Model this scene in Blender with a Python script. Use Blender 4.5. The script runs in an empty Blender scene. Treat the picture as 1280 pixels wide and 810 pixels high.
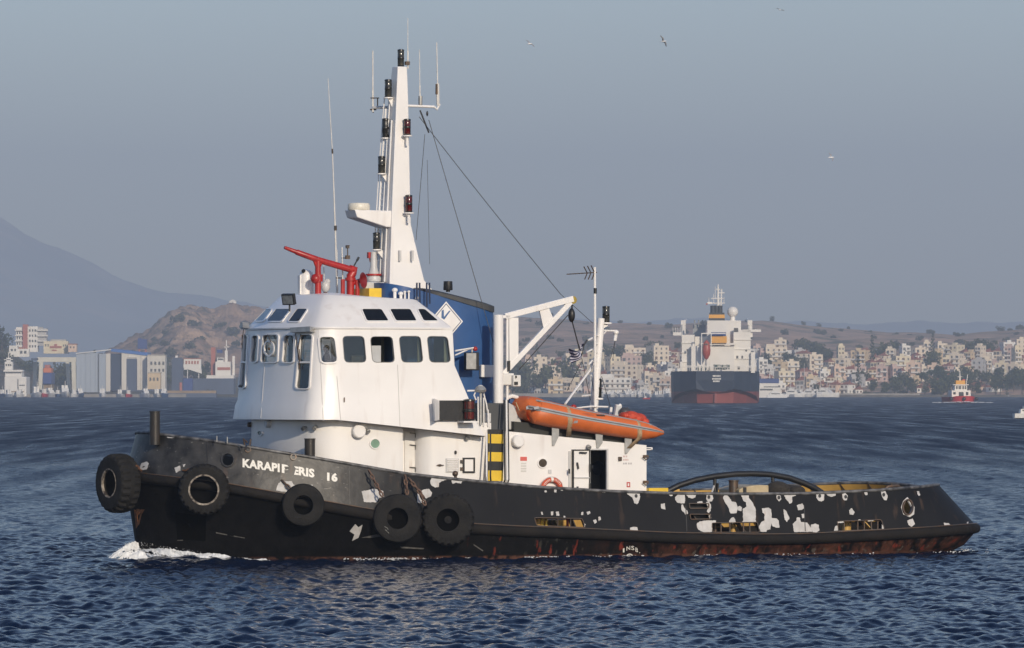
# A harbour tug under way, a cargo ship, a hillside town and a shipyard behind it.
import bpy, bmesh, math, random
import numpy as np
from mathutils import Vector, Matrix

random.seed(7)
RNG = np.random.default_rng(11)
SC = bpy.context.scene
COL = SC.collection
rad = math.radians

# ------------------------------------------------------------------ camera, sky, sun, exposure
CAM_H = 5.4            # metres above the water
FPX = 8360.0           # focal length in photo pixels (1280 wide): a long telephoto
HOR = 485.0            # row of the horizon
cam = bpy.data.cameras.new('camera')
cam.sensor_fit = 'HORIZONTAL'; cam.sensor_width = 36.0
cam.lens = 36.0 * FPX / 1280.0
cam.shift_y = (HOR - 405.0) / 1280.0
cam.clip_start = 1.0; cam.clip_end = 60000.0
cam_o = bpy.data.objects.new('camera', cam); COL.objects.link(cam_o)
cam_o.location = (0, 0, CAM_H); cam_o.rotation_euler = (rad(90), 0, 0)
SC.camera = cam_o

SUN_AZ = rad(21.0)     # the sun stands behind the camera, to its right
SUN_EL = rad(20.0)
to_sun = Vector((math.sin(SUN_AZ) * math.cos(SUN_EL), -math.cos(SUN_AZ) * math.cos(SUN_EL), math.sin(SUN_EL)))
W = bpy.data.worlds.new('World'); SC.world = W; W.use_nodes = True
nt = W.node_tree
bg = nt.nodes['Background']
sky = nt.nodes.new('ShaderNodeTexSky'); sky.sky_type = 'NISHITA'; sky.sun_disc = False
sky.sun_elevation = SUN_EL
sky.sun_rotation = math.atan2(to_sun.x, to_sun.y)
sky.altitude = 0; sky.air_density = 1.0; sky.dust_density = 0.6; sky.ozone_density = 2.4
tint = nt.nodes.new('ShaderNodeMix'); tint.data_type = 'RGBA'; tint.blend_type = 'MULTIPLY'; tint.inputs['Factor'].default_value = 1; tint.inputs['B'].default_value = (.94, .95, 1.06, 1)
nt.links.new(sky.outputs[0], tint.inputs['A']); nt.links.new(tint.outputs['Result'], bg.inputs[0]); bg.inputs[1].default_value = 0.13
sl = bpy.data.lights.new('sun', 'SUN'); sl.energy = 3.75; sl.angle = rad(0.53); sl.color = (1.0, 0.862, 0.675)
so = bpy.data.objects.new('sun', sl); COL.objects.link(so)
so.rotation_euler = to_sun.to_track_quat('Z', 'Y').to_euler()
SC.view_settings.view_transform = 'Standard'; SC.view_settings.look = 'None'
SC.view_settings.exposure = 0.0; SC.view_settings.gamma = 1.0
SC.render.engine = 'CYCLES'
SC.cycles.use_denoising = True
SC.cycles.max_bounces = 8; SC.cycles.volume_bounces = 0
SC.cycles.caustics_reflective = False; SC.cycles.caustics_refractive = False
SC.cycles.sample_clamp_indirect = 6.0

# ------------------------------------------------------------------ tug frame: x aft, y to starboard (away from camera), z up
TA = rad(24.0); TC, TS = math.cos(TA), math.sin(TA)
TX, TY = -12.5, 220.0
def U(px, py, y):
    "point of the tug's plane y = const seen in the photo at (px, py)"
    k = (px - 640) / FPX
    x = (k * (TY + TC * y) - TX + TS * y) / (TC - k * TS)
    Y = TY + TS * x + TC * y
    return Vector((x, y, CAM_H - (py - HOR) * Y / FPX))
def V(px, py, x):
    "same for the plane x = const"
    k = (px - 640) / FPX
    y = (TX + TC * x - k * (TY + TS * x)) / (TS + k * TC)
    Y = TY + TS * x + TC * y
    return Vector((x, y, CAM_H - (py - HOR) * Y / FPX))
def proj(p):
    X = TX + TC * p[0] - TS * p[1]; Y = TY + TS * p[0] + TC * p[1]
    return 640 + FPX * X / Y, HOR - FPX * (p[2] - CAM_H) / Y
def zat(p, py):
    Y = TY + TS * p[0] + TC * p[1]
    return CAM_H - (py - HOR) * Y / FPX
def interp(x, tab):
    return float(np.interp(x, [a for a, b in tab], [b for a, b in tab]))

# ------------------------------------------------------------------ mesh builder
class MB:
    def __init__(s): s.v = []; s.f = []; s.m = []
    def add(s, vs, fs, mi=0):
        b = len(s.v); s.v += [tuple(p) for p in vs]
        for f in fs: s.f.append([i + b for i in f]); s.m.append(mi)
        return s
    def box(s, c, d, R=None, mi=0):
        c = Vector(c); h = Vector(d) / 2
        vs = [Vector((x * h.x, y * h.y, z * h.z)) for x in (-1, 1) for y in (-1, 1) for z in (-1, 1)]
        if R is not None: vs = [R @ p for p in vs]
        return s.add([c + p for p in vs], [(0, 1, 3, 2), (4, 6, 7, 5), (0, 4, 5, 1), (2, 3, 7, 6), (0, 2, 6, 4), (1, 5, 7, 3)], mi)
    def span(s, a, b, mi=0):
        a = Vector(a); b = Vector(b)
        return s.box((a + b) / 2, [abs(q) for q in (b - a)], None, mi)
    def bar(s, p0, p1, w, h, up=(0, 0, 1), mi=0):
        p0 = Vector(p0); p1 = Vector(p1); d = (p1 - p0).normalized(); up = Vector(up)
        if abs(d.dot(up)) > .99: up = Vector((1, 0, 0))
        a = d.cross(up).normalized(); b = a.cross(d)
        q = [a * (sx * w / 2) + b * (sz * h / 2) for sx, sz in ((-1, -1), (1, -1), (1, 1), (-1, 1))]
        return s.add([p0 + t for t in q] + [p1 + t for t in q],
                     [(0, 3, 2, 1), (4, 5, 6, 7)] + [(i, (i + 1) % 4, 4 + (i + 1) % 4, 4 + i) for i in range(4)], mi)
    def tube(s, pts, r, seg=8, mi=0, caps=True):
        pts = [Vector(p) for p in pts]; n = len(pts)
        rs = r if isinstance(r, (list, tuple)) else [r] * n
        t0 = (pts[1] - pts[0]).normalized()
        a = t0.cross(Vector((0, 0, 1)) if abs(t0.z) < .95 else Vector((1, 0, 0))).normalized()
        vs = []
        for i, p in enumerate(pts):
            t = (pts[min(i + 1, n - 1)] - pts[max(i - 1, 0)]).normalized()
            a = (a - t * a.dot(t)).normalized(); b = t.cross(a)
            for k in range(seg):
                w = 2 * math.pi * k / seg
                vs.append(p + (a * math.cos(w) + b * math.sin(w)) * rs[i])
        fs = [(i * seg + k, i * seg + (k + 1) % seg, (i + 1) * seg + (k + 1) % seg, (i + 1) * seg + k) for i in range(n - 1) for k in range(seg)]
        if caps: fs += [tuple(range(seg - 1, -1, -1)), tuple((n - 1) * seg + k for k in range(seg))]
        return s.add(vs, fs, mi)
    def cyl(s, p0, p1, r0, r1=None, seg=12, mi=0):
        return s.tube([p0, p1], [r0, r0 if r1 is None else r1], seg, mi)
    def lathe(s, prof, o, axis=(0, 0, 1), seg=16, mi=0, mis=None):
        o = Vector(o); d = Vector(axis).normalized()
        a = d.cross(Vector((0, 0, 1)) if abs(d.z) < .95 else Vector((1, 0, 0))).normalized(); b = d.cross(a)
        vs = []
        for r, h in prof:
            for k in range(seg):
                w = 2 * math.pi * k / seg
                vs.append(o + d * h + (a * math.cos(w) + b * math.sin(w)) * max(r, 1e-4))
        for i in range(len(prof) - 1):
            fs = [(k, (k + 1) % seg, seg + (k + 1) % seg, seg + k) for k in range(seg)]
            s.add(vs[i * seg:(i + 2) * seg], fs, mis[i] if mis else mi)
        return s
    def prism(s, pts, vec, mi=0):
        pts = [Vector(p) for p in pts]; vec = Vector(vec); n = len(pts)
        return s.add(pts + [p + vec for p in pts], [tuple(range(n - 1, -1, -1)), tuple(range(n, 2 * n))] +
                     [(i, (i + 1) % n, n + (i + 1) % n, n + i) for i in range(n)], mi)
    def loft(s, rings, closed=True, cap0=False, cap1=False, mi=0):
        n = len(rings[0]); vs = [p for r in rings for p in r]; m = n if closed else n - 1
        fs = [(i * n + k, i * n + (k + 1) % n, (i + 1) * n + (k + 1) % n, (i + 1) * n + k) for i in range(len(rings) - 1) for k in range(m)]
        if cap0: fs.append(tuple(range(n - 1, -1, -1)))
        if cap1: fs.append(tuple((len(rings) - 1) * n + k for k in range(n)))
        return s.add(vs, fs, mi)
    def ell(s, c, r, seg=12, rings=8, mi=0, R=None):
        c = Vector(c); vs = []
        for i in range(rings + 1):
            t = math.pi * i / rings
            for k in range(seg):
                w = 2 * math.pi * k / seg
                q = Vector((max(math.sin(t), 1e-3) * math.cos(w) * r[0], max(math.sin(t), 1e-3) * math.sin(w) * r[1], math.cos(t) * r[2]))
                vs.append(c + (R @ q if R is not None else q))
        return s.add(vs, [(i * seg + k, i * seg + (k + 1) % seg, (i + 1) * seg + (k + 1) % seg, (i + 1) * seg + k) for i in range(rings) for k in range(seg)], mi)
    def mesh(s, name, mats, smooth=None, merge=True, recalc=True):
        me = bpy.data.meshes.new(name)
        me.from_pydata(s.v, [], s.f)
        if not isinstance(mats, (list, tuple)): mats = [mats]
        for m in mats: me.materials.append(m)
        if len(mats) > 1: me.polygons.foreach_set('material_index', s.m)
        if merge or recalc:
            bm = bmesh.new(); bm.from_mesh(me)
            if merge: bmesh.ops.remove_doubles(bm, verts=bm.verts, dist=1e-5)
            if recalc: bmesh.ops.recalc_face_normals(bm, faces=bm.faces)
            bm.to_mesh(me); bm.free()
        if smooth is not None:
            me.shade_smooth(); me.set_sharp_from_angle(angle=rad(smooth))
        return me
    def build(s, name, mats, parent=None, smooth=40, bevel=None, label=None, kind=None, **kw):
        o = bpy.data.objects.new(name, s.mesh(name, mats, smooth, **kw)); COL.objects.link(o)
        if parent is not None: o.parent = parent
        if label: o['label'] = label
        if kind: o['kind'] = kind
        if bevel:
            b = o.modifiers.new('bevel', 'BEVEL'); b.width = bevel; b.segments = 2; b.limit_method = 'ANGLE'; b.angle_limit = rad(40)
        return o

def thing(name, label, cat, loc=(0, 0, 0), rz=0.0, group=None):
    o = bpy.data.objects.new(name, None); COL.objects.link(o)
    o.location = loc; o.rotation_euler = (0, 0, rz); o.empty_display_size = .3
    o['label'] = label; o['category'] = cat
    if group: o['group'] = group
    return o
def tag(o, label, cat, group=None):
    o['label'] = label; o['category'] = cat
    if group: o['group'] = group
    return o
def dup(o, parent=None, **kw):
    c = o.copy(); COL.objects.link(c)
    if parent is not None: c.parent = parent
    for ch in list(o.children): dup(ch, c)
    for k, v in kw.items(): c[k] = v
    return c
def on_tug(name, label, cat, loc=(0, 0, 0), group=None):
    "a thing of its own that rides on the tug: same frame as the tug, origin at loc"
    l = Vector(loc)
    o = thing(name, label, cat, (TX + TC * l.x - TS * l.y, TY + TS * l.x + TC * l.y, l.z), TA, group)
    return o

# ------------------------------------------------------------------ materials
def mat(name, col, rough=.5, metal=0.0, var=.1, scale=2.0, bump=0.0, bscale=None, col2=None, dirt=0.0, spec=.5, streak=False):
    m = bpy.data.materials.new(name); m.use_nodes = True
    n = m.node_tree.nodes; L = m.node_tree.links; p = n['Principled BSDF']
    p.inputs['Roughness'].default_value = rough; p.inputs['Metallic'].default_value = metal
    p.inputs['Specular IOR Level'].default_value = spec
    tc = n.new('ShaderNodeTexCoord'); src = tc.outputs['Object']
    if streak:
        mp = n.new('ShaderNodeMapping'); mp.inputs['Scale'].default_value = (1, 1, .12); L.new(src, mp.inputs[0]); src = mp.outputs[0]
    no = n.new('ShaderNodeTexNoise'); no.inputs['Scale'].default_value = scale; no.inputs['Detail'].default_value = 5
    L.new(src, no.inputs['Vector'])
    cr = n.new('ShaderNodeValToRGB'); cr.color_ramp.elements[0].position = .35; cr.color_ramp.elements[1].position = .68
    c2 = col2 or tuple(c * (1 - var) for c in col)
    cr.color_ramp.elements[0].color = (*c2, 1); cr.color_ramp.elements[1].color = (*col, 1)
    L.new(no.outputs['Fac'], cr.inputs['Fac']); out = cr.outputs['Color']
    if dirt:
        d = n.new('ShaderNodeTexNoise'); d.inputs['Scale'].default_value = scale * 3.1; d.inputs['Detail'].default_value = 8
        mp = n.new('ShaderNodeMapping'); mp.inputs['Scale'].default_value = (1, 1, .15); L.new(tc.outputs['Object'], mp.inputs[0]); L.new(mp.outputs[0], d.inputs['Vector'])
        r2 = n.new('ShaderNodeValToRGB'); r2.color_ramp.elements[0].position = .58; r2.color_ramp.elements[1].position = .75
        r2.color_ramp.elements[1].color = (dirt, dirt, dirt, 1); r2.color_ramp.elements[0].color = (0, 0, 0, 1)
        L.new(d.outputs['Fac'], r2.inputs['Fac'])
        mx = n.new('ShaderNodeMix'); mx.data_type = 'RGBA'; L.new(r2.outputs['Color'], mx.inputs['Factor'])
        L.new(out, mx.inputs['A']); mx.inputs['B'].default_value = (.26, .14, .07, 1); out = mx.outputs['Result']
    L.new(out, p.inputs['Base Color'])
    if bump:
        bn = n.new('ShaderNodeTexNoise'); bn.inputs['Scale'].default_value = bscale or scale * 4; bn.inputs['Detail'].default_value = 4
        L.new(tc.outputs['Object'], bn.inputs['Vector'])
        bp = n.new('ShaderNodeBump'); bp.inputs['Strength'].default_value = bump; bp.inputs['Distance'].default_value = .05
        L.new(bn.outputs['Fac'], bp.inputs['Height']); L.new(bp.outputs['Normal'], p.inputs['Normal'])
    return m

white = mat('white_paint', (.80, .78, .76), .32, var=.06, scale=.9, bump=.10, bscale=1.2, dirt=.16)
white_old = mat('white_worn_paint', (.74, .72, .69), .45, var=.12, scale=2, bump=.08, bscale=3, dirt=.30)
grey_white = mat('grey_white_paint', (.55, .55, .55), .4, var=.15)
primer = mat('grey_primer', (.55, .54, .53), .65, var=.22, scale=3.5, dirt=.35, bump=.1)
black = mat('black_paint', (.014, .014, .015), .45, var=.3, scale=3, bump=.15)
black_metal = mat('black_metal', (.02, .02, .02), .38, var=.4, scale=5)
lantern_black = mat('lantern_black', (.022, .022, .02), .3, var=.4, scale=8)
lens_dark = mat('lantern_lens', (.05, .05, .045), .12, var=.3, scale=8)
lens_red = mat('red_lens', (.10, .008, .008), .15, var=.4, scale=8)
red = mat('red_paint', (.42, .022, .02), .38, var=.3, scale=4, dirt=.15)
yellow = mat('yellow_paint', (.75, .50, .03), .45, var=.12, scale=4)
ochre = mat('ochre_paint', (.60, .37, .10), .5, var=.3, scale=1.5, dirt=.5)
blue = mat('funnel_blue_paint', (.024, .088, .25), .38, var=.18, scale=1.2, bump=.05, dirt=.06)
funnel_grey = mat('funnel_cap_grey', (.055, .057, .06), .6, var=.3, scale=3)
rubber = mat('tyre_rubber', (.0105, .0105, .011), .85, col2=(.020, .019, .018), scale=2.6, bump=.35, bscale=16, spec=.2)
rubber2 = mat('rail_rubber', (.009, .009, .0095), .8, var=.5, scale=1.6, bump=.5, bscale=5, col2=(.016, .0135, .012), spec=.18)
rust = mat('rust', (.16, .07, .03), .8, var=.6, scale=6, bump=.3)
rust_pale = mat('rusty_bead', (.42, .37, .31), .85, var=.6, scale=7, bump=.5, col2=(.03, .022, .018))
steel = mat('galvanised_steel', (.42, .42, .41), .42, .5, var=.25, scale=6)
steel_dk = mat('dark_steel', (.07, .065, .06), .45, .4, var=.4, scale=5, col2=(.12, .07, .04))
orange = mat('orange_rubber', (.62, .145, .035), .5, var=.15, scale=3, bump=.06)
grey_band = mat('grey_rubber', (.33, .34, .35), .6, var=.15, scale=4)
strap_m = mat('webbing', (.50, .36, .22), .85, var=.25, scale=9)
deck_m = mat('deck_paint', (.10, .075, .055), .8, var=.5, scale=1.2, dirt=.4)
inner_m = mat('cabin_lining', (.16, .155, .145), .7, var=.1)
floor_m = mat('cabin_floor', (.05, .045, .04), .8)
dark_glass = mat('tinted_glass', (.008, .010, .014), .12, var=.2, spec=.22)
wire_m = mat('wire', (.045, .045, .048), .6)
seal_m = mat('rubber_seal', (.16, .165, .17), .6)
letter_white = mat('white_lettering', (.78, .76, .70), .5, var=.15, scale=20)
letter_dark = mat('dark_lettering', (.05, .05, .07), .6)
letter_red = mat('red_lettering', (.45, .05, .05), .6)

def glass(name, tint, refl=.10):
    m = bpy.data.materials.new(name); m.use_nodes = True
    n = m.node_tree.nodes; L = m.node_tree.links; n.remove(n['Principled BSDF'])
    t = n.new('ShaderNodeBsdfTransparent'); t.inputs[0].default_value = (*tint, 1)
    g = n.new('ShaderNodeBsdfGlossy'); g.inputs['Roughness'].default_value = .03; g.inputs[0].default_value = (.9, .95, 1, 1)
    f = n.new('ShaderNodeFresnel'); f.inputs[0].default_value = 1.5
    a = n.new('ShaderNodeMath'); a.operation = 'ADD'; a.use_clamp = True; a.inputs[1].default_value = refl; L.new(f.outputs[0], a.inputs[0])
    mx = n.new('ShaderNodeMixShader'); L.new(a.outputs[0], mx.inputs[0]); L.new(t.outputs[0], mx.inputs[1]); L.new(g.outputs[0], mx.inputs[2])
    L.new(mx.outputs[0], n['Material Output'].inputs['Surface'])
    return m
pane_m = glass('window_glass', (.50, .58, .56), .03)

# ------------------------------------------------------------------ surfaces one can put things on by where they are seen
class Surf:
    "a surface P(t, k); at(px, py) finds its point seen in the photo at (px, py)"
    def __init__(s, P, tr, kr=(0, 1)):
        s.P = P; s.g = []
        for i in range(61):
            for j in range(7):
                t = tr[0] + (tr[1] - tr[0]) * i / 60; k = kr[0] + (kr[1] - kr[0]) * j / 6
                s.g.append((t, k, *proj(P(t, k))))
        s.g = np.array(s.g)
    def tk(s, px, py):
        d = (s.g[:, 2] - px) ** 2 + (s.g[:, 3] - py) ** 2
        t, k = s.g[int(np.argmin(d)), :2]; e = 1e-4
        for _ in range(12):
            a = proj(s.P(t, k)); b = proj(s.P(t + e, k)); c = proj(s.P(t, k + e))
            J = np.array([[(b[0] - a[0]) / e, (c[0] - a[0]) / e], [(b[1] - a[1]) / e, (c[1] - a[1]) / e]])
            try: d = np.linalg.solve(J, [px - a[0], py - a[1]])
            except np.linalg.LinAlgError: break
            t += float(np.clip(d[0], -.05, .05)); k += float(np.clip(d[1], -.4, .4))
        return t, k
    def at(s, px, py):
        t, k = s.tk(px, py); e = 2e-3
        p = Vector(s.P(t, k)); a = Vector(s.P(t + e, k)) - Vector(s.P(t - e, k)); b = Vector(s.P(t, k + e)) - Vector(s.P(t, k - e))
        n = a.cross(b)
        n = n.normalized() if n.length > 0 else Vector((0, -1, 0))
        if n.x * -TS + n.y * -TC < 0: n = -n          # towards the viewer's side
        return p, n

def round_poly(pts, r, seg=4):
    out = []; n = len(pts)
    for i in range(n):
        p = Vector((*pts[i], 0)); a = Vector((*pts[i - 1], 0)) - p; b = Vector((*pts[(i + 1) % n], 0)) - p
        rr = min(r, a.length * .48, b.length * .48); a = a.normalized() * rr; b = b.normalized() * rr
        for k in range(seg + 1):
            t = k / seg; q = p + a * (1 - t) ** 2 + b * t ** 2
            out.append((q.x, q.y))
    return out
def grow(pts, d):
    "offset of a closed 2D outline by d pixels"
    n = len(pts); ar = sum(pts[i][0] * pts[(i + 1) % n][1] - pts[(i + 1) % n][0] * pts[i][1] for i in range(n)); sg = 1 if ar > 0 else -1
    out = []
    for i in range(n):
        a = np.array(pts[i - 1], float); b = np.array(pts[i], float); c = np.array(pts[(i + 1) % n], float)
        u = b - a; w = c - b
        nu = np.array([u[1], -u[0]]) / (np.linalg.norm(u) + 1e-9); nw = np.array([w[1], -w[0]]) / (np.linalg.norm(w) + 1e-9)
        m = nu + nw; m = m / max(.3, float(m @ m)) * 2 if False else m / (np.linalg.norm(m) + 1e-9)
        out.append(tuple(b + sg * d * m))
    return out
def circ(cx, cy, rx, ry, n=16):
    return [(cx + rx * math.cos(2 * math.pi * i / n), cy + ry * math.sin(2 * math.pi * i / n)) for i in range(n)]
def plane_y(y):
    class Q:
        def at(s, px, py): return U(px, py, y), Vector((0, -1, 0))
    return Q()
def plane_x(x):
    class Q:
        def at(s, px, py): return V(px, py, x), Vector((-1, 0, 0))
    return Q()
def plate(surf, pts, off=.006, thick=None, mb=None, mi=0):
    "a thin plate lying on a surface, outline in photo pixels"
    mb = mb or MB(); P = [surf.at(*p) for p in pts]
    top = [p + n * (off if thick is None else thick) for p, n in P]; n = len(P)
    low = [p - n_ * .004 for p, n_ in P]
    return mb.add(top + low, [tuple(range(n))] + [(i, (i + 1) % n, n + (i + 1) % n, n + i) for i in range(n)], mi)
def ring(surf, outer, inner, h, mb=None, mi=0, depth=.02):
    mb = mb or MB(); n = len(outer)
    A = [surf.at(*p) for p in outer]; B = [surf.at(*p) for p in inner]
    vs = [p - q * depth for p, q in A] + [p + q * h for p, q in A] + [p + q * h for p, q in B] + [p - q * .05 for p, q in B]
    fs = []
    for i in range(n):
        j = (i + 1) % n
        fs += [(i, j, n + j, n + i), (n + i, n + j, 2 * n + j, 2 * n + i), (2 * n + i, 2 * n + j, 3 * n + j, 3 * n + i)]
    return mb.add(vs, fs, mi)
def cutter(surf, pts, mb, d=.35):
    P = [surf.at(*p) for p in pts]; n = len(P)
    mb.add([p + q * d for p, q in P] + [p - q * d for p, q in P],
           [tuple(range(n)), tuple(range(2 * n - 1, n - 1, -1))] + [(i, (i + 1) % n, n + (i + 1) % n, n + i) for i in range(n)])
def shell(mb, name, mats, parent, thick, cut=None, inner=1, smooth=35, offset=-1, selfx=False):
    "build a shell of some thickness with holes cut through it; modifiers are applied"
    o = mb.build(name, mats, None, smooth=None)
    so_ = o.modifiers.new('s', 'SOLIDIFY'); so_.thickness = thick; so_.offset = offset; so_.material_offset = inner; so_.material_offset_rim = 0
    c = None
    if cut is not None:
        c = cut.build('cut', mats, None, smooth=None, merge=False)
        b = o.modifiers.new('b', 'BOOLEAN'); b.operation = 'DIFFERENCE'; b.object = c; b.solver = 'EXACT'; b.use_self = selfx
    dg = bpy.context.evaluated_depsgraph_get()
    me = bpy.data.meshes.new_from_object(o.evaluated_get(dg)); me.name = name
    o.modifiers.clear(); o.data = me
    if c is not None: bpy.data.objects.remove(c)
    me.shade_smooth(); me.set_sharp_from_angle(angle=rad(smooth))
    o.parent = parent
    return o
def text_on(surf, s, x0, y0, x1, y1, h, m, name, parent, bold=.02, font_gap=1.0, off=.008, drop=None):
    "lettering with its base line from (x0,y0) to (x1,y1) in photo pixels, letters h pixels high, on a surface"
    cu = bpy.data.curves.new('t', 'FONT'); cu.body = s; cu.size = 1; cu.offset = bold; cu.space_character = font_gap; cu.resolution_u = 3
    o = bpy.data.objects.new('t', cu); COL.objects.link(o)
    dg = bpy.context.evaluated_depsgraph_get(); me = bpy.data.meshes.new_from_object(o.evaluated_get(dg))
    bpy.data.objects.remove(o)
    me.name = name; xs = [v.co.x for v in me.vertices]; a, b = min(xs), max(xs); hi = max(v.co.y for v in me.vertices)
    if drop:
        bm = bmesh.new(); bm.from_mesh(me)
        bmesh.ops.delete(bm, geom=[f for f in bm.faces if drop(*((f.calc_center_median().x - a) / (b - a), f.calc_center_median().y / hi))], context='FACES')
        bm.to_mesh(me); bm.free()
    for v in me.vertices:
        u = (v.co.x - a) / (b - a); px = x0 + (x1 - x0) * u; py = y0 + (y1 - y0) * u - v.co.y / hi * h
        p, n = surf.at(px, py); v.co = p + n * off
    me.materials.clear(); me.materials.append(m)
    o = bpy.data.objects.new(name, me); COL.objects.link(o); o.parent = parent
    return o
# ------------------------------------------------------------------ the tug: hull
tug = on_tug('tugboat', 'black hulled harbour tug with white wheelhouse, blue funnel and scraped bulwarks', 'tugboat')

def plan(t, x0, x1, B, Lb, Ls, pb, ps):
    if t < .4:
        w = t / .4 * math.pi / 2
        return x0 + Lb * (1 - max(math.cos(w), 0) ** (2 / pb)), -B * max(math.sin(w), 0) ** (2 / pb)
    if t < .8:
        return x0 + Lb + (x1 - Ls - x0 - Lb) * (t - .4) / .4, -B
    w = (1 - t) / .2 * math.pi / 2
    return x1 - Ls * (1 - max(math.cos(w), 0) ** (2 / ps)), -B * max(math.sin(w), 0) ** (2 / ps)
RAIL = (-.02, 30.45, 4.5, 8.5, 4.5, 2.15, 2.4)
GUN = (.34, 29.15, 4.22, 8.0, 4.4, 2.1, 2.4)
WL = (.22, 30.2, 4.36, 10.5, 5.0, 1.75, 2.3)
BOT = (1.3, 27.2, 3.7, 12.0, 6.0, 1.6, 2.0)
GUN_T = [(150, 541), (168, 540.5), (187, 540.5), (205, 543.5), (260, 550.5), (330, 562), (400, 573.5), (455, 583), (510, 592.5), (560, 598), (604, 602.5), (675, 609), (760, 614), (835, 616.5), (920, 617.5), (1000, 617), (1050, 615), (1100, 612.5), (1150, 608.5), (1170, 606), (1200, 604)]
RTOP_T = [(140, 588), (174, 590.5), (220, 596), (284, 604), (340, 614), (400, 625), (450, 634), (520, 645), (592, 654.5), (650, 657.5), (720, 660), (840, 665.5), (940, 667.5), (1000, 667), (1100, 662), (1160, 658.5), (1226, 653.5)]
RBOT_T = [(140, 602), (174, 603.5), (220, 608), (284, 616.5), (340, 627), (400, 639), (450, 648), (520, 659), (592, 668), (650, 671), (720, 673.5), (840, 679), (940, 681), (1000, 680.5), (1100, 676), (1160, 672), (1226, 666)]
def _z(par, tab):
    ts = np.linspace(0, 1, 121); zs = []
    for t in ts:
        x, y = plan(t, *par); px = proj((x, y, 0))[0]
        zs.append(zat((x, y), interp(px, tab)))
    # beyond the silhouettes keep the last seen height
    return ts, np.array(zs)
_g = _z(GUN, GUN_T); _a = _z(RAIL, RTOP_T); _b = _z(RAIL, RBOT_T)
zg = lambda t: float(np.interp(t, *_g)); za = lambda t: float(np.interp(t, *_a)); zb = lambda t: float(np.interp(t, *_b))
def gunp(t): return Vector((*plan(t, *GUN), zg(t)))
def railp(t): return Vector((*plan(t, *RAIL), za(t)))
def bulwark_p(t, k):
    t = min(max(t, 0), 1)
    return railp(t).lerp(gunp(t), k)
def lower_p(t, k):
    "k = 1 at the underside of the rubbing rail, 0 at the water, -1 at the bilge"
    t = min(max(t, 0), 1)
    r = Vector((*plan(t, *RAIL), zb(t))); w = Vector((*plan(t, *WL), 0.0))
    if k >= 0: return w.lerp(r, k ** .9)
    return w.lerp(Vector((*plan(t, *BOT), -1.5)), -k)
BW = Surf(bulwark_p, (0, .97), (-.1, 1.05))
LW = Surf(lower_p, (0, .97), (0, 1))

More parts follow.
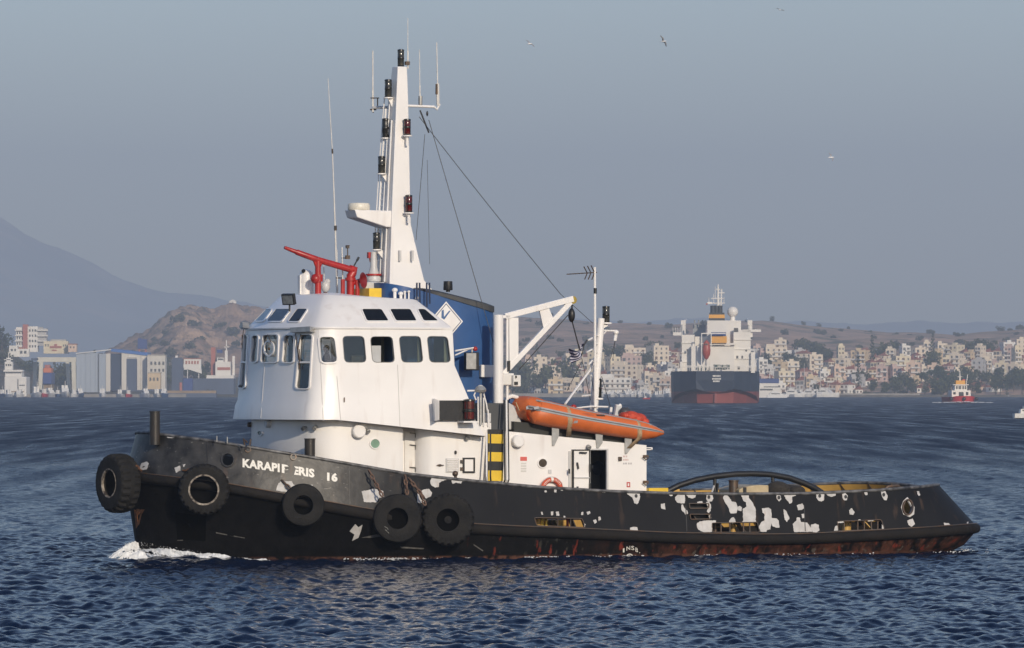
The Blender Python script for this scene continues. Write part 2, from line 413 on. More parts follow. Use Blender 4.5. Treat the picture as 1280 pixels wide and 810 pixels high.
# hull paint: near black above, rusty and scraped low down towards the stern, worn on the bow
def hull_material(name, low):
    m = bpy.data.materials.new(name); m.use_nodes = True
    n = m.node_tree.nodes; L = m.node_tree.links; p = n['Principled BSDF']
    tc = n.new('ShaderNodeTexCoord'); sx = n.new('ShaderNodeSeparateXYZ'); L.new(tc.outputs['Object'], sx.inputs[0])
    def noise(scale, mapping=None, detail=6):
        q = n.new('ShaderNodeTexNoise'); q.inputs['Scale'].default_value = scale; q.inputs['Detail'].default_value = detail
        if mapping:
            mp = n.new('ShaderNodeMapping'); mp.inputs['Scale'].default_value = mapping; L.new(tc.outputs['Object'], mp.inputs[0]); L.new(mp.outputs[0], q.inputs['Vector'])
        else: L.new(tc.outputs['Object'], q.inputs['Vector'])
        return q.outputs['Fac']
    def rng(v, a, b, c=0, d=1):
        q = n.new('ShaderNodeMapRange'); L.new(v, q.inputs[0]); q.inputs[1].default_value = a; q.inputs[2].default_value = b; q.inputs[3].default_value = c; q.inputs[4].default_value = d
        return q.outputs[0]
    def mul(a, b, op='MULTIPLY'):
        q = n.new('ShaderNodeMath'); q.operation = op; q.use_clamp = True
        for i, v in ((0, a), (1, b)):
            if isinstance(v, (int, float)): q.inputs[i].default_value = v
            else: L.new(v, q.inputs[i])
        return q.outputs[0]
    def mix(f, a, b):
        q = n.new('ShaderNodeMix'); q.data_type = 'RGBA'; L.new(f, q.inputs['Factor'])
        for k, v in (('A', a), ('B', b)):
            if isinstance(v, tuple): q.inputs[k].default_value = (*v, 1)
            else: L.new(v, q.inputs[k])
        return q.outputs['Result']
    bp = n.new('ShaderNodeBump'); bp.inputs['Distance'].default_value = .03
    if low:
        base = mix(rng(noise(3), .35, .7), (.0045, .0045, .005), (.008, .008, .0085))
        aft = rng(sx.outputs[0], 14.0, 19.5)                     # rust gathers aft
        st = rng(noise(1.3, (2.2, 2.2, .25), 8), .40, .60)
        rustf = mul(mul(aft, st), rng(sx.outputs[2], .70, .15))
        c = mix(rng(noise(7), .3, .7), (.050, .026, .017), (.115, .042, .027))
        col = mix(rustf, base, c)
        st2 = rng(noise(2.4, (1.5, 1.5, .12), 4), .60, .66)      # red bleeding lead
        col = mix(mul(mul(rng(sx.outputs[0], 9.0, 12.0), st2), .75), col, (.20, .035, .022))
        gl = rng(noise(5, (1, 1, .4), 7), .62, .70)              # grey scrapes
        col = mix(mul(mul(rng(sx.outputs[0], 10.0, 16.0), gl), .45), col, (.16, .15, .13))
        boot = mul(rng(sx.outputs[2], -.10, -.16), rng(sx.outputs[0], 2.5, 4.5))
        col = mix(mul(boot, rng(noise(4), .38, .56)), col, (.105, .050, .035))
        p.inputs['Roughness'].default_value = .6; p.inputs['Specular IOR Level'].default_value = .08
        L.new(noise(6), bp.inputs['Height']); bp.inputs['Strength'].default_value = .5
    else:
        base = mix(rng(noise(.8), .35, .7), (.0115, .0122, .0145), (.0150, .0157, .0182))
        bow = rng(sx.outputs[0], 9.0, 5.5)
        worn = mix(rng(noise(2.0, None, 10), .38, .66), (.016, .016, .017), (.052, .051, .050))
        col = mix(bow, base, worn)
        sc = mul(bow, rng(noise(9, (.6, .6, 1.6), 9), .66, .72))
        col = mix(mul(sc, .5), col, (.30, .29, .27))
        sc2 = rng(noise(3.2, (1, 1, .2), 9), .68, .74)
        col = mix(mul(sc2, .35), col, (.09, .06, .045))
        st = rng(noise(1.5, (2.4, 2.4, .10), 6), .60, .70)          # rust and salt running down from the rail
        col = mix(mul(mul(st, rng(noise(.35), .42, .6)), .5), col, (.085, .055, .040))
        L.new(rng(bow, 0, 1, .6, .42), p.inputs['Roughness']); L.new(rng(bow, 0, 1, .10, .30), p.inputs['Specular IOR Level'])
        h = mul(noise(3.0, None, 7), rng(bow, 0, 1, .10, 1.0)); L.new(h, bp.inputs['Height']); bp.inputs['Strength'].default_value = .55
    L.new(bp.outputs['Normal'], p.inputs['Normal']); L.new(col, p.inputs['Base Color'])
    return m
hull_low = hull_material('hull_black', True); hull_up = hull_material('bulwark_black', False)

def both(f, ts): return [f(t) for t in ts] + [Vector((p.x, -p.y, p.z)) for p in [f(t) for t in reversed(ts)][1:-1]]
TSH = [i / 160 for i in range(161)]
mb = MB()
mb.loft([both(lambda t, k=k: lower_p(t, k), TSH) for k in (-1, -.5, 0, .12, .3, .5, .75, 1)], True, True)
mb.build('hull', hull_low, tug, 50)
# deck
ring_ = both(lambda t: Vector((*plan(t, *RAIL), za(t) - .05)) * 1.0, TSH)
mb = MB()
n = len(TSH)
port = [Vector((plan(t, *RAIL)[0], plan(t, *RAIL)[1], zb(t) + .02)) for t in TSH]
mb.loft([[p for p in port], [Vector((p.x, p.y * .5, p.z + .03)) for p in port], [Vector((p.x, 0, p.z + .05)) for p in port],
         [Vector((p.x, -p.y * .5, p.z + .03)) for p in port], [Vector((p.x, -p.y, p.z)) for p in port]], False)
mb.build('deck', deck_m, tug, 40)
# rubbing rail: a rounded rubber strake proud of the side
def nrm2(t, par, e=1e-3):
    a = plan(max(t - e, 0), *par); b = plan(min(t + e, 1), *par); d = Vector((b[0] - a[0], b[1] - a[1], 0))
    if d.length < 1e-7: return Vector((-1 if t < .5 else 1, 0, 0))
    d.normalize(); return Vector((d.y, -d.x, 0)) if t > 0 else Vector((-1, 0, 0))
def rail_prof(t):
    o = Vector((*plan(t, *RAIL), 0)); q = nrm2(t, RAIL)
    if t >= 1: q = Vector((1, 0, 0))
    if q.y > 0: q = -q
    a, b = za(t), zb(t); h = a - b
    wob = .012 * math.sin(t * 260) + .010 * math.sin(t * 611 + 1)
    pr = [(-.05, a), (.08, a - .00), (.17 + wob, a - .13 * h), (.21 + wob, a - .35 * h), (.21 + wob, a - .68 * h), (.15 + wob, a - .90 * h), (.05, b), (-.05, b)]
    return [o + q * d + Vector((0, 0, z)) for d, z in pr]
rp = [rail_prof(t) for t in [i / 240 for i in range(241)]]
full = rp + [[Vector((p.x, -p.y, p.z)) for p in r] for r in reversed(rp)]
mb = MB(); mb.loft(full, True)
mb.build('rubbing_rail', rubber2, tug, 50)
# upper lip of the rail: a light steel edge
mb = MB(); mb.tube([Vector((*plan(t, *RAIL), za(t))) + nrm2(t, RAIL) * .10 for t in [i / 200 for i in range(1, 199)]], .022, 6)
mb.build('rail_edge', steel_dk, tug)

# bulwark with its real openings; its inside is ochre aft and dark forward
inside_m = mat('bulwark_inside', (.60, .37, .10), .5, var=.3, scale=1.5, dirt=.5)
_n = inside_m.node_tree.nodes; _L = inside_m.node_tree.links; _p = _n['Principled BSDF']
_src = _p.inputs['Base Color'].links[0].from_socket
_tc = _n.new('ShaderNodeTexCoord'); _s = _n.new('ShaderNodeSeparateXYZ'); _L.new(_tc.outputs['Object'], _s.inputs[0])
_r = _n.new('ShaderNodeMapRange'); _L.new(_s.outputs[0], _r.inputs[0]); _r.inputs[1].default_value = 14.0; _r.inputs[2].default_value = 14.1
_x = _n.new('ShaderNodeMix'); _x.data_type = 'RGBA'; _L.new(_r.outputs[0], _x.inputs['Factor']); _x.inputs['A'].default_value = (.03, .03, .03, 1); _L.new(_src, _x.inputs['B']); _L.new(_x.outputs['Result'], _p.inputs['Base Color'])

ts = TSH
outer = [both(lambda t, k=k: bulwark_p(t, k), ts) for k in (0, .33, .66, 1)]
mb = MB(); mb.loft(outer, True)
cut = MB()
PORTS = [[(668, 647.5), (727, 648.5), (731, 659), (671, 656.5)],
         [(890, 654), (946, 653), (949, 665), (891, 665)],
         [(1047, 652), (1101, 650), (1105, 661), (1048, 663.5)]]
SLOTS = [[(861, 630), (885, 630), (885, 635), (862, 635.5)], [(862, 643.5), (887, 643.5), (887, 648.5), (863, 649)]]
for q in PORTS: cutter(BW, round_poly(q, 1.5, 2), cut, .4)
for q in SLOTS: cutter(BW, round_poly(q, .6, 1), cut, .4)
HOLES = [(285, 575, 7.0, 7.6), (1134, 634.5, 5.3, 8.6)]
for h in HOLES: cutter(BW, circ(*h, 20), cut, .4)
bw = shell(mb, 'bulwark', [hull_up, inside_m], tug, .09, cut, 1, 40)
# capping rail
mb = MB(); mb.tube(both(gunp, ts) + [gunp(0)], .055, 8)
cap_m = mat('cap_rail_paint', (.16, .16, .165), .5, var=.8, scale=4, col2=(.02, .02, .022))
mb.build('cap_rail', cap_m, tug)
stay_m = mat('stay_brown', (.06, .045, .035), .7, var=.5, scale=3, dirt=.4)
# stanchions inside the bulwark, and the bars that split the freeing ports
for i in range(26):
    t = .06 + i * .036
    for sgn in (1, -1):
        p = railp(t); g = gunp(t); q = nrm2(t, RAIL)
        if q.y > 0: q = -q
        a = p - q * .12; b = g - q * .12; c = p - q * .55
        m_ = MB(); d = Vector((q.y, -q.x, 0)) * .02
        tri = [a - d, b - d, c - d]
        if sgn < 0: tri = [Vector((v.x, -v.y, v.z)) for v in tri]; d = Vector((d.x, -d.y, 0))
        m_.prism(tri, d * 2); m_.build('bulwark_stay', ochre if i % 5 == 0 and i > 14 else stay_m, tug, None)
def port_bar(px, py0, py1, m_, w=.035):
    a, na = BW.at(px, py0); b, nb = BW.at(px, py1)
    k = MB(); k.bar(a - na * .06, b - nb * .06, w, .05, na); k.build('port_bar', m_, tug, None)
for px in (698, 714): port_bar(px, 648, 659, steel_dk, .02)
for px in (902, 913, 930, 938): port_bar(px, 653, 665, steel_dk, .03)
for px in (1056, 1073, 1081, 1090, 1098): port_bar(px, 651, 663, steel_dk, .03)
for q in PORTS: ring(BW, grow(round_poly(q, 1.5, 2), .7), round_poly(q, 1.5, 2), .025).build('port_frame', steel_dk, tug)
for q in SLOTS:
    ring(BW, grow(round_poly(q, .6, 1), .9), round_poly(q, .6, 1), .06).build('slot_frame', steel_dk, tug)
MB().span((17.9, -4.05, .9), (19.5, -3.98, 1.85)).build('slot_dark_backing', black, tug, None)  # black plate added behind the slots to keep them dark
for i, h in enumerate(HOLES):
    c = circ(*h, 20)
    if i: ring(BW, [(1126, 634), (1129, 626), (1134, 621.5), (1139, 627), (1143, 634), (1142.5, 643), (1137, 646.5), (1129, 643)], grow([(1126, 634), (1129, 626), (1134, 621.5), (1139, 627), (1143, 634), (1142.5, 643), (1137, 646.5), (1129, 643)], -3.0), .012, depth=.0).build('primer_patch', primer, tug, None)
    ring(BW, circ(h[0], h[1], h[2] + 1.6, h[3] + 1.6, 20), c, .07).build('fairlead', black if i == 0 else steel_dk, tug)
# things glimpsed through the freeing ports: pipes and lockers on the side deck
for px, m_, r in ((674, ochre, .10), (679, yellow, .06), (684, yellow, .055), (711, red, .045), (895, steel_dk, .08), (918, ochre, .10), (1060, ochre, .16)):
    a = U(px, 640, -3.85); z0 = railp(.5).z - .4
    MB().cyl((a.x, -3.75, .2), (a.x, -3.75, 1.15), r, seg=10).build('deck_pipe', m_, tug)
MB().span((15.5, -3.4, .2), (17.0, -3.35, 1.1)).build('deck_locker', ochre, tug)

# bare primer patches on the bulwark, traced one by one
PATCH = [
 # aft part (photo crop scale 6.75 from 830,580)
 *[[(830 + a / 6.75, 580 + b / 6.75) for a, b in q] for q in (
  [(38, 240), (60, 232), (75, 250), (72, 268), (55, 272), (42, 262)],
  [(92, 282), (120, 256), (172, 255), (178, 290), (175, 330), (140, 332), (112, 325), (95, 305)],
  [(186, 258), (270, 256), (264, 282), (235, 291), (205, 284)],
  [(278, 320), (300, 314), (322, 312), (327, 334), (302, 332), (285, 340)],
  [(146, 345), (160, 342), (172, 372), (196, 392), (203, 415), (184, 430), (165, 405), (146, 385)],
  [(358, 262), (385, 252), (408, 262), (416, 290), (402, 316), (372, 320), (356, 296)],
  [(354, 322), (378, 318), (396, 350), (394, 395), (376, 414), (360, 400), (371, 360)],
  [(375, 420), (396, 424), (396, 460), (384, 468)],
  [(276, 505), (300, 484), (350, 478), (400, 476), (406, 572), (330, 574), (292, 556), (278, 535)],
  [(400, 476), (440, 478), (438, 494), (404, 496)],
  [(497, 285), (512, 258), (540, 270), (575, 318), (606, 322), (622, 370), (612, 414), (560, 416), (545, 372), (512, 320)],
  [(622, 362), (640, 352), (658, 372), (652, 398), (626, 392)],
  [(548, 482), (572, 452), (590, 450), (606, 488), (590, 498), (556, 498)],
  [(648, 256), (712, 255), (718, 290), (750, 330), (772, 380), (776, 440), (770, 466), (782, 494), (650, 492), (668, 478), (662, 380), (694, 362), (692, 322), (668, 310)],
  [(826, 374), (880, 368), (902, 380), (908, 455), (950, 460), (968, 478), (974, 536), (946, 538), (912, 522), (904, 500), (898, 552), (868, 556), (862, 574), (815, 572), (800, 532), (820, 490), (846, 476), (848, 424), (830, 410)],
  [(948, 268), (964, 254), (984, 270), (988, 300), (972, 316), (952, 296)],
  [(1012, 262), (1040, 250), (1112, 249), (1112, 268), (1080, 276), (1080, 322), (1060, 336), (1042, 312), (1024, 290)],
  [(1120, 348), (1166, 332), (1184, 372), (1164, 388), (1130, 390)],
  [(1010, 380), (1030, 396), (1058, 458), (1038, 490), (1018, 470), (1010, 420)],
  [(1158, 424), (1186, 418), (1188, 452), (1168, 458)],
  [(1085, 505), (1115, 480), (1120, 452), (1144, 452), (1156, 490), (1210, 496), (1240, 540), (1250, 572), (1098, 574), (1090, 540)])],
 *[[(1000 + a / 5.333, 590 + b / 5.333) for a, b in q] for q in (
  [(72, 352), (98, 344), (124, 352), (128, 392), (108, 404), (84, 400), (74, 378)],
  [(108, 148), (130, 138), (160, 138), (160, 186), (144, 198), (122, 190), (108, 170)],
  [(172, 140), (240, 136), (238, 156), (208, 166), (184, 158)],
  [(282, 146), (304, 140), (318, 158), (312, 188), (294, 188), (282, 168)],
  [(424, 132), (446, 130), (450, 152), (436, 154)],
  [(326, 256), (344, 240), (364, 268), (354, 286), (332, 284)],
  [(538, 132), (568, 128), (584, 158), (578, 188), (560, 186), (546, 160)],
  [(778, 128), (794, 128), (802, 154), (792, 160), (782, 146)],
  [(714, 324), (750, 310), (766, 348), (742, 366), (722, 350)],
  [(958, 338), (986, 340), (1008, 358), (984, 368), (962, 358)],
  [(1096, 336), (1148, 326), (1158, 344), (1120, 352), (1098, 346)],
  [(246, 332), (294, 326), (290, 338), (252, 342)], [(236, 360), (254, 356), (256, 390), (226, 392)],
  [(544, 350), (556, 358), (560, 384), (548, 382)], [(388, 318), (402, 316), (404, 326), (390, 327)], [(450, 322), (488, 318), (490, 326), (452, 328)])],
 # midships (scale 7.36 from 640,600)
 *[[(640 + a / 7.3625, 600 + b / 7.3625) for a, b in q] for q in (
  [(298, 98), (316, 96), (320, 112), (302, 114)], [(384, 82), (408, 84), (408, 116), (390, 114)], [(446, 84), (470, 88), (468, 98), (448, 96)],
  [(264, 294), (278, 292), (288, 318), (272, 318)], [(358, 290), (380, 290), (378, 322), (360, 326)], [(402, 292), (432, 292), (436, 328), (408, 330)],
  [(474, 330), (490, 332), (490, 346), (476, 346)], [(638, 296), (656, 294), (654, 322), (636, 322)], [(686, 294), (716, 286), (722, 306), (696, 322)],
  [(746, 372), (770, 362), (780, 388), (760, 404)], [(792, 342), (812, 338), (818, 366), (798, 380)], [(664, 400), (676, 410), (674, 432), (664, 430)],
  [(1086, 440), (1110, 432), (1152, 434), (1162, 474), (1120, 480), (1088, 466)], [(826, 102), (862, 104), (860, 116), (830, 116)],
  [(1046, 112), (1176, 122), (1178, 160), (1164, 210), (1148, 224), (1122, 208), (1106, 160), (1062, 130)])],
 [(826, 630), (831, 629), (832, 637), (826.5, 635.5)],
 # forward (scale 8 from 500,560)
 *[[(500 + a / 8, 560 + b / 8) for a, b in q] for q in (
  [(315, 284), (345, 282), (466, 292), (464, 320), (420, 330), (390, 350), (388, 390), (350, 396), (312, 372), (302, 344)],
  [(512, 308), (626, 322), (610, 356), (556, 346), (530, 360), (516, 340)],
  [(216, 428), (240, 414), (290, 408), (322, 450), (310, 482), (262, 506), (222, 470)],
  [(172, 460), (200, 458), (214, 508), (256, 520), (230, 546), (196, 552), (170, 540)])],
 [(452, 614), (468, 611), (479, 614), (480, 621), (474, 622), (470, 628), (455, 627.5)],
 # bow (scale 6.75 from 280,540)
 [(345, 613), (348, 604), (352, 601.5), (365, 601.5), (367, 606), (372, 607.5), (366, 613.5), (360, 615.5)], [(386, 607), (391, 606), (391, 610), (387, 609)],
 [(174, 586), (177, 579), (184, 577), (186, 580), (183, 587), (178, 587.5)], [(218, 585), (225, 582), (226, 588), (220, 591)], [(228, 581), (232, 580), (230, 584)],
 [(208, 544.5), (214, 543), (224, 544), (216, 547.5), (209, 547)],
]
def ragged(q, amp=.38):
    "break a traced outline up into the small bites of flaking paint"
    r = random.Random(int(q[0][0] * 7 + q[0][1])); out = []; n = len(q)
    for i in range(n):
        a, b = q[i], q[(i + 1) % n]; out.append(a); L_ = math.dist(a, b); m_ = int(L_ / 1.7)
        for j in range(1, m_ + 1):
            f = j / (m_ + 1); out.append((a[0] + (b[0] - a[0]) * f + r.uniform(-amp, amp), a[1] + (b[1] - a[1]) * f + r.uniform(-amp, amp)))
    return out
for q in PATCH:
    q = ragged(q)
    plate(BW, q, .006).build('primer_patch', primer, tug, None, merge=False)
for px, py in ((795, 620), (886, 621.5), (973.5, 622), (1024.5, 620), (1057, 621), (1104.5, 618.5)):
    plate(BW, circ(px, py, 1.9, 2.4, 10), .012).build('mooring_eye', black, tug, None)
for px, py in ((310, 562), (366.5, 571.5)):
    ring(BW, circ(px, py, 4.0, 4.2, 14), circ(px, py, 2.6, 2.8, 14), .05).build('chock', steel_dk, tug)
    plate(BW, circ(px, py, 2.6, 2.8, 14), .012).build('chock_opening', black, tug, None)
plate(LW, [(166, 641), (171, 636), (181, 637), (177, 643), (174, 655), (170, 661), (168, 650)], .012).build('rust_patch', rust, tug, None)
rust_or = mat('orange_rust', (.36, .12, .03), .9, var=.7, scale=14, bump=.5, col2=(.05, .03, .02))
plate(LW, [(163.5, 641), (168, 637), (176, 640), (172, 645), (173, 654), (168, 657), (166, 649)], .018).build('rust_patch', rust_or, tug, None)
plate(LW, [(437, 664), (444, 655), (448, 659), (453, 656), (451, 664), (448, 672), (440, 676), (443, 668)], .012).build('scrape', primer, tug, None)
scr = mat('scrape_grey', (.13, .125, .12), .7, var=.5, scale=9)
for q in ([(452, 672), (470, 668), (482, 669), (466, 672)], [(500, 683), (530, 685), (529, 686.5), (502, 685)], [(270, 665), (306, 672), (306, 673), (270, 666.5)], [(222, 675), (256, 673), (256, 674), (222, 676)],
          [(592, 680), (604, 688), (603, 689), (592, 681.5)]):
    plate(LW, q, .012).build('scrape', scr, tug, None)
recess_shade_m = mat('recess_shade', (.002, .002, .002), .8, spec=.05)
# flat black patch painted for the shade in the anchor recess under the bow
MB().add([LW.at(x, y)[0] + LW.at(x, y)[1] * .03 for x, y in ((220, 640), (258, 645), (257, 676), (222, 674))], [(0, 1, 2, 3)]).build('anchor_recess_shade', recess_shade_m, tug, None)
# plate seams in the bow bulwark
for px, a, b in ((258, 552, 602), (436, 582, 630), (1005, 632, 664), (857, 632, 664)):
    A, na = BW.at(px, a); B, nb = BW.at(px + (2.5 if px < 400 else 1.5), b)
    MB().bar(A + na * .006, B + nb * .006, .03, .012, na).build('weld_seam', black, tug, None)

# name on the bow and the class mark amidships
text_on(BW, 'KARAPI', 303.2, 583.3, 349.6, 589.8, 10.2, letter_white, 'name_lettering', tug, .047, 1.06)
text_on(BW, 'P', 352.2, 590.3, 361.2, 591.8, 10.2, letter_white, 'name_lettering', tug, .047, drop=lambda u, v: u > .55 and .45 < v < .78)
text_on(BW, 'E', 367.6, 592.6, 373.2, 593.4, 9.8, letter_white, 'name_lettering', tug, .05, drop=lambda u, v: u < .25)
text_on(BW, 'RIS', 373.4, 593.4, 393, 596.6, 10.2, letter_white, 'name_lettering', tug, .047, 1.06)
text_on(BW, '16', 408.8, 600.2, 421.8, 601.6, 10, letter_white, 'name_lettering', tug, .06, 1.1)
for ch, x0, y0, x1, y1 in (('I', 778.5, 690.5, 780.5, 690), ('N', 783, 688.2, 787.6, 687), ('S', 789, 687, 792.8, 687.6), ('B', 794.2, 689, 797.4, 690.6), ('.', 799, 691, 800, 691.3)):
    text_on(LW, ch, x0, y0, x1, y1, 5 if ch != '.' else 1, letter_white, 'class_mark', tug, .01)
arc = [(787 + 5 * math.cos(a), 697 - 5 * math.sin(a)) for a in np.linspace(.25, 2.9, 12)]
arc2 = [(787 + 3.8 * math.cos(a), 697 - 3.8 * math.sin(a)) for a in np.linspace(2.9, .25, 12)]
plate(LW, arc + arc2, .012).build('class_mark', letter_white, tug, None)
# ------------------------------------------------------------------ the tug: wheelhouse, cabins, funnel
def contour(xf, sag, wf, xc, B, xa, z):
    "port half, front centre to aft centre; z may be a function of x"
    p = []
    for i in range(9):
        y = -wf * i / 8; p.append((xf + sag * (y / wf) ** 2, y))
    x0, y0 = p[-1]
    for i in range(1, 7):
        t = i / 6; c = (x0 + .12, -B + .02)
        p.append((x0 * (1 - t) ** 2 + 2 * t * (1 - t) * c[0] + xc * t * t, y0 * (1 - t) ** 2 + 2 * t * (1 - t) * c[1] - B * t * t))
    for i in range(1, 13): p.append((xc + (xa - .10 - xc) * i / 12, -B))
    p.append((xa - .03, -B + .03)); p.append((xa, -B + .10)); p.append((xa, -B * .5)); p.append((xa, 0))
    zf = z if callable(z) else (lambda x: z)
    return [Vector((a, b, zf(a))) for a, b in p]
NC = len(contour(0, .3, 3, 1, 3.4, 5, 0))
zb_skirt = lambda x: 4.36 - max(0, x - 5.8) * .103
LEV = [contour(4.88, .34, 3.0, 5.97, 3.45, 10.04, 7.33), contour(4.74, .34, 3.05, 6.0, 3.52, 10.08, 6.15), contour(4.60, .36, 3.1, 6.05, 3.60, 10.58, 5.0),
       contour(4.53, .36, 3.15, 6.08, 3.66, 10.78, lambda x: zb_skirt(x) + .45), contour(4.48, .36, 3.2, 6.1, 3.70, 11.12, zb_skirt)]
def mirror_loop(p): return list(p) + [Vector((q.x, -q.y, q.z)) for q in reversed(p[1:-1])]
def lev_p(levels, t, k):
    i = min(max(int(math.floor(t)), 0), NC - 2); f = t - i
    j = min(max(int(math.floor(k)), 0), len(levels) - 2); g = k - j
    a = levels[j][i].lerp(levels[j][i + 1], f); b = levels[j + 1][i].lerp(levels[j + 1][i + 1], f)
    return a.lerp(b, g)
class LoftSurf(Surf):
    def __init__(s, levels, starboard=False):
        fl = -1 if starboard else 1
        def P(t, k):
            q = lev_p(levels, t, k); return Vector((q.x, q.y * fl, q.z))
        s.P = P; s.g = np.array([(t, k, *proj(P(t, k))) for t in np.linspace(0, 8 if starboard else NC - 5, 70) for k in np.linspace(0, len(levels) - 1, 13)])
    def tk(s, px, py):
        d = (s.g[:, 2] - px) ** 2 + (s.g[:, 3] - py) ** 2
        t, k = s.g[int(np.argmin(d)), :2]; e = 1e-3
        for _ in range(14):
            a = proj(s.P(t, k)); b = proj(s.P(t + e, k)); c = proj(s.P(t, k + e))
            J = np.array([[(b[0] - a[0]) / e, (c[0] - a[0]) / e], [(b[1] - a[1]) / e, (c[1] - a[1]) / e]])
            try: d = np.linalg.solve(J, [px - a[0], py - a[1]])
            except np.linalg.LinAlgError: break
            t += float(np.clip(d[0], -.8, .8)); k += float(np.clip(d[1], -.3, .3))
        return t, k
    def at(s, px, py):
        t, k = s.tk(px, py); e = .02
        p = s.P(t, k); a = s.P(t + e, k) - s.P(t - e, k); b = s.P(t, k + e) - s.P(t, k - e)
        n = a.cross(b).normalized()
        if n.dot(p - Vector((7.5, 0, p.z - .0))) < 0: n = -n
        return p, n
class FrontSurf:
    "the whole curved front, both sides of the centre line"
    def __init__(s, levels): s.a = LoftSurf(levels); s.b = LoftSurf(levels, True)
    def at(s, px, py):
        t, k = s.a.tk(px, py)
        if t >= 0: return s.a.at(px, py)
        return s.b.at(px, py)
WH = FrontSurf(LEV)
mb = MB(); mb.loft([mirror_loop(l) for l in LEV], True)
cut = MB()
SIDE_W = [[(428.5, 420.5), (454.5, 420.5), (457.5, 452.5), (431, 452.5)], [(463.2, 421), (490, 421), (493, 452.5), (466, 452.5)],
          [(499, 420.5), (525, 420.5), (528.5, 452.5), (502.5, 452.5)], [(534, 420.5), (559, 421), (563, 452.5), (537.5, 452.5)]]
CORNER_W = [[(399.5, 421.5), (417.5, 421.2), (421, 452.6), (402, 453.2)]]
FRONT_W = [[(316.8, 419.8), (323.5, 419.6), (321.8, 452.5), (314.0, 452.6)], [(330, 419), (348.4, 418.8), (347, 452.6), (327.2, 453)],
           [(356.5, 419.8), (368.6, 419.3), (367, 453), (353.8, 452.8)]]
TALL_W = [[(376.5, 418.6), (391, 418.6), (386.8, 485.8), (370.6, 485.4)], [(303.2, 418.8), (310.4, 418.8), (306.6, 485.2), (298.6, 484.6)]]
wins = [(round_poly(q, 5, 3), .7, .012, seal_m) for q in SIDE_W] + [(round_poly(q, 5, 3), 2.0, .05, white) for q in CORNER_W] + \
       [(round_poly(q, 3, 3), 1.5, .05, white) for q in FRONT_W] + [(round_poly(q, 3.5, 3), 1.4, .05, white) for q in TALL_W]
for q, fw, h, m_ in wins: cutter(WH, q, cut, .13)
# the same openings on the starboard side, so that daylight shows through
for y0, y1 in ((6.15, 6.95), (7.15, 7.95), (8.15, 8.95), (9.1, 9.75)):
    cut.span((y0, 3.2, 6.25), (y1, 3.8, 7.05))
cut.span((9.7, -1.9, 6.3), (10.5, -.5, 7.05)); cut.span((9.7, .5, 6.3), (10.5, 1.9, 7.05))
wheel = shell(mb, 'wheelhouse', [white, inner_m], tug, .07, cut, 1, 32, selfx=True)
for i, (q, fw, h, m_) in enumerate(wins):
    f = ring(WH, grow(q, fw), q, h).build('window_frame', m_, wheel, 40)
    if i == 1: continue          # this sash stands open
    P = [WH.at(*p) for p in q]
    q_ = [p - n * .03 for p, n in P]; a_ = sum(((q_[j] - q_[0]).cross(q_[(j + 1) % len(q_)] - q_[0]) for j in range(len(q_))), Vector())
    if a_.dot(P[0][1]) < 0: q_ = q_[::-1]
    MB().add(q_, [tuple(range(len(q_)))]).build('window_pane', pane_m, wheel, None, recalc=False)
# cross bars of the two tall windows
for a, b in (((373.6, 453), (389.2, 453)), ((300.6, 453), (308.6, 453))):
    A, na = WH.at(*a); B, nb = WH.at(*b)
    MB().bar(A + na * .02, B + nb * .02, .06, .05, na).build('window_bar', white, wheel, None)
# spinning clear-view screen
o, n_ = WH.at(337.2, 436)
t_ = 24
A = [WH.at(337.2 + 6.9 * math.cos(2 * math.pi * i / t_) + .02, 435.8 + 10 * math.sin(2 * math.pi * i / t_)) for i in range(t_)]
B = [WH.at(337.2 + 5.4 * math.cos(2 * math.pi * i / t_) + .02, 435.8 + 8.2 * math.sin(2 * math.pi * i / t_)) for i in range(t_)]
k = MB(); nn = t_
k.add([p + q * .0 for p, q in A] + [p + q * .05 for p, q in A] + [p + q * .05 for p, q in B] + [p + q * .0 for p, q in B],
      [f for i in range(nn) for f in ((i, (i + 1) % nn, nn + (i + 1) % nn, nn + i), (nn + i, nn + (i + 1) % nn, 2 * nn + (i + 1) % nn, 2 * nn + i), (2 * nn + i, 2 * nn + (i + 1) % nn, 3 * nn + (i + 1) % nn, 3 * nn + i))])
k.build('clear_view_screen', white, wheel, 40)
MB().ell(o + n_ * .03, (.05, .05, .05), 8, 6).build('screen_hub', steel_dk, wheel)
# wipers and their boxes
for pts, a, b in (([(369.5, 410.5), (393, 409), (393.5, 415.5), (370, 416.5)], (372, 417), (376, 450)), ([(298.5, 404.5), (311, 403.5), (311.5, 410.5), (298.8, 411.5)], (302, 412), (301, 432))):
    plate(WH, pts, thick=.22).build('wiper_box', steel, wheel, 40)
    A, na = WH.at(*a); B, nb = WH.at(*b); k = MB(); k.bar(A + na * .08, B + nb * .08, .03, .02, na); k.bar(B + nb * .06 + Vector((0, 0, .35)), B + nb * .06 - Vector((0, 0, .3)), .02, .03, nb); k.build('wiper', steel_dk, wheel, None)
for a, b in (((378, 418), (374, 440)), ((337, 418.5), (341, 428)), ((360, 419.5), (363, 432))):
    A, na = WH.at(*a); B, nb = WH.at(*b); k = MB(); k.bar(A + na * .07, B + nb * .07, .022, .02, na); k.build('wiper', steel_dk, wheel, None)
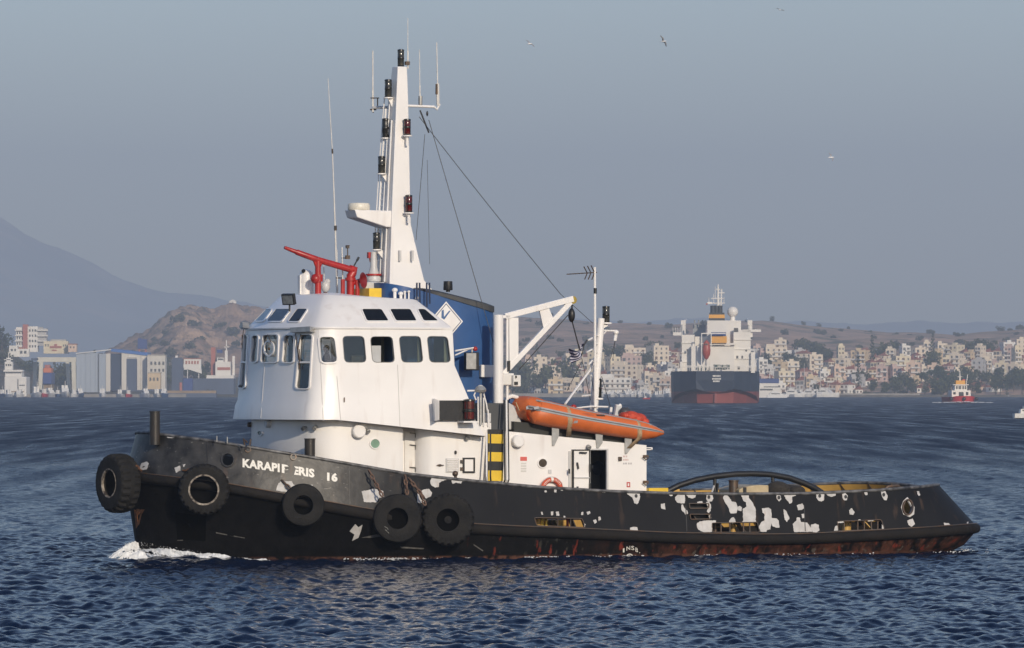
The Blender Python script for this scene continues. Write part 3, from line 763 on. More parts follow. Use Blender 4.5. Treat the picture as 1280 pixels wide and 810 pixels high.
# plate seams
seam_m = mat('paint_seam', (.60, .585, .565), .5)
for a, b in (((331, 456), (326, 523)), ((398, 412), (401, 460)), ((401, 460), (404, 526)), ((421, 470), (426, 527)), ((497, 456), (500, 534))):
    pts = [WH.at(a[0] + (b[0] - a[0]) * i / 6, a[1] + (b[1] - a[1]) * i / 6) for i in range(7)]
    MB().tube([p + q * .002 for p, q in pts], .012, 5).build('weld_seam', seam_m, wheel)
A, na = WH.at(430, 497); B, nb = WH.at(430, 503)
MB().bar(A + na * .03, B + nb * .03, .03, .03, na).build('grab_hook', steel_dk, wheel, None)
# floor, console and inner bulkhead
MB().prism([(7.5 + (p.x - 7.5) * .95, p.y * .95, 5.0) for p in mirror_loop(LEV[2])], (0, 0, .05)).build('cabin_floor', floor_m, wheel, None)
k = MB(); k.span((5.3, -2.0, 5.05), (5.9, 2.4, 6.1)); k.span((5.35, -1.2, 6.1), (5.6, -.5, 6.35)); k.span((5.4, .3, 6.1), (5.6, .8, 6.3)); k.build('console', floor_m, wheel, None, bevel=.04)
for x_, y_ in ((6.6, -.9), (6.7, .9)):
    k = MB(); k.cyl((x_, y_, 5.05), (x_, y_, 5.55), .05); k.box((x_, y_, 5.6), (.5, .52, .1)); k.box((x_ + .26, y_, 6.0), (.1, .5, .75)); k.box((x_ + .28, y_, 6.5), (.08, .26, .2)); k.build('helm_chair', black, wheel, None, bevel=.03)
k = MB(); k.span((8.4, -1.2, 5.05), (8.5, 3.2, 7.2)); k.span((9.0, -2.9, 5.05), (9.7, -1.6, 6.2)); k.build('chart_table', inner_m, wheel, None)
k = MB(); k.bar(U(470, 453, -3.0), U(470, 432, -3.0), .34, .03, (0, 1, 0)); k.build('notice_board', mat('pale_board', (.5, .52, .55), .4), wheel, None)
k = MB(); k.box(U(446, 449, -3.1), (.5, .3, .25)); k.build('chart_lamp', steel_dk, wheel, None, bevel=.03)
# curtains at the aft windows
k = MB()
for x_ in (8.95, 9.9): k.span((x_ - .12, -3.25, 6.1), (x_ + .12, -3.2, 7.2))
k.build('curtain', mat('curtain', (.42, .36, .26), .9), wheel, None)
# drip edge where roof and walls meet
e0 = [Vector((p.x, p.y, 7.345)) for p in LEV[0]]
def outset(loop, d):
    c = Vector((7.4, 0, 0)); out = []
    n = len(loop)
    for i in range(n):
        a = loop[i - 1]; b = loop[(i + 1) % n]; t = b - a; q = Vector((t.y, -t.x, 0)).normalized()
        if q.dot(loop[i] - c) < 0: q = -q
        out.append(loop[i] + q * d)
    return out
E0 = mirror_loop(e0)
MB().loft([outset(E0, -.05), outset(E0, .035), [p + Vector((0, 0, .05)) for p in outset(E0, .035)], [p + Vector((0, 0, .05)) for p in outset(E0, -.05)]], True).build('drip_edge', white, wheel, 40)
# roof: four sloping faces with tinted skylights, flat top
TOP = contour(5.86, .15, 1.85, 6.6, 2.15, 9.30, lambda x: 8.47 - (x - 5.86) * .045)
E1 = contour(4.88, .34, 3.0, 5.97, 3.45, 10.02, 7.39)
MID = [(a * .5 + b * .5) for a, b in zip(E1, TOP)]
TOP2 = [Vector((7.5 + (p.x - 7.5) * .95, p.y * .95, p.z + .03)) for p in TOP]
TOP3 = [Vector((7.5 + (p.x - 7.5) * .4, p.y * .4, p.z + .10)) for p in TOP]
k = MB(); k.loft([mirror_loop(E1), mirror_loop(MID), mirror_loop(TOP), mirror_loop(TOP2), mirror_loop(TOP3)], True, False, True)
roof = k.build('roof', white, wheel, 35)
RF = FrontSurf([E1, MID, TOP])
for q in ([(331, 387), (340.2, 387), (329.6, 401.6), (319, 401.8)], [(345.5, 387), (363, 387), (352.2, 402), (334.4, 402)], [(372, 386.8), (384.5, 386.8), (374, 402.3), (360.8, 402.3)],
          [(452.2, 387), (476.5, 387), (485.5, 401.6), (458.5, 401.6)], [(487.3, 387), (512.5, 387), (520.5, 401.6), (495, 401.6)], [(522, 387), (530.5, 387), (547.5, 401.6), (529.5, 401.6)]):
    r_ = round_poly(q, 2.2, 3)
    ring(RF, grow(r_, 1.25), r_, .035).build('skylight_frame', white, wheel, 40)
    plate(RF, r_, .026).build('skylight', dark_glass, wheel, None)
# lower edge of the skirt: underside
k = MB(); a = LEV[4]; b = [Vector((p.x + (.30 if i < 12 else 0) - (.1 if p.x > 11 else 0), p.y * .85, p.z + .02)) for i, p in enumerate(a)]
k.loft([mirror_loop(a), mirror_loop(b)], True); k.build('skirt_soffit', white, wheel, 40)
deckz = 4.0
k = MB(); k.prism([Vector((p.x * .985 + .1, p.y * .95, zb_skirt(p.x) + .12)) for p in mirror_loop(LEV[4])], (0, 0, .02)); k.build('wheelhouse_deck', deck_m, wheel, None)

# sidelight box on the port wing
sb = MB()
q0 = [U(x, y, -3.86) for x, y in ((549, 500.5), (588, 500.5), (588, 525), (549, 525))]
sb.prism(q0, (0, .06, 0)); sb.build('sidelight_screen', black, tug, None)
sb = MB(); q1 = [U(x, y, -3.86) for x, y in ((543.5, 498.3), (549.5, 500.5), (549.5, 525), (544.5, 526))]; sb.prism(q1, (-.0, .2, 0))
sb.add([U(549.5, 500.5, -3.80), U(549.5, 525, -3.80), U(544, 526, -4.15), U(543, 498.3, -4.15)], [(0, 1, 2, 3)])
sb.build('screen_end_plate', white, tug, None)
def lantern(p, r, h, lens, parent, name='nav_light', seg=14):
    "a two-tier ship's lantern standing at p"
    k = MB(); p = Vector(p)
    pr = [(0, 0), (r * .95, 0), (r * 1.0, .05 * h), (r * .86, .08 * h), (r * .88, .40 * h), (r * .98, .43 * h), (r * .98, .52 * h), (r * .88, .55 * h), (r * .86, .88 * h), (r * 1.02, .90 * h), (r * .98, .97 * h), (r * .5, 1.0 * h), (0, 1.0 * h)]
    k.lathe(pr, p, (0, 0, 1), seg, mis=[0, 0, 0, 1, 0, 0, 0, 1, 0, 0, 0, 0])
    for i in range(4):
        w = math.pi / 4 + i * math.pi / 2; d = Vector((math.cos(w), math.sin(w), 0)) * r * .93
        k.tube([p + d + Vector((0, 0, .05 * h)), p + d + Vector((0, 0, .92 * h))], r * .07, 4)
    return k.build(name, [lantern_black, lens], parent, 40)
c = U(586.5, 526, -3.98); lantern(c, .20, .72, lens_red, tug, 'sidelight')
k = MB(); k.span((c.x - .3, -4.2, c.z - .06), (c.x + .25, -3.6, c.z - .01)); k.build('sidelight_shelf', white, tug, None)

# lower house below the wheelhouse, with the recess for the side door
def house_contour(z):
    return contour(4.80, .38, 2.3, 6.5, 3.2, 8.36, z)
k = MB(); k.loft([mirror_loop(house_contour(1.2)), mirror_loop(house_contour(4.5))], True)
lower = k.build('lower_house', white, tug, 32)
LH = FrontSurf([house_contour(4.5), house_contour(1.2)])
PY32 = plane_y(-3.2)
k = MB(); k.span((8.3, -2.55, 1.2), (9.6, 2.55, 4.45)); k.build('door_recess', white, lower, None)
# side door with its dogs, seen in the recess
DR = plane_y(-2.56)
k = plate(DR, [(505.5, 540), (522.5, 543), (522.5, 596), (505.5, 594)], thick=.05); k.build('door', white_old, lower, None)
for y_ in (541, 556, 584):
    A = DR.at(511, y_)[0]; kk = MB(); kk.bar(A + Vector((0, -.08, 0)), A + Vector((.22, -.10, -.02)), .03, .03); kk.bar(A + Vector((.2, -.1, 0)), A + Vector((.2, -.1, -.16)), .03, .03); kk.build('door_dog', black_metal, lower, None)
k = MB()
rr = .55
pl = [(9.0 + rr * (1 - math.cos(a)), -3.2 + rr * (1 - math.sin(a))) for a in np.linspace(0, math.pi / 2, 8)]
loop = pl + [(11.5, -3.2)]
full = [Vector((x, y, 0)) for x, y in loop] + [Vector((x, -y, 0)) for x, y in reversed(loop)]
k.prism([p + Vector((0, 0, 1.2)) for p in full], (0, 0, 3.05))
mid = k.build('mid_house', white, tug, 40)
# after deckhouse with the doorway cut through
zt = lambda x: 4.02 - (x - 11.5) * .0945
k = MB(); k.add([(11.5, -3.2, 1.0), (17.19, -3.2, 1.0), (17.19, 3.2, 1.0), (11.5, 3.2, 1.0), (11.5, -3.2, zt(11.5)), (17.19, -3.2, zt(17.19)), (17.19, 3.2, zt(17.19)), (11.5, 3.2, zt(11.5))],
                [(0, 1, 5, 4), (1, 2, 6, 5), (2, 3, 7, 6), (3, 0, 4, 7), (4, 5, 6, 7), (3, 2, 1, 0)])
cut = MB(); cutter(PY32, [(737.5, 562.5), (757.5, 562.5), (757.5, 617), (737.5, 617)], cut, .5)
house = shell(k, 'deckhouse', [white, inner_m], tug, .06, cut, 1, 30)
k = MB(); k.span((15.0, -1.6, 1.0), (15.06, 3.0, 3.4)); k.span((14.9, -1.62, 1.0), (16.2, -1.56, 3.4)); k.build('inner_wall', mat('inner_bulkhead', (.10, .10, .10), .6), house, None)
a = U(747, 585, -1.7); MB().lathe([(0, 0), (.22, 0), (.24, .03), (.2, .05), (0, .05)], a, (0, -1, 0), 18).build('inner_porthole', mat('inner_port_glass', (.02, .03, .06), .15), house, 40)
ring(PY32, [(735.5, 560.8), (759.8, 560.8), (759.8, 618), (735.5, 618)], [(737.5, 562.5), (757.5, 562.5), (757.5, 618), (737.5, 618)], .05).build('door_frame', grey_white, house, None)
# the steel door swung open flat against the side
plate(PY32, [(715.5, 563), (735, 563), (735, 617), (715.5, 617)], thick=.10).build('door', white, house, None, bevel=.01)
ring(PY32, [(714.3, 561.8), (736, 561.8), (736, 618), (714.3, 618)], [(715.6, 563.2), (734.6, 563.2), (734.6, 617), (715.6, 617)], .13).build('door_seal', black, house, None)
plate(PY32, [(710.3, 564), (713.2, 564), (713.2, 617), (710.3, 617)], thick=.03).build('door_jamb', grey_white, house, None)
k = MB(); A = PY32.at(716, 597)[0]; B = PY32.at(735, 597)[0]; k.bar(A + Vector((0, -.12, 0)), B + Vector((0, -.12, 0)), .03, .04); k.build('door_rib', grey_white, house, None)
for a, b in (((719, 578), (720.5, 586)), ((719.5, 608), (720, 615)), ((722, 565.5), (731, 566)), ((735, 580), (735, 590)), ((735, 604), (735, 612)), ((709, 586), (709, 592))):
    A = PY32.at(*a)[0]; B = PY32.at(*b)[0]; d = Vector((0, -.16, 0)); k = MB(); k.bar(A + d, B + d, .05, .05, (0, -1, 0)); k.build('door_dog', black_metal, house, None)
# round windows, vents and fittings on the port side
def porthole(surf, px, py, r, glass_, parent, rim=None):
    ring(surf, circ(px, py, r + 1.3, r + 1.3, 20), circ(px, py, r, r, 20), .04).build('porthole_rim', rim or white, parent, 40)
    plate(surf, circ(px, py, r, r, 20), .014).build('porthole_glass', glass_, parent, None)
green_glass = mat('green_glass', (.20, .34, .26), .15, var=.25, scale=6)
brown_glass = mat('brown_glass', (.06, .045, .035), .15, var=.4, scale=6)
porthole(LH, 468.5, 554.5, 5.6, green_glass, lower)
porthole(PY32, 678, 578.8, 5.2, brown_glass, house)
porthole(LH, 325.5, 541.5, 2.6, mat('port_glass', (.13, .18, .16), .1), lower)
def vent(surf, px, py, r, m_, parent, h=.14):
    p, n_ = surf.at(px, py); k = MB(); R = r / 37.0
    k.lathe([(R, -.02), (R, h), (R * .85, h + .03), (0, h + .03)], p, n_, 20); return k.build('round_vent', m_, parent, 40)
vent(LH, 446.5, 539, 8.4, white, lower, .2); vent(PY32, 645.5, 551.5, 7.6, white, house, .2)
vent(LH, 337, 529, 5.5, grey_white, lower, .12); vent(LH, 307, 530.5, 3.2, steel_dk, lower, .12)
def floodlet(surf, px, py, parent, r=.075):
    p, n_ = surf.at(px, py); k = MB(); d = (n_ + Vector((0, 0, -.5))).normalized()
    k.lathe([(0, 0), (r * .6, .0), (r, .08), (r, .15), (r * .8, .16), (0, .15)], p + n_ * .04, d, 12); k.cyl(p, p + n_ * .08, .03); return k.build('deck_light', steel, parent, 40)
for s_, x_, y_, pr in ((LH, 458, 537, lower), (PY32, 582, 545.5, mid), (PY32, 734, 557, house), (LH, 395, 533, lower), (LH, 383, 534, lower)): floodlet(s_, x_, y_, pr)
# vents and boxes on the middle house
plate(PY32, [(557, 573), (573, 573), (573, 590.5), (557, 590.5)], thick=.03).build('louvre_frame', grey_white, mid, None)
for i in range(6):
    A = PY32.at(558.2, 575 + i * 2.7)[0]; B = PY32.at(571.8, 575 + i * 2.7)[0]; d = Vector((0, -.035, 0))
    MB().bar(A + d, B + d, .05, .05, (0, -.5, .8)).build('louvre_slat', white, mid, None)
ring(PY32, [(578, 572), (593, 572), (593, 591), (578, 591)], [(580, 574), (591, 574), (591, 589), (580, 589)], .06).build('hatch_frame', black, mid, None)
plate(PY32, [(580, 574), (591, 574), (591, 589), (580, 589)], thick=.04).build('hatch_cover', white, mid, None)
for y_ in (577, 586): plate(PY32, [(575, y_ - 2), (578, y_ - 2), (578, y_ + 2), (575, y_ + 2)], thick=.06).build('hatch_hinge', steel_dk, mid, None)
for x_, y_, w_, h_ in ((569, 565.5, 1.4, 2.4), (549.5, 581.5, 2.2, 1.4)): plate(PY32, circ(x_, y_, w_, h_, 10), thick=.05).build('vent_plug', black_metal, mid, None)
k = MB(); A = PY32.at(545.5, 581.5)[0]; k.bar(A + Vector((0, -.05, 0)), PY32.at(554, 581.5)[0] + Vector((0, -.05, 0)), .03, .03); k.build('valve_stem', steel_dk, mid, None)
k = MB(); A = U(569, 594, -3.9); k.cyl(U(570, 600, -3.9), A, .05); k.ell(A + Vector((0, 0, .05)), (.1, .1, .1)); k.build('deck_valve', steel_dk, tug)
# red notice, grey notice, small plates, worn stencils
plate(PY32, [(650.3, 571), (658.5, 571), (658.5, 576), (650.3, 576)], thick=.012).build('notice_plate', mat('pale_red', (.62, .12, .10), .5), house, None)
for i in range(4): plate(PY32, [(651, 578.3 + i * 3.2), (657.8, 578.3 + i * 3.2), (657.8, 580.4 + i * 3.2), (651, 580.4 + i * 3.2)], thick=.006).build('notice_plate', mat('pale_grey', (.62, .60, .57), .6), house, None)
plate(PY32, [(685, 587), (689, 587), (689, 592), (685, 592)], thick=.03).build('switch_box', grey_white, house, None)
plate(PY32, [(772.5, 571), (776.5, 571), (776.5, 576), (772.5, 576)], thick=.06).build('switch_box', steel_dk, house, None)
ring(PY32, [(783.3, 602.6), (787.6, 602.6), (787.6, 609), (783.3, 609)], [(784.4, 604), (786.6, 604), (786.6, 607.6), (784.4, 607.6)], .012).build('notice_plate', letter_red, house, None)
pale_red = mat('faded_red', (.55, .36, .34), .6); pale_ink = mat('faded_ink', (.36, .34, .36), .6)
for y_, xs, m_ in ((570.5, (779, 780.6, 782.9), pale_red), (574.7, (779.3, 781, 782.6, 784.4), pale_red), (579.4, (779.2, 781, 782.6, 785.2, 787, 788.6), pale_ink)):
    k = MB()
    for x_ in xs: plate(PY32, [(x_, y_ - 1.1), (x_ + .9, y_ - 1.1), (x_ + .9, y_ + 1.1), (x_, y_ + 1.1)], thick=.006, mb=k)
    k.build('stencil_marks', m_, house, None)
for x_, y_ in ((806, 570), (806, 602)):
    p = PY32.at(x_, y_)[0]; k = MB(); k.bar(p + Vector((-.08, -.06, 0)), p + Vector((.1, -.06, .0)), .06, .07); k.tube([p + Vector((-.12, -.08, -.04)), p + Vector((0, -.1, -.12)), p + Vector((.1, -.08, -.04))], .02, 5); k.build('hatch_dog', steel_dk, house, None)
k = MB(); p = PY32.at(808, 562)[0]
for dz in (0, .06): k.tube([p + Vector((0, -.0, dz)), p + Vector((.16, -.0, dz))], .02, 6)
k.lathe([(.0, 0), (.05, 0), (.05, .05), (0, .05)], p + Vector((.16, 0, .03)), (1, 0, 0), 8); k.build('pipe_outlet', white, house)
k = MB(); k.span((17.19, -3.4, 1.75), (17.9, -3.0, 2.05)); k.build('deck_step', yellow, tug, None)
# brackets that carry the boat cradle
for px, top, bot, w_ in ((694, 533, 557, 8), (749, 541.5, 560, 7), (785, 547, 567, 8)):
    k = MB(); a = U(px + w_ * .5, top, -3.2); b = U(px - w_ * .45, bot, -3.2); k.prism([a, a + Vector((-.26, 0, -.02)), b + Vector((-.02, 0, 0)), b + Vector((.05, 0, -.01)), Vector((a.x, a.y, a.z - .32))], (0, -.05, 0)); k.build('cradle_bracket', steel, house, None)
# dark coaming and the cradle's rails above the deckhouse roof
k = MB(); k.add([(12.45, -2.95, zt(12.45)), (17.0, -2.95, zt(17)), (17.0, 0.5, zt(17)), (12.45, .5, zt(12.45)), (12.45, -2.95, zt(12.45) + .36), (17.0, -2.95, zt(17) + .34), (17.0, .5, zt(17) + .34), (12.45, .5, zt(12.45) + .36)],
                [(0, 1, 5, 4), (1, 2, 6, 5), (2, 3, 7, 6), (3, 0, 4, 7), (4, 5, 6, 7)]); k.build('roof_coaming', mat('dark_coaming', (.018, .02, .018), .6), house, None)
k = MB(); k.bar(U(696, 532.5, -3.15), U(806, 549.5, -3.15), .07, .05); k.build('cradle_rail', steel, house, None)
k = MB(); k.bar(U(696, 530, -1.6), U(806, 546.5, -1.6), .07, .05); k.build('cradle_rail', steel, house, None)
# yellow and black steps up to the wheelhouse deck, with their handrails
lad = MB()
for i, (y0, y1, m_) in enumerate(((536.5, 543, 1), (542.5, 554, 0), (554, 565, 1), (565, 576.5, 0), (576.5, 588, 1), (588, 601, 0))):
    yy = -3.3 - .05 * i
    q = [U(x, y, yy) for x, y in ((610.5, y0), (629, y0 + .4), (629, y1 + .4), (610.5, y1))]
    MB().prism(q, (0, .05, 0)).build('ladder_step', black if m_ else yellow, tug, None)
for x_, m_, r in ((613, black_metal, .028), (608.3, white, .03), (630.6, black_metal, .03), (633.5, white, .035), (635.2, black_metal, .03)):
    pts = [U(x_, 541, -3.55), U(x_, 596, -3.85), U(x_ + .5, 601, -3.75)] if x_ < 620 else [U(x_ - .5, 500, -3.3), U(x_, 545, -3.55), U(x_ + .6, 600, -3.85), U(x_ - 1, 604, -3.75)]
    MB().tube(pts, r, 6).build('handrail', m_, tug)
# ------------------------------------------------------------------ the tug: funnel, mast, monitors, crane, after mast, tow hoop
def rrect(x0, x1, hy, r, z, n=6):
    pts = []
    for cx, cy, a0 in ((x1 - r, hy - r, 0), (x0 + r, hy - r, 90), (x0 + r, -hy + r, 180), (x1 - r, -hy + r, 270)):
        for i in range(n + 1):
            a = rad(a0 + 90 * i / n); pts.append(Vector((cx + r * math.cos(a), cy + r * math.sin(a), z(cx + r * math.cos(a)) if callable(z) else z)))
    return pts
FY = -1.5
a0 = U(485, 353, FY); a1 = U(541, 366, FY); a2 = U(616.5, 389, FY)
ztop = lambda x: interp(x, [(a0.x, a0.z), (a1.x, a1.z), (a2.x, a2.z)])
k = MB(); X0, X1 = a0.x, a2.x + .27
k.loft([rrect(X0, X1, 1.5, .75, 2.5), rrect(X0, X1, 1.5, .75, 6.0), rrect(X0, X1, 1.5, .75, ztop)], True, False, True)
fun = k.build('funnel', blue, tug, 40)
k = MB(); X2 = a1.x - .35
zc = lambda x: interp(x, [(a1.x - .35, U(541, 358.5, FY).z), (a2.x, U(616, 380.5, FY).z)])
X1 = X1
k.loft([rrect(X2, X1 + .03, 1.54, .78, lambda x: ztop(x) - .03), rrect(X2, X1 + .03, 1.54, .78, lambda x: zc(x) - .06), rrect(X2 + .1, X1 - .10, 1.44, .7, zc), rrect(X2 + .3, X1 - .3, 1.2, .5, lambda x: zc(x) - .02)], True, False, True)
k.build('funnel_cap', funnel_grey, fun, 40)
p = U(560, 365, -.2); k = MB(); k.cyl(p, p + Vector((0, 0, .28)), .07); k.lathe([(0, .0), (.15, .0), (.16, .03), (.15, .30), (.0, .31)], p + Vector((0, 0, .06)), (0, 0, 1), 14); k.build('flood_lamp', black, fun, 40)
EM = plane_y(FY - .004)
dia = lambda s_: [(557.6, 401.8 - 25 * s_), (557.6 + 21 * s_, 401.8), (557.6, 401.8 + 25 * s_), (557.6 - 21 * s_, 401.8)]
plate(EM, dia(1), .006).build('emblem', white, fun, None)
line_m = mat('emblem_blue', (.05, .08, .16), .5)
ring(EM, dia(.905), dia(.855), .016, depth=0).build('emblem_line', line_m, fun, None)
plate(EM, [(551.9, 388.2), (554.6, 387.0), (554.8, 396.2), (561.2, 388.4), (563.2, 388.4), (555.2, 399.5), (551.6, 397.2)], .014).build('emblem_letter', mat('emblem_letter', (.06, .13, .28), .5), fun, None)
# vent trunks and lamp brackets by the wheelhouse's after corner
k = MB(); k.span((10.15, -1.9, 3.9), (10.75, -1.52, 6.9)); k.build('vent_trunk', blue, fun, None, bevel=.03)
P22 = plane_y(-1.95)
plate(P22, [(580, 440.5), (596, 440.5), (596, 463), (580, 463)], thick=.20).build('lamp_case', black, tug, None, bevel=.02)
P23 = plane_y(-2.17)
plate(P23, [(582.6, 441.5), (595, 441.5), (595, 461.5), (582.6, 461.5)], thick=.03).build('lamp_face', steel, tug, None, bevel=.01)
plate(plane_y(-1.56), [(599.5, 456), (616.5, 456.5), (616.5, 471.5), (599.5, 471.5)], thick=.15).build('junction_box', white, fun, None, bevel=.02)
k = MB(); k.tube([U(569, 438.5, -2.6), U(592, 434.8, -2.2)], .03, 6); k.tube([U(569, 444, -2.6), U(588, 435.5, -2.2)], .025, 6); k.tube([U(590, 435, -2.2), U(590, 441, -2.1)], .03, 6); k.ell(U(594, 436, -2.2), (.08, .08, .08), mi=1); k.build('lamp_bracket', [white, red], tug)
# compass stand, rails and little lamps on the wing behind the wheelhouse
k = MB(); a = U(601, 531, -3.3)
k.tube([a, U(601, 490, -3.3)], .05, 8); k.lathe([(0, 0), (.17, .02), (.20, .1), (.14, .2), (.06, .24), (0, .24)], U(600.5, 491, -3.3), (0, 0, 1), 14); k.build('repeater_stand', steel, tug)
k = MB(); k.ell(U(600.5, 484, -3.3), (.11, .11, .08)); k.build('lamp_dome', grey_white, tug)
k = MB()
for x_, y0 in ((597.5, 496), (604.5, 497), (610, 512)): k.tube([U(x_, y0, -3.25), U(x_ + .3, 533, -3.25)], .025, 6)
k.tube([U(584, 488.5, -3.2), U(600, 488, -3.25)], .03, 6)
k.tube([U(595, 500, -3.25), U(592.5, 494, -3.25), U(595, 489, -3.25), U(600, 488, -3.25)], .025, 6)
k.tube([U(604, 490, -3.2), U(608, 505, -3.2), U(612, 535, -3.2)], .025, 6); k.build('wing_rail', white, tug)
k = MB(); k.box(U(609, 522, -3.0), (.2, .2, .3)); k.build('switch_box', grey_white, tug, None, bevel=.02)
k = MB(); k.span((11.0, -2.9, 3.95), (12.2, -1.5, 4.9)); k.build('engine_casing', mat('dark_casing', (.06, .065, .07), .6), tug, None, bevel=.04)
# grey cowl and tank between crane and boat
k = MB(); g = U(641, 537, -2.3); k.prism([U(x, y, -2.7) for x, y in ((633, 537), (652, 538), (652, 524), (645, 508), (634, 502))], (0, 1.2, 0)); k.build('engine_hatch', grey_white, tug, None, bevel=.05)
k = MB(); k.tube([U(634, 497, -2.4), U(640, 495, -2.4), U(647, 497, -2.4)], .07, 8); k.box(U(641, 501, -2.2), (.35, .3, .18), mi=1); k.build('hatch_handle', [white, blue], tug)

# main mast: a tapering box on the funnel's front
def mastring(zf, x0, x1, w): return [Vector((x0, -w, zf)), Vector((x1, -w * .8, zf)), Vector((x1, w * .8, zf)), Vector((x0, w, zf))]
MR = []
for py, pf, pa, fw in ((366, 486.5, 545, 18), (350, 487.2, 530.5, 18.5), (330, 487.8, 525.5, 18), (305, 488.6, 519.5, 17.2), (280, 489.4, 513.8, 16), (240, 490.8, 512.8, 15), (200, 492.4, 512.0, 14), (150, 494.6, 511, 12.5), (130, 495.4, 510.6, 11.5), (100, 496.6, 509.6, 9), (83, 497.3, 508.8, 7.5)):
    w = fw / 38 / math.sin(TA) / 2
    a = U(pf, py, -w); b = U(pa, py, -w * .8)
    if py == 366: a.z = U(487, 353.5, -w).z - .35
    MR.append(mastring(a.z if py != 366 else U(540, 367, -w).z, a.x, b.x, w))
k = MB(); k.loft(MR, True, True, True); mast = k.build('mast', white, tug, 30, bevel=.02)
MF = lambda px, py: U(px, py, 0)
# pipes and ladder up the shaded front face
def mast_front(f, py):
    "point on the mast's front face: f from -1 (port) to 1 (starboard)"
    tab = [(83, 497.3, 7.5), (130, 495.4, 11.5), (200, 492.4, 14), (280, 489.4, 16), (350, 487.2, 18.5)]
    pf = float(np.interp(py, [t[0] for t in tab], [t[1] for t in tab])); fw = float(np.interp(py, [t[0] for t in tab], [t[2] for t in tab]))
    w = fw / 38 / math.sin(TA) / 2; p = U(pf, py, -w); return Vector((p.x, f * w, p.z))
for f, y0, y1, r, d in ((-.45, 150, 352, .03, .05), (.2, 120, 352, .025, .06), (.62, 135, 350, .035, .12), (.9, 120, 345, .02, .16)):
    MB().tube([mast_front(f, y) + Vector((-d, 0, 0)) for y in np.linspace(y0, y1, 8)], r, 6).build('conduit', white, mast)
for i in range(26):
    y = 150 + i * 7.6; A = mast_front(.2, y) + Vector((-.06, 0, 0)); B = mast_front(.62, y) + Vector((-.12, 0, 0))
    MB().tube([A, B], .013, 5).build('rung', white, mast)
for (x_, y_) in ((500.5, 318), (516, 318)):
    MB().prism([U(a, b, -.66) for a, b in ((x_ - 1.2, y_ - 5), (x_ + 1.2, y_ - 5), (x_ + 1.2, y_ + 8), (x_ - 1.2, y_ + 8))], (0, .1, 0)).build('mast_vent', grey_white, mast, None)
# radar platform and scanner
q = [U(437, 262.5, 0), U(489.5, 264, 0), U(489.5, 285, 0), U(476, 284, 0), U(440, 272, 0)]
k = MB(); k.prism([p + Vector((0, -.45, 0)) for p in q], (0, .9, 0)); k.build('radar_platform', white, mast, None, bevel=.03)
p = U(448.5, 265, -.1)
k = MB(); k.lathe([(0, 0), (.22, 0), (.22, .05), (.36, .06), (.375, .10), (.375, .23), (.34, .29), (.15, .315), (0, .32)], p, (0, 0, 1), 24); k.build('radar_dome', mat('radome_cream', (.72, .68, .58), .4), mast, 40)
# navigation lanterns and their brackets
def bracket(px, py, y, to):
    k = MB(); a = U(px, py, y); k.lathe([(0, 0), (.16, 0), (.16, .04), (0, .04)], a + Vector((0, 0, -.04)), (0, 0, 1), 12)
    k.prism([a + Vector((-.02, -.03, -.04)), Vector((to.x, to.y - .03, a.z - .04)), Vector((to.x, to.y - .03, a.z - .38))], (0, .06, 0)); k.build('lantern_bracket', white, mast, None)
for px, y0, y1, yy, lens, pyf in ((485.3, 98.5, 121.5, 0, lens_dark, 122), (477, 194.5, 216.5, 0, lens_dark, 217), (470.6, 290, 311.5, 0, lens_dark, 312)):
    a = U(px, y1, yy); h = (y1 - y0) / 38; lantern(a, .125, h, lens, mast); bracket(px, y1, yy, mast_front(0, pyf))
a = U(501, 83, 0); lantern(a, .115, .58, lens_dark, mast)
a = U(482, 171.5, .15); lantern(a, .12, .64, lantern_black, mast); bracket(482, 172, .15, mast_front(0, 172))
for px, y0, y1 in ((509, 148, 169), (511, 243, 265.5)):
    a = U(px, y1, -.62 if y1 > 200 else -.52); lantern(a, .125, (y1 - y0) / 38, lens_red, mast)
    k = MB(); k.lathe([(0, -.04), (.17, -.04), (.17, 0), (0, 0)], a, (0, 0, 1), 12); k.cyl(a + Vector((0, .02, -.35)), a + Vector((0, 0, -.02)), .05); k.bar(a + Vector((0, .35, -.1)), a + Vector((0, 0, -.06)), .1, .08); k.build('lantern_bracket', white, mast)
# little red lamp and horn base by the mast's foot
k = MB(); k.box(U(462, 319, .2), (.14, .14, .2)); k.cyl(U(462, 319, .2) + Vector((0, 0, -.1)), U(463, 328, .2), .02); k.build('alarm_lamp', red, mast, None)
k = MB(); k.lathe([(0, 0), (.24, 0), (.26, .12), (.2, .22), (.12, .5), (.1, 1.0), (0, 1.0)], U(467, 352, .1), (0, 0, 1), 14); k.span((U(463, 356, 0).x - .3, -.3, U(463, 356, 0).z - .3), (U(476, 356, 0).x, .3, U(463, 353, 0).z)); k.build('mast_pedestal', grey_white, mast, 40)
k = MB(); k.lathe([(0, 0), (.27, 0), (.27, .06), (0, .06)], U(467, 344.5, .1), (0, 0, 1), 14); k.build('pedestal_flange', red, mast, 40)
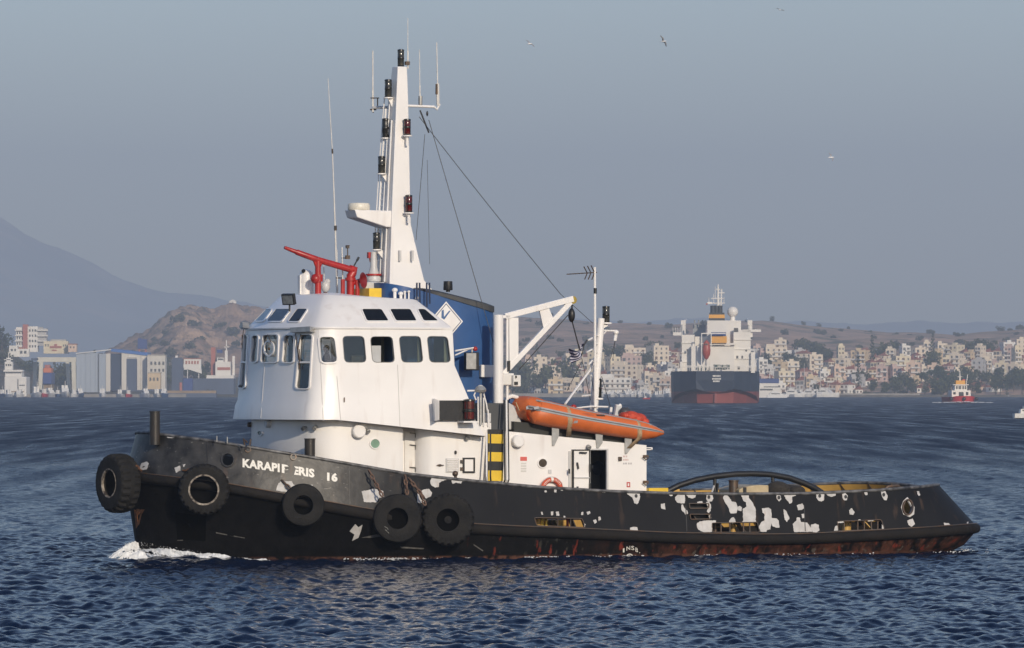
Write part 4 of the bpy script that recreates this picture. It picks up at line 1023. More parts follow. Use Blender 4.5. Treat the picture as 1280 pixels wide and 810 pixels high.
# yards and whip aerials
k = MB()
k.tube([U(495, 134, .2), U(466, 134.5, .9)], .05, 8, mi=0); k.tube([U(466.5, 121.5, .9), U(466.5, 141, .9)], .022, 6, mi=1); k.tube([U(472, 134, .8), U(472, 122, .8)], .02, 6, mi=1); k.tube([U(463, 122.5, .9), U(474, 122.5, .8)], .02, 6, mi=1); k.tube([U(463, 137, .9), U(470, 137, .9)], .03, 6, mi=1)
k.build('yard_arm', [grey_white, steel_dk], mast)
k = MB(); k.tube([U(505, 132, 0), U(543, 133.5, -.3)], .045, 8); k.tube([U(543, 133.5, -.3), U(546, 137, -.3), U(549.5, 130, -.3)], .04, 6); k.build('yard_arm', white, mast)
wh_a = mat('aerial_white', (.72, .70, .66), .5, var=.2, scale=4)
def whip(a, b, r0, r1, name='aerial'):
    k = MB(); k.tube([a, a.lerp(b, .35), a.lerp(b, .36), b], [r0, r0, r1, r1 * .8], 6); k.build(name, wh_a, mast)
whip(U(466, 140, .9), U(466, 63.5, .9), .035, .026)
whip(U(525, 132, -.15), U(524.3, 62, -.15), .026, .014); k = MB(); k.cyl(U(525.5, 131, -.15), U(525.5, 120, -.15), .07); k.build('aerial_base', steel, mast)
whip(U(547.5, 132, -.3), U(545.8, 53, -.3), .055, .02); k = MB(); k.cyl(U(546, 118, -.3), U(546.2, 105, -.3), .05); k.build('aerial_base', steel_dk, mast)
whip(U(509.8, 86, 0), U(509.8, 22.5, 0), .026, .013)
k = MB(); k.box(U(509, 79, 0), (.15, .12, .12)); k.build('aerial_base', steel_dk, mast, None)

# ---- on the wheelhouse roof: fire monitors, searchlight, horn, boxes
RT = lambda px, py=369, y=0: U(px, py, y)
RZ = 8.40
def foot(px, y=0):
    p = U(px, 369, y); p.z = RZ; return p
fm = MB(); Y_ = -.3
fm.tube([foot(397.5, Y_), U(397.5, 322, Y_)], [.11, .095], 10); fm.ell(U(394.5, 348.5, Y_), (.17, .17, .17)); fm.cyl(U(398, 343, Y_), U(398, 352, Y_), .15)
fm.tube([U(392.5, 324, Y_), U(397, 336, Y_)], .06, 8); fm.tube([U(402, 326, Y_), U(398, 336, Y_)], .06, 8)
fm.tube([U(355.5, 309.3, Y_), U(370, 314.8, Y_), U(371, 315.2, Y_), U(398, 325, Y_), U(441, 337.6, Y_)], [.055, .075, .095, .105, .115], 10)
fm.tube([U(437, 336, Y_), U(443, 337.5, Y_), U(441, 341, Y_), U(438, 346, Y_)], .14, 10)
fm.tube([U(438, 343, Y_), foot(438, Y_)], .13, 10); fm.cyl(U(438, 347, Y_), U(438, 351, Y_), .18); fm.tube([U(438, 353, Y_), U(448, 353, Y_)], .09, 8)
for px_, py_ in ((428.5, 349), (446.8, 350)): fm.tube([foot(px_, Y_ - .1), U(px_, py_, Y_ - .1)], .075, 8)
fm.tube([foot(407, .3), U(406.5, 362, .3)], .07, 8)
fm.build('fire_monitor', red, wheel, 40)
k = MB(); k.tube([U(441, 335, Y_), U(448.5, 321.5, Y_)], .025, 6); k.tube([U(446, 326, Y_), U(448.5, 321.5, Y_)], .04, 6); k.build('monitor_lever', black_metal, wheel)
k = MB(); o = U(449, 351, Y_ - .1); k.lathe([(.03, -.3), (.06, -.05), (.10, .05), (.17, .12), (.27, .16), (.25, .165), (.12, .08), (0, .04)], o, (.62, -.75, .1), 18); k.build('horn_bell', mat('horn_red', (.22, .012, .014), .35, var=.3), wheel, 40)
k = MB(); o = U(383, 369, .5); o.z = RZ
R_ = 19 / 76
k.lathe([(R_, 0), (R_, .72), (R_ * .97, .76), (R_ * .8, .86), (R_ * .4, .93), (0, .95)], o, (0, 0, 1), 20); k.lathe([(R_ * 1.04, .52), (R_ * 1.04, .58)], o, (0, 0, 1), 20)
k.build('searchlight', white, wheel, 40)
k = MB(); k.bar(U(374.5, 368, .5), U(374.5, 344, .5), .06, .2, (0, 1, 0)); k.build('searchlight_arm', white, wheel, None)
k = MB(); k.lathe([(0, 0), (.07, 0), (.07, .03), (0, .03)], U(379.5, 339, .35), (-.6, -.6, .5), 10); k.build('searchlight_eye', black, wheel)
k = MB(); k.ell(U(407, 358, .1), (.16, .16, .2)); k.ell(U(410, 352, .1), (.08, .08, .1)); k.tube([U(402, 357, .1), U(409, 349, .1)], .03, 6); k.build('monitor_gear', grey_white, wheel)
# yellow locker
k = MB(); a = U(461.5, 371, -.9); b = U(484.5, 371, -.9); k.span((a.x, -.9, RZ - .1), (b.x, .85, U(461.5, 360.2, -.9).z)); k.build('roof_locker', yellow, wheel, None, bevel=.01)
# small aerials, wind gauge, vents along the roof edge
for px, y0, y1, r, yy in ((421, 312, 370, .02, .2), (427.5, 309, 349, .022, .0), (404.5, 325, 352, .016, .3)):
    MB().tube([U(px + .8, y1, yy), U(px, y0, yy)], r, 6).build('roof_aerial', wh_a, wheel)
k = MB(); k.tube([U(410, 98, .8), U(415.5, 190, .8), U(419, 285, .8), U(421.5, 369, .8)], [.010, .018, .028, .04], 6); k.build('whip_aerial', wh_a, wheel)
k = MB(); k.tube([U(419.2, 282, .8), U(419.4, 288, .8)], .05, 6); k.tube([U(415.3, 186, .8), U(415.6, 192, .8)], .03, 6); k.build('aerial_joint', steel_dk, wheel)
k = MB(); k.tube([U(427, 322.5, 0), U(437, 322.5, 0)], .02, 6); k.tube([U(434.5, 323, 0), U(434.5, 307, 0)], .018, 6); k.box(U(434.5, 321.5, 0), (.14, .1, .12)); k.box(U(434.3, 309, 0), (.1, .1, .08)); k.tube([U(432, 307, 0), U(437, 307, 0)], .015, 5); k.tube([U(420, 347.5, .2), U(428, 347.5, .2)], .02, 5); k.build('wind_gauge', steel_dk, wheel)
for px, y0, r in ((493.5, 362.5, .055), (501, 367, .05), (506, 365, .03), (511, 364.5, .03), (521, 372.5, .04)):
    a = U(px, y0, -1.6); k = MB(); k.cyl(Vector((a.x, a.y, 8.25)), a, r); k.ell(a, (r * 1.9, r * 1.9, r * 1.4), 8, 6); k.build('roof_vent', white, wheel)
for px in (521, 533.3): MB().tube([U(px, 376 if px < 530 else 384, -1.75), U(px, 353.5, -1.75), U(px + 3.5, 353.5, -1.75), U(px + 3.8, 380, -1.75)], .03, 6).build('ladder_rail', mat('dark_blue_rail', (.02, .03, .07), .4), wheel)
# flood lamp on the roof's front edge
p = U(361, 374, -1.2); d_ = Vector((-.75, -.55, -.25)).normalized(); R_ = d_.to_track_quat('Y', 'Z').to_matrix()
k = MB(); k.box(p, (.46, .14, .36), R_, 0); k.box(p + d_ * .075, (.38, .02, .28), R_, 1); k.box(p - d_ * .12, (.3, .12, .25), R_, 2); k.cyl(p - Vector((0, 0, .1)) - d_ * .05, p - Vector((0, 0, .42)) - d_ * .05, .03, mi=0)
k.build('flood_lamp', [black, mat('lamp_glass', (.18, .20, .22), .1, var=.4, scale=9), steel], wheel, None)

# ---- boat crane
k = MB(); CY = -2.6
a = U(623, 538, CY); k.cyl(Vector((a.x, CY, 3.6)), U(623, 393.5, CY), .165, seg=18); post = k.build('crane_post', white, tug, 40)
k = MB(); k.tube([U(634, 535, CY), U(634, 396, CY)], .05, 8); k.prism([U(x, y, CY - .05) for x, y in ((636.5, 397), (648.3, 397), (648.3, 447), (637, 457))], (0, .1, 0))
k.bar(U(631, 395.5, CY), U(716, 373.5, CY), .16, .20); k.bar(U(627.5, 469, CY), U(713, 377.5, CY), .13, .17)
k.prism([U(x, y, CY - .04) for x, y in ((674, 385.5), (685.5, 382.5), (694, 404), (680, 413))], (0, .08, 0))
k.bar(U(623, 396, CY), U(637, 396, CY), .16, .10); k.build('crane_jib', white, tug, None, bevel=.012)
k = MB(); k.box(U(643.5, 476, CY - .1), (.28, .4, .38)); k.box(U(634, 474, CY), (.4, .25, .4)); k.build('crane_winch', white_old, tug, None, bevel=.03)
k = MB(); k.box(U(645, 471, CY - .32), (.05, .04, .08)); k.box(U(645, 479, CY - .32), (.12, .06, .1)); k.cyl(U(636, 451, CY - .1), U(636, 464, CY - .1), .05); k.build('winch_valve', black_metal, tug, None)
k = MB(); k.lathe([(0, -.05), (.13, -.05), (.13, .05), (0, .05)], U(716, 375, CY), (0, 1, 0), 14); k.build('jib_sheave', mat('sheave_yellow', (.45, .33, .04), .5, var=.5, scale=9), tug, 40)
k = MB(); k.ell(U(714.5, 394, CY), (.12, .12, .24), 10, 8); k.cyl(U(715, 381, CY), U(715, 388, CY), .03); k.build('hook_block', black, tug)
def wire(pts, r, sag=0, name='wire_rope', n=10):
    a, b = Vector(pts[0]), Vector(pts[1])
    MB().tube([a.lerp(b, i / n) - Vector((0, 0, sag * 4 * (i / n) * (1 - i / n))) for i in range(n + 1)], r, 5).build(name, wire_m, tug)
wire((U(714.5, 399, CY), U(724.5, 437, -2.0)), .022)
wire((U(710, 394, CY), U(649, 462, CY)), .018)
# ---- stays from the main mast
wire((U(524, 146, -.1), U(701, 368, -1.2)), .012, .05); wire((U(701, 368, -1.2), U(741, 404, -1.0)), .010)
wire((U(525, 138, -.1), U(536, 166, -.1)), .03)
wire((U(536, 150, -.2), U(618, 432, -2.4)), .012)
wire((U(531, 168, -.1), U(520, 300, -.6)), .010); wire((U(534, 200, -.1), U(537, 330, -.3)), .007)
MB().ell(U(534, 142, -.2), (.04, .04, .09), 8, 6).build('stay_insulator', black_metal, tug)

# ---- after mast over the deckhouse
AY = -.6
k = MB(); k.tube([U(741.5, 520, AY), U(751.5, 398, AY)], [.15, .125], 10); am = k.build('after_mast', white, tug, 40)
k = MB(); k.tube([U(744, 520, AY - .3), U(743.5, 334, AY - .3)], [.05, .04], 8); k.build('aerial_pole', white, am)
k = MB(); k.cyl(U(744, 360, AY - .3), U(744, 367, AY - .3), .055); k.build('pole_clamp', black, am)
for i in range(9):
    y = 420 + i * 10.5; x = 741.5 + (520 - y) / 122 * 10
    MB().tube([U(x, y, AY), U(743.7, y - 1, AY - .3)], .02, 5).build('rung', white, am)
for (x0, y0, x1, y1) in ((745, 420.5, 735.5, 425), (744, 435, 734, 440), (743, 447, 736, 456), (738, 494, 728, 495)): MB().tube([U(x0, y0, AY), U(x1, y1, AY - .4)], .035, 6).build('cleat_arm', white, am)
k = MB(); k.tube([U(706.5, 505, -2.2), U(738, 462, AY)], .04, 6); k.tube([U(738, 462, AY), U(742, 452, AY)], .04, 6); k.build('mast_brace', white, am)
lantern(U(757.5, 403, AY), .13, .56, lens_dark, am); k = MB(); k.lathe([(0, -.05), (.2, -.05), (.2, 0), (0, 0)], U(757.5, 403, AY), (0, 0, 1), 12); k.bar(U(750, 409, AY), U(758, 405, AY), .14, .14); k.build('lantern_bracket', white, am, None)
lantern(U(747.5, 497, AY), .13, .66, lantern_black, am); k = MB(); k.lathe([(0, -.05), (.18, -.05), (.18, 0), (0, 0)], U(747.5, 497.5, AY), (0, 0, 1), 12); k.bar(U(741, 499, AY), U(753, 499, AY), .1, .05); k.build('lantern_bracket', white, am, None)
k = MB(); k.tube([U(752, 413, AY), U(769, 413.5, AY)], .03, 6); k.tube([U(752, 420, AY), U(758, 414, AY)], .02, 5); k.ell(U(770, 415.5, AY), (.1, .1, .09)); k.tube([U(770, 417, AY), U(768.5, 426, AY)], .06, 6); k.build('signal_arm', white, am)
for x_ in (763, 766): wire((U(769, 425, AY), U(x_, 449, AY)), .009, 0, 'halyard', 4)
wire((U(752, 470, AY), U(764, 512, AY)), .012); wire((U(739, 470, AY), U(744, 500, AY - .3)), .010)
wire((U(727, 447, AY), U(738, 500, AY)), .012, 0, 'halyard', 4); wire((U(709, 488, -2.2), U(727, 452, -1.2)), .012, 0, 'halyard', 4)
# television aerial: boom and crossed elements
yg = MB(); b0 = U(708.5, 342.8, AY - .3); b1 = U(746, 340.5, AY - .3)
yg.tube([b0, b1], .02, 6)
for f, h in ((.68, 16), (.80, 17), (.92, 18)):
    c_ = b0.lerp(b1, f); yg.tube([c_, c_ + Vector((-.17, -.1, h * .5 / 38))], .02, 5); yg.tube([c_, c_ + Vector((-.14, -.1, -h * .5 / 38))], .02, 5)
for f in (.1, .25, .4, .52): c_ = b0.lerp(b1, f); yg.tube([c_ + Vector((.0, -.14, 0)), c_ + Vector((0, .14, 0))], .012, 5)
yg.build('tv_aerial', steel_dk, am)
k = MB(); k.tube([U(697, 513, -1.9), U(738, 508, -1.0), U(760, 508.5, -1.0)], .03, 6); k.build('roof_rail', white, house)
k = MB(); k.tube([U(763, 519, -1.5), U(764, 509, -1.5)], .05, 6); k.bar(U(770, 517, -1.5), U(772, 506, -1.5), .12, .14); k.tube([U(770, 511, -1.5), U(776, 506, -1.5)], .06, 6); k.build('boat_davit_head', white, house)
MB().ell(U(717, 508.5, -1.8), (.1, .08, .08)).build('deck_lamp', red, house)

# ---- tow hoop, bollards, deck gear
HY = -.9
hp = [(826, 622), (836, 613), (848, 607), (868, 600.3), (892, 595.6), (918, 592.6), (940, 592), (962, 593), (985, 597), (1005, 604), (1018, 610), (1030, 618)]
k = MB(); k.tube([U(x, y, HY) for x, y in hp], .105, 10); k.build('tow_hoop', black, tug)
for x_ in (893.5, 966): 
    k = MB(); k.cyl(U(x_, 620, HY), U(x_, 597, HY), .06); k.bar(U(x_ + 1, 622, HY), U(x_ + 3, 604, HY), .2, .05); k.build('hoop_post', black, tug, None)
    MB().tube([U(x_ - 4, 617, HY - .2), U(x_ - .5, 606, HY)], .03, 5).build('hoop_stay', grey_white, tug)
k = MB(); a = U(917, 622, -1.6); k.cyl(a, U(917, 601.5, -1.6), .16, seg=16); k.lathe([(.18, 0), (.18, .04), (0, .04)], U(917, 601.5, -1.6), (0, 0, 1), 16); k.build('tow_bollard', steel_dk, tug, 40)
k = MB(); k.prism([U(x, y, -2.0) for x, y in ((924, 622), (961, 622), (961, 606.5), (948, 606), (931, 608.5), (924, 612))], (0, 1.6, 0)); k.build('winch_housing', mat('beige_paint', (.52, .42, .26), .5, var=.3, scale=3, dirt=.5), tug, None, bevel=.03)
plate(plane_y(-2.02), [(929, 609), (933, 609), (933, 618), (929, 618)], .01).build('housing_slot', black, tug, None)
k = MB(); k.ell(U(972, 613, -1.3), (.45, .4, .32)); k.ell(U(987, 615, -1.3), (.4, .4, .25)); k.ell(U(996, 614, -1.6), (.3, .3, .2)); k.build('rope_heap', mat('tow_rope', (.045, .038, .03), .9, var=.5, scale=12, bump=.8), tug, 60)
k = MB(); k.cyl(U(992, 622, 0), U(992, 610, 0), .12); k.build('deck_post', yellow, tug)
k = MB(); k.tube([U(1104, 614, 1.2), U(1110, 608.5, 1.2), U(1122, 607, 1.2), U(1128, 611, 1.2)], .06, 8); k.build('stern_roller', steel_dk, tug)
k = MB(); k.span((18.9, 1.8, .9), (20.8, 2.4, 1.92)); k.build('deck_locker', ochre, tug, None)
def bollard(px, top, base_py, y, r):
    k = MB(); a = U(px, base_py, y); b = U(px, top, y); k.tube([a, b], r, 16); k.lathe([(r, -.03), (r * 1.1, -.03), (r * 1.1, .0), (0, 0)], b, (0, 0, 1), 16)
    return k.build('bollard', mat('bollard_paint', (.016, .015, .015), .4, var=.2, scale=2, col2=(.035, .028, .022)), tug, 40)
bollard(193.5, 514, 556, -1.2, .17); bollard(387.3, 548, 590, -3.3, .175)
k = MB(); k.tube([U(306, 556, -3.6), U(304, 548, -3.6), U(309, 553, -3.6)], .03, 6); k.tube([U(312, 557, -3.6), U(313.5, 549, -3.6)], .03, 6); k.build('rope_hook', steel_dk, tug)
for px, py, h in ((284, 551, 5), (271, 549, 4)): MB().tube([gunp(.2) * 0 + U(px, py + 3, -3.0), U(px, py - h, -3.0)], .02, 5).build('rail_pin', steel, tug)
# ------------------------------------------------------------------ things the tug carries
def tyre(name, label, px, py, R, w, hole, axis, off, lug=True, bead=None, seg=96, surf=None, pos=None, group='tyre fenders hung round the tug'):
    if pos is None:
        p, n_ = (surf or BW).at(px, py); pos = p + n_ * (off + w / 2)
    t = on_tug(name, label, 'tyre fender', pos, group)
    d = Vector(axis).normalized(); a = d.cross(Vector((0, 0, 1))).normalized(); b = d.cross(a)
    h = w / 2
    prof = [(hole, -h * .80), (hole + .015, -h * .98), (hole + (R - hole) * .30, -h * 1.0), (R * .86, -h * .98), (R * .945, -h * .86), (R * .99, -h * .55), (R, -h * .2), (R, h * .2), (R * .99, h * .55),
            (R * .945, h * .86), (R * .86, h * .98), (hole + (R - hole) * .30, h * 1.0), (hole + .015, h * .98), (hole, h * .80), (hole + .05, h * .5), (R * .80, h * .3), (R * .80, -h * .3), (hole + .05, -h * .5)]
    k = MB(); rings = []
    for i in range(seg):
        u = 2 * math.pi * i / seg; r_ = []
        for j, (r, z) in enumerate(prof):
            if lug and 4 <= j <= 9:
                ph = (i // 2) if j <= 6 else (i + 2) // 2
                if ph % 2: r -= .045 * R if j not in (4, 9) else .05 * R
            wob = 1 + .006 * math.sin(3 * u + R * 9)
            r_.append(d * z + (a * math.cos(u) + b * math.sin(u)) * r * wob)
        rings.append(r_)
    rings.append(rings[0]); k.loft(rings, True)
    k.build('tyre_body', rubber, t, 28)
    if bead:
        k = MB(); k.lathe([(hole - .005, h * .78), (hole - .01, h * .96), (hole + .02, h * 1.02), (hole + .045, h * 1.0), (hole + .04, h * .9)], (0, 0, 0), d, 40); k.build('worn_bead', bead, t, 40)
    k = MB(); k.lathe([(R * .80, -h * .2), (R * .80, h * .2)], (0, 0, 0), d, 32)
    return t, pos
def chain(parent, pos, pts, r=.035, m_=None):
    "links of a chain along a line of points in the tug frame"
    for a, b in zip(pts, pts[1:]):
        a = Vector(a) - pos; b = Vector(b) - pos; n = max(2, int((b - a).length / .14))
        for i in range(n):
            p = a.lerp(b, (i + .5) / n); d = (b - a).normalized(); s_ = d.cross(Vector((0, -1, 0))).normalized() if i % 2 else Vector((0, -1, 0))
            k = MB(); q = [p + d * (.10 * math.cos(w)) + s_ * (.05 * math.sin(w)) for w in np.linspace(0, 2 * math.pi, 9)]
            k.tube(q, r * .6, 5, caps=False); k.build('chain_link', m_ or rust, parent)
chain_m = mat('rusty_chain', (.17, .10, .07), .8, var=.6, scale=12)
up = Vector((0, 0, 1))
t1, p1 = tyre('tyre_fender', 'biggest lugged tyre hung right on the bow tip, seen half edge-on', 0, 0, .98, .74, .44, (-.985, -.17, 0), 0, True, rust_pale, pos=Vector((-.62, -.36, zat((-.8, -.4), 604))))
chain(t1, p1, [U(176, 588, -1.2), U(170, 583, -1.0), U(160, 590, -.8)], .05)
k = MB(); k.tube([U(176, 589, -1.3) - p1, U(185, 604, -1.6) - p1], .1, 8)
q, n_ = BW.at(252, 600)
t2, p2 = tyre('tyre_fender', 'lugged tyre with pale ragged bead ring below the round hawse hole on the bow', 258, 615, .84, .46, .46, (-.41, -.91, -.04), .12, True, rust_pale)
chain(t2, p2, [BW.at(228, 588)[0] + Vector((0, -.1, 0)), BW.at(236, 588)[0] + Vector((0, -.2, 0))], .05)
t3, p3 = tyre('tyre_fender', 'smallest smooth tyre hung under the painted name and number', 379, 626, .70, .42, .31, (-.33, -.94, .0), .02, False, None, surf=LW)
chain(t3, p3, [BW.at(352, 600)[0] + Vector((-.02, -.05, 0)), BW.at(361, 611)[0] + Vector((0, -.12, 0))], .05, steel_dk)
t4, p4 = tyre('tyre_fender', 'smooth worn tyre amidships on two rusty chains, left of the big lugged one', 493.5, 645, .80, .44, .34, (-.34, -.94, .02), .02, False, None, surf=LW)
chain(t4, p4, [U(461, 588, -4.5), U(478, 620, -4.85)], .05, chain_m)
t5, p5 = tyre('tyre_fender', 'big lugged tyre amidships right of the smooth one, hung on crossed chains', 556.5, 645.5, .87, .52, .38, (-.42, -.91, .0), .02, True, rubber, surf=LW)
chain(t5, p5, [U(506, 594, -4.5), U(509, 618, -4.75)], .05, chain_m); chain(t5, p5, [U(511, 598, -4.5), U(530, 622, -4.8)], .055, chain_m); chain(t5, p5, [U(525, 618, -4.75), U(532, 632, -4.9)], .05, chain_m)
for t_, R_, h_ in ((t4, .80, .44), (t5, .89, .52)):
    d = Vector((-.40, -.91, 0)); k = MB(); k.lathe([(R_ * .5, -.05), (R_ * .46, -.0), (0, -.0)], -d * h_ * .1, d, 20); k.build('tyre_hole_shade', recess_shade_m, t_, 40)  # black disc painted as the shade inside the tyre
    if t_ is t5:
        k = MB(); k.lathe([(.12, 0), (.12, .1), (.0, .12)], -d * .02, d, 16); k.build('hub', rubber, t_, 40)
mk = mat('chalk_mark', (.22, .22, .21), .8, var=.6, scale=18)
k = MB(); c = Vector((-.34, -.94, .02)).normalized(); sx_ = c.cross(up).normalized() * -1
for x0, z0, x1, z1 in ((-.36, -.28, -.30, -.36), (-.40, -.36, -.28, -.48), (-.42, -.26, -.36, -.30)):
    k.bar(c * .225 + sx_ * x0 + up * z0, c * .225 + sx_ * x1 + up * z1, .02, .008, c)
k.build('scuff_mark', mk, t4, None)

# lifebuoy on the deckhouse side
c = U(689.5, 612, -3.30)
lb = on_tug('lifebuoy', 'orange lifebuoy ring with white bands hung on the deckhouse below the brown porthole', 'lifebuoy', c)
lbo = mat('lifebuoy_orange', (.60, .10, .045), .5, var=.15, scale=6)
R_, r_ = .33, .085
def arcseg(a0, a1, rr, m_, nm):
    k = MB(); k.tube([Vector((R_ * math.cos(a), 0, R_ * math.sin(a))) for a in np.linspace(a0, a1, 12)], rr, 10); k.build(nm, m_, lb, 50)
for i in range(4):
    a = math.pi / 2 + i * math.pi / 2
    arcseg(a + .13, a + math.pi / 2 - .13, r_, lbo, 'ring_segment'); arcseg(a - .13, a + .13, r_ + .004, letter_white, 'white_band')
k = MB()
for w in np.linspace(.6, 1.30, 5).tolist() + np.linspace(1.9, 2.55, 5).tolist():
    q = Vector((math.cos(w), 0, math.sin(w))); s_ = Vector((-q.z, 0, q.x)); o_ = q * R_ + Vector((0, -r_ - .003, 0))
    k.bar(o_ - q * .035, o_ + q * .035, .014, .006, (0, 1, 0)); k.bar(o_ + q * .03, o_ + q * .03 + s_ * .028, .012, .006, (0, 1, 0))
k.build('worn_lettering', letter_white, lb, None)
k = MB(); k.tube([Vector((R_ * 1.3 * math.cos(a), .02 * math.sin(8 * a), R_ * 1.3 * math.sin(a))) for a in np.linspace(0, 2 * math.pi, 25)], .012, 5); k.build('grab_line', grey_white, lb)

# crumpled flag hanging in the rigging
p0 = U(722, 440, -1.4)
fl = on_tug('flag', 'small crumpled dark blue and white striped flag between crane hook and after mast', 'flag', p0)
flag_b = mat('flag_blue', (.018, .022, .07), .8, var=.2); flag_w = mat('flag_white', (.50, .50, .60), .8, var=.1)
k = MB(); N, M_ = 14, 9; P = []
hoist0 = U(730, 431, -1.4) - p0; hoist1 = U(727, 446, -1.4) - p0; fly0 = U(713, 437, -1.5) - p0; fly1 = U(714, 455, -1.4) - p0
for i in range(N + 1):
    row = []
    for j in range(M_ + 1):
        u, v = i / N, j / M_
        a = hoist0.lerp(hoist1, v).lerp(fly0.lerp(fly1, v), u)
        a += Vector((.03 * math.sin(9 * v + 4 * u), .11 * math.sin(7 * u + 3 * v), .06 * math.sin(6 * u + 1) * (1 - v) - .05 * math.sin(3.1 * u)))
        row.append(a)
    P.append(row)
for i in range(N):
    for j in range(M_):
        st = (j % 2 == 0) or (u > 2)
        blue_ = (i < 5 and j < 5 and not (i == 2 or j == 2)) or (not (i < 5 and j < 5) and j % 2 == 0)
        k.add([P[i][j], P[i + 1][j], P[i + 1][j + 1], P[i][j + 1]], [(0, 1, 2, 3)], 0 if blue_ else 1)
k.build('flag_cloth', [flag_b, flag_w], fl, 60)
k = MB(); k.tube([hoist0, U(734, 425, -1.3) - p0], .03, 5); k.tube([hoist0, hoist1], .018, 5); k.build('flag_halyard', wire_m, fl)

# inflatable boat lashed on its cradle
IY0, IY1 = -3.2, -1.65
c = U(740, 528, -2.4)
ib = on_tug('inflatable_boat', 'orange inflatable boat with grey bands strapped on the deckhouse cradle', 'inflatable boat', c)
near = [(655, 515, 12), (660, 514, 14), (670, 514.3, 15.5), (685, 517.5, 15.8), (700, 520.5, 15.2), (730, 526, 14.0), (760, 531, 13.2), (790, 536, 12.6), (806, 538.5, 11), (818, 540, 7.5), (829, 541, 2.5)]
pts = []; rs = []
for x, y, r in near:
    pts.append(U(x, y, IY0 - .02) - c); rs.append(r / 37.0)
front = pts[2]
# the bow turns across to the far tube
bow = []
xb = pts[1].x; yb0 = pts[1].y; far_y = IY1 - c.y
for a in np.linspace(math.pi * .92, math.pi * .08, 9):
    cy = (yb0 + far_y) / 2; ry = (far_y - yb0) / 2
    bow.append(Vector((front.x + .14 - .24 * math.sin(a), cy + ry * math.cos(a), front.z + .10 * math.sin(a))))
far = [Vector((p.x, far_y, p.z)) for p in pts[2:]]
path = list(reversed(pts[2:])) + bow + far
radii = list(reversed(rs[2:])) + [.42] * 9 + rs[2:]
k = MB(); k.tube(path, radii, 20); k.build('buoyancy_tube', orange, ib, 60)
def tube_strip(z0, z1, lift, m_, nm):
    "a rubbing band on the outer side of the near tube, between two angles"
    k = MB(); rows = []
    i_ = [q for q in range(2, len(pts) - 1)]
    seqp = [bow[4], bow[2]] + [pts[i] for i in range(2, len(pts))]; seqr = [.40, .41] + [rs[i] for i in range(2, len(pts))]
    for n_, (p, r) in enumerate(zip(seqp, seqr)):
        out = Vector((-1, 0, 0)) if n_ == 0 else (Vector((-.75, -.66, 0)) if n_ == 1 else Vector((0, -1, 0)))
        rows.append([p + (out * math.cos(a) + up * math.sin(a)) * (r + lift) for a in np.linspace(z0, z1, 4)] + [p + (out * math.cos(a) + up * math.sin(a)) * (r - .02) for a in (z1, z0)])
    k.loft(rows, True, True, True); k.build(nm, m_, ib, 50)
tube_strip(.02, .34, .016, grey_band, 'rubbing_band')
tube_strip(.15, .22, .030, mat('dark_band', (.10, .10, .11), .6), 'band_line')
tube_strip(.95, 1.15, .010, grey_band, 'top_seam')
# hull bottom and floor
k = MB(); lowr = []
for q_i, (p, r) in enumerate(list(zip(pts, rs))[2:9]):
    m_y = (p.y + far_y) / 2
    lowr.append([Vector((p.x, p.y + .05, p.z - r * .6)), Vector((p.x, p.y + .25, p.z - r * (1.30 if q_i < 3 else 1.05))), Vector((p.x, m_y, p.z - r * 1.45)), Vector((p.x, far_y - .25, p.z - r * 1.05)), Vector((p.x, far_y - .05, p.z - r * .6))])
k.loft(lowr, False); k.build('boat_bottom', mat('boat_bottom', (.025, .022, .022), .5, var=.3), ib, 40)
k = MB(); k.loft([[Vector((r[0].x, r[0].y, r[0].z + .12)), Vector((r[4].x, r[4].y, r[4].z + .12))] for r in lowr], False); k.build('boat_floor', mat('boat_floor', (.12, .12, .12), .7), ib, 40)
# straps, patches, handles, outboard motor and a heap of gear
for px, x2 in ((706, 708.5), (794, 790)):
    k = MB(); p = Vector((0, 0, 0)); i = min(range(len(near)), key=lambda q: abs(near[q][0] - px)); cpt = U(px, interp(px, [(a, b) for a, b, _ in near]), IY0) - c; r = interp(px, [(a, r_) for a, _, r_ in near]) / 37 + .025
    path_ = [cpt + Vector(((a - 1.57) * .06, -math.cos(a - .0) * r if False else -math.sin(a) * r, math.cos(a) * r)) for a in np.linspace(-.3, 2.6, 12)]
    path_.append(U(px + (x2 - px) * 2, interp(px, [(a, b) for a, b, _ in near]) + 24, -3.25) - c)
    vs = [];
    for q in path_: vs += [q + Vector((-.085, 0, 0)), q + Vector((.085, 0, 0))]
    k.add(vs, [(2 * i, 2 * i + 1, 2 * i + 3, 2 * i + 2) for i in range(len(path_) - 1)]); o = k.build('strap', strap_m, ib, 60)
    s_ = o.modifiers.new('s', 'SOLIDIFY'); s_.thickness = .02
class NearTube:
    def at(s, px, py):
        cp = U(px, interp(px, [(a, b) for a, b, _ in near]), IY0); r = interp(px, [(a, r_) for a, _, r_ in near]) / 37
        z = U(px, py, IY0 - r * .8).z; s_ = max(-.95, min(.95, (z - cp.z) / r)); n_ = Vector((0, -math.sqrt(1 - s_ * s_), s_))
        p = cp + n_ * r; return p - c, n_
NT = NearTube()
for q, m_ in (([(711, 526), (716, 525.5), (716, 528.5), (711, 529)], grey_band), ([(661, 509.5), (667, 508), (668, 511), (662, 512)], grey_band), ([(653, 509), (655, 507.5), (656, 511), (653, 512)], grey_band), ([(740, 518.5), (752, 519), (752, 521), (741, 520.5)], steel_dk), ([(807, 529), (813, 529), (813, 532), (808, 532)], grey_band), ([(722, 517), (730, 517), (738, 520), (730, 520)], mat('faded_print', (.42, .10, .04), .6))):
    plate(NT, q, .02).build('tube_patch', m_, ib, None)
k = MB(); R_ = Matrix.Rotation(.5, 3, 'Y'); mo = U(783, 517, -2.4) - c
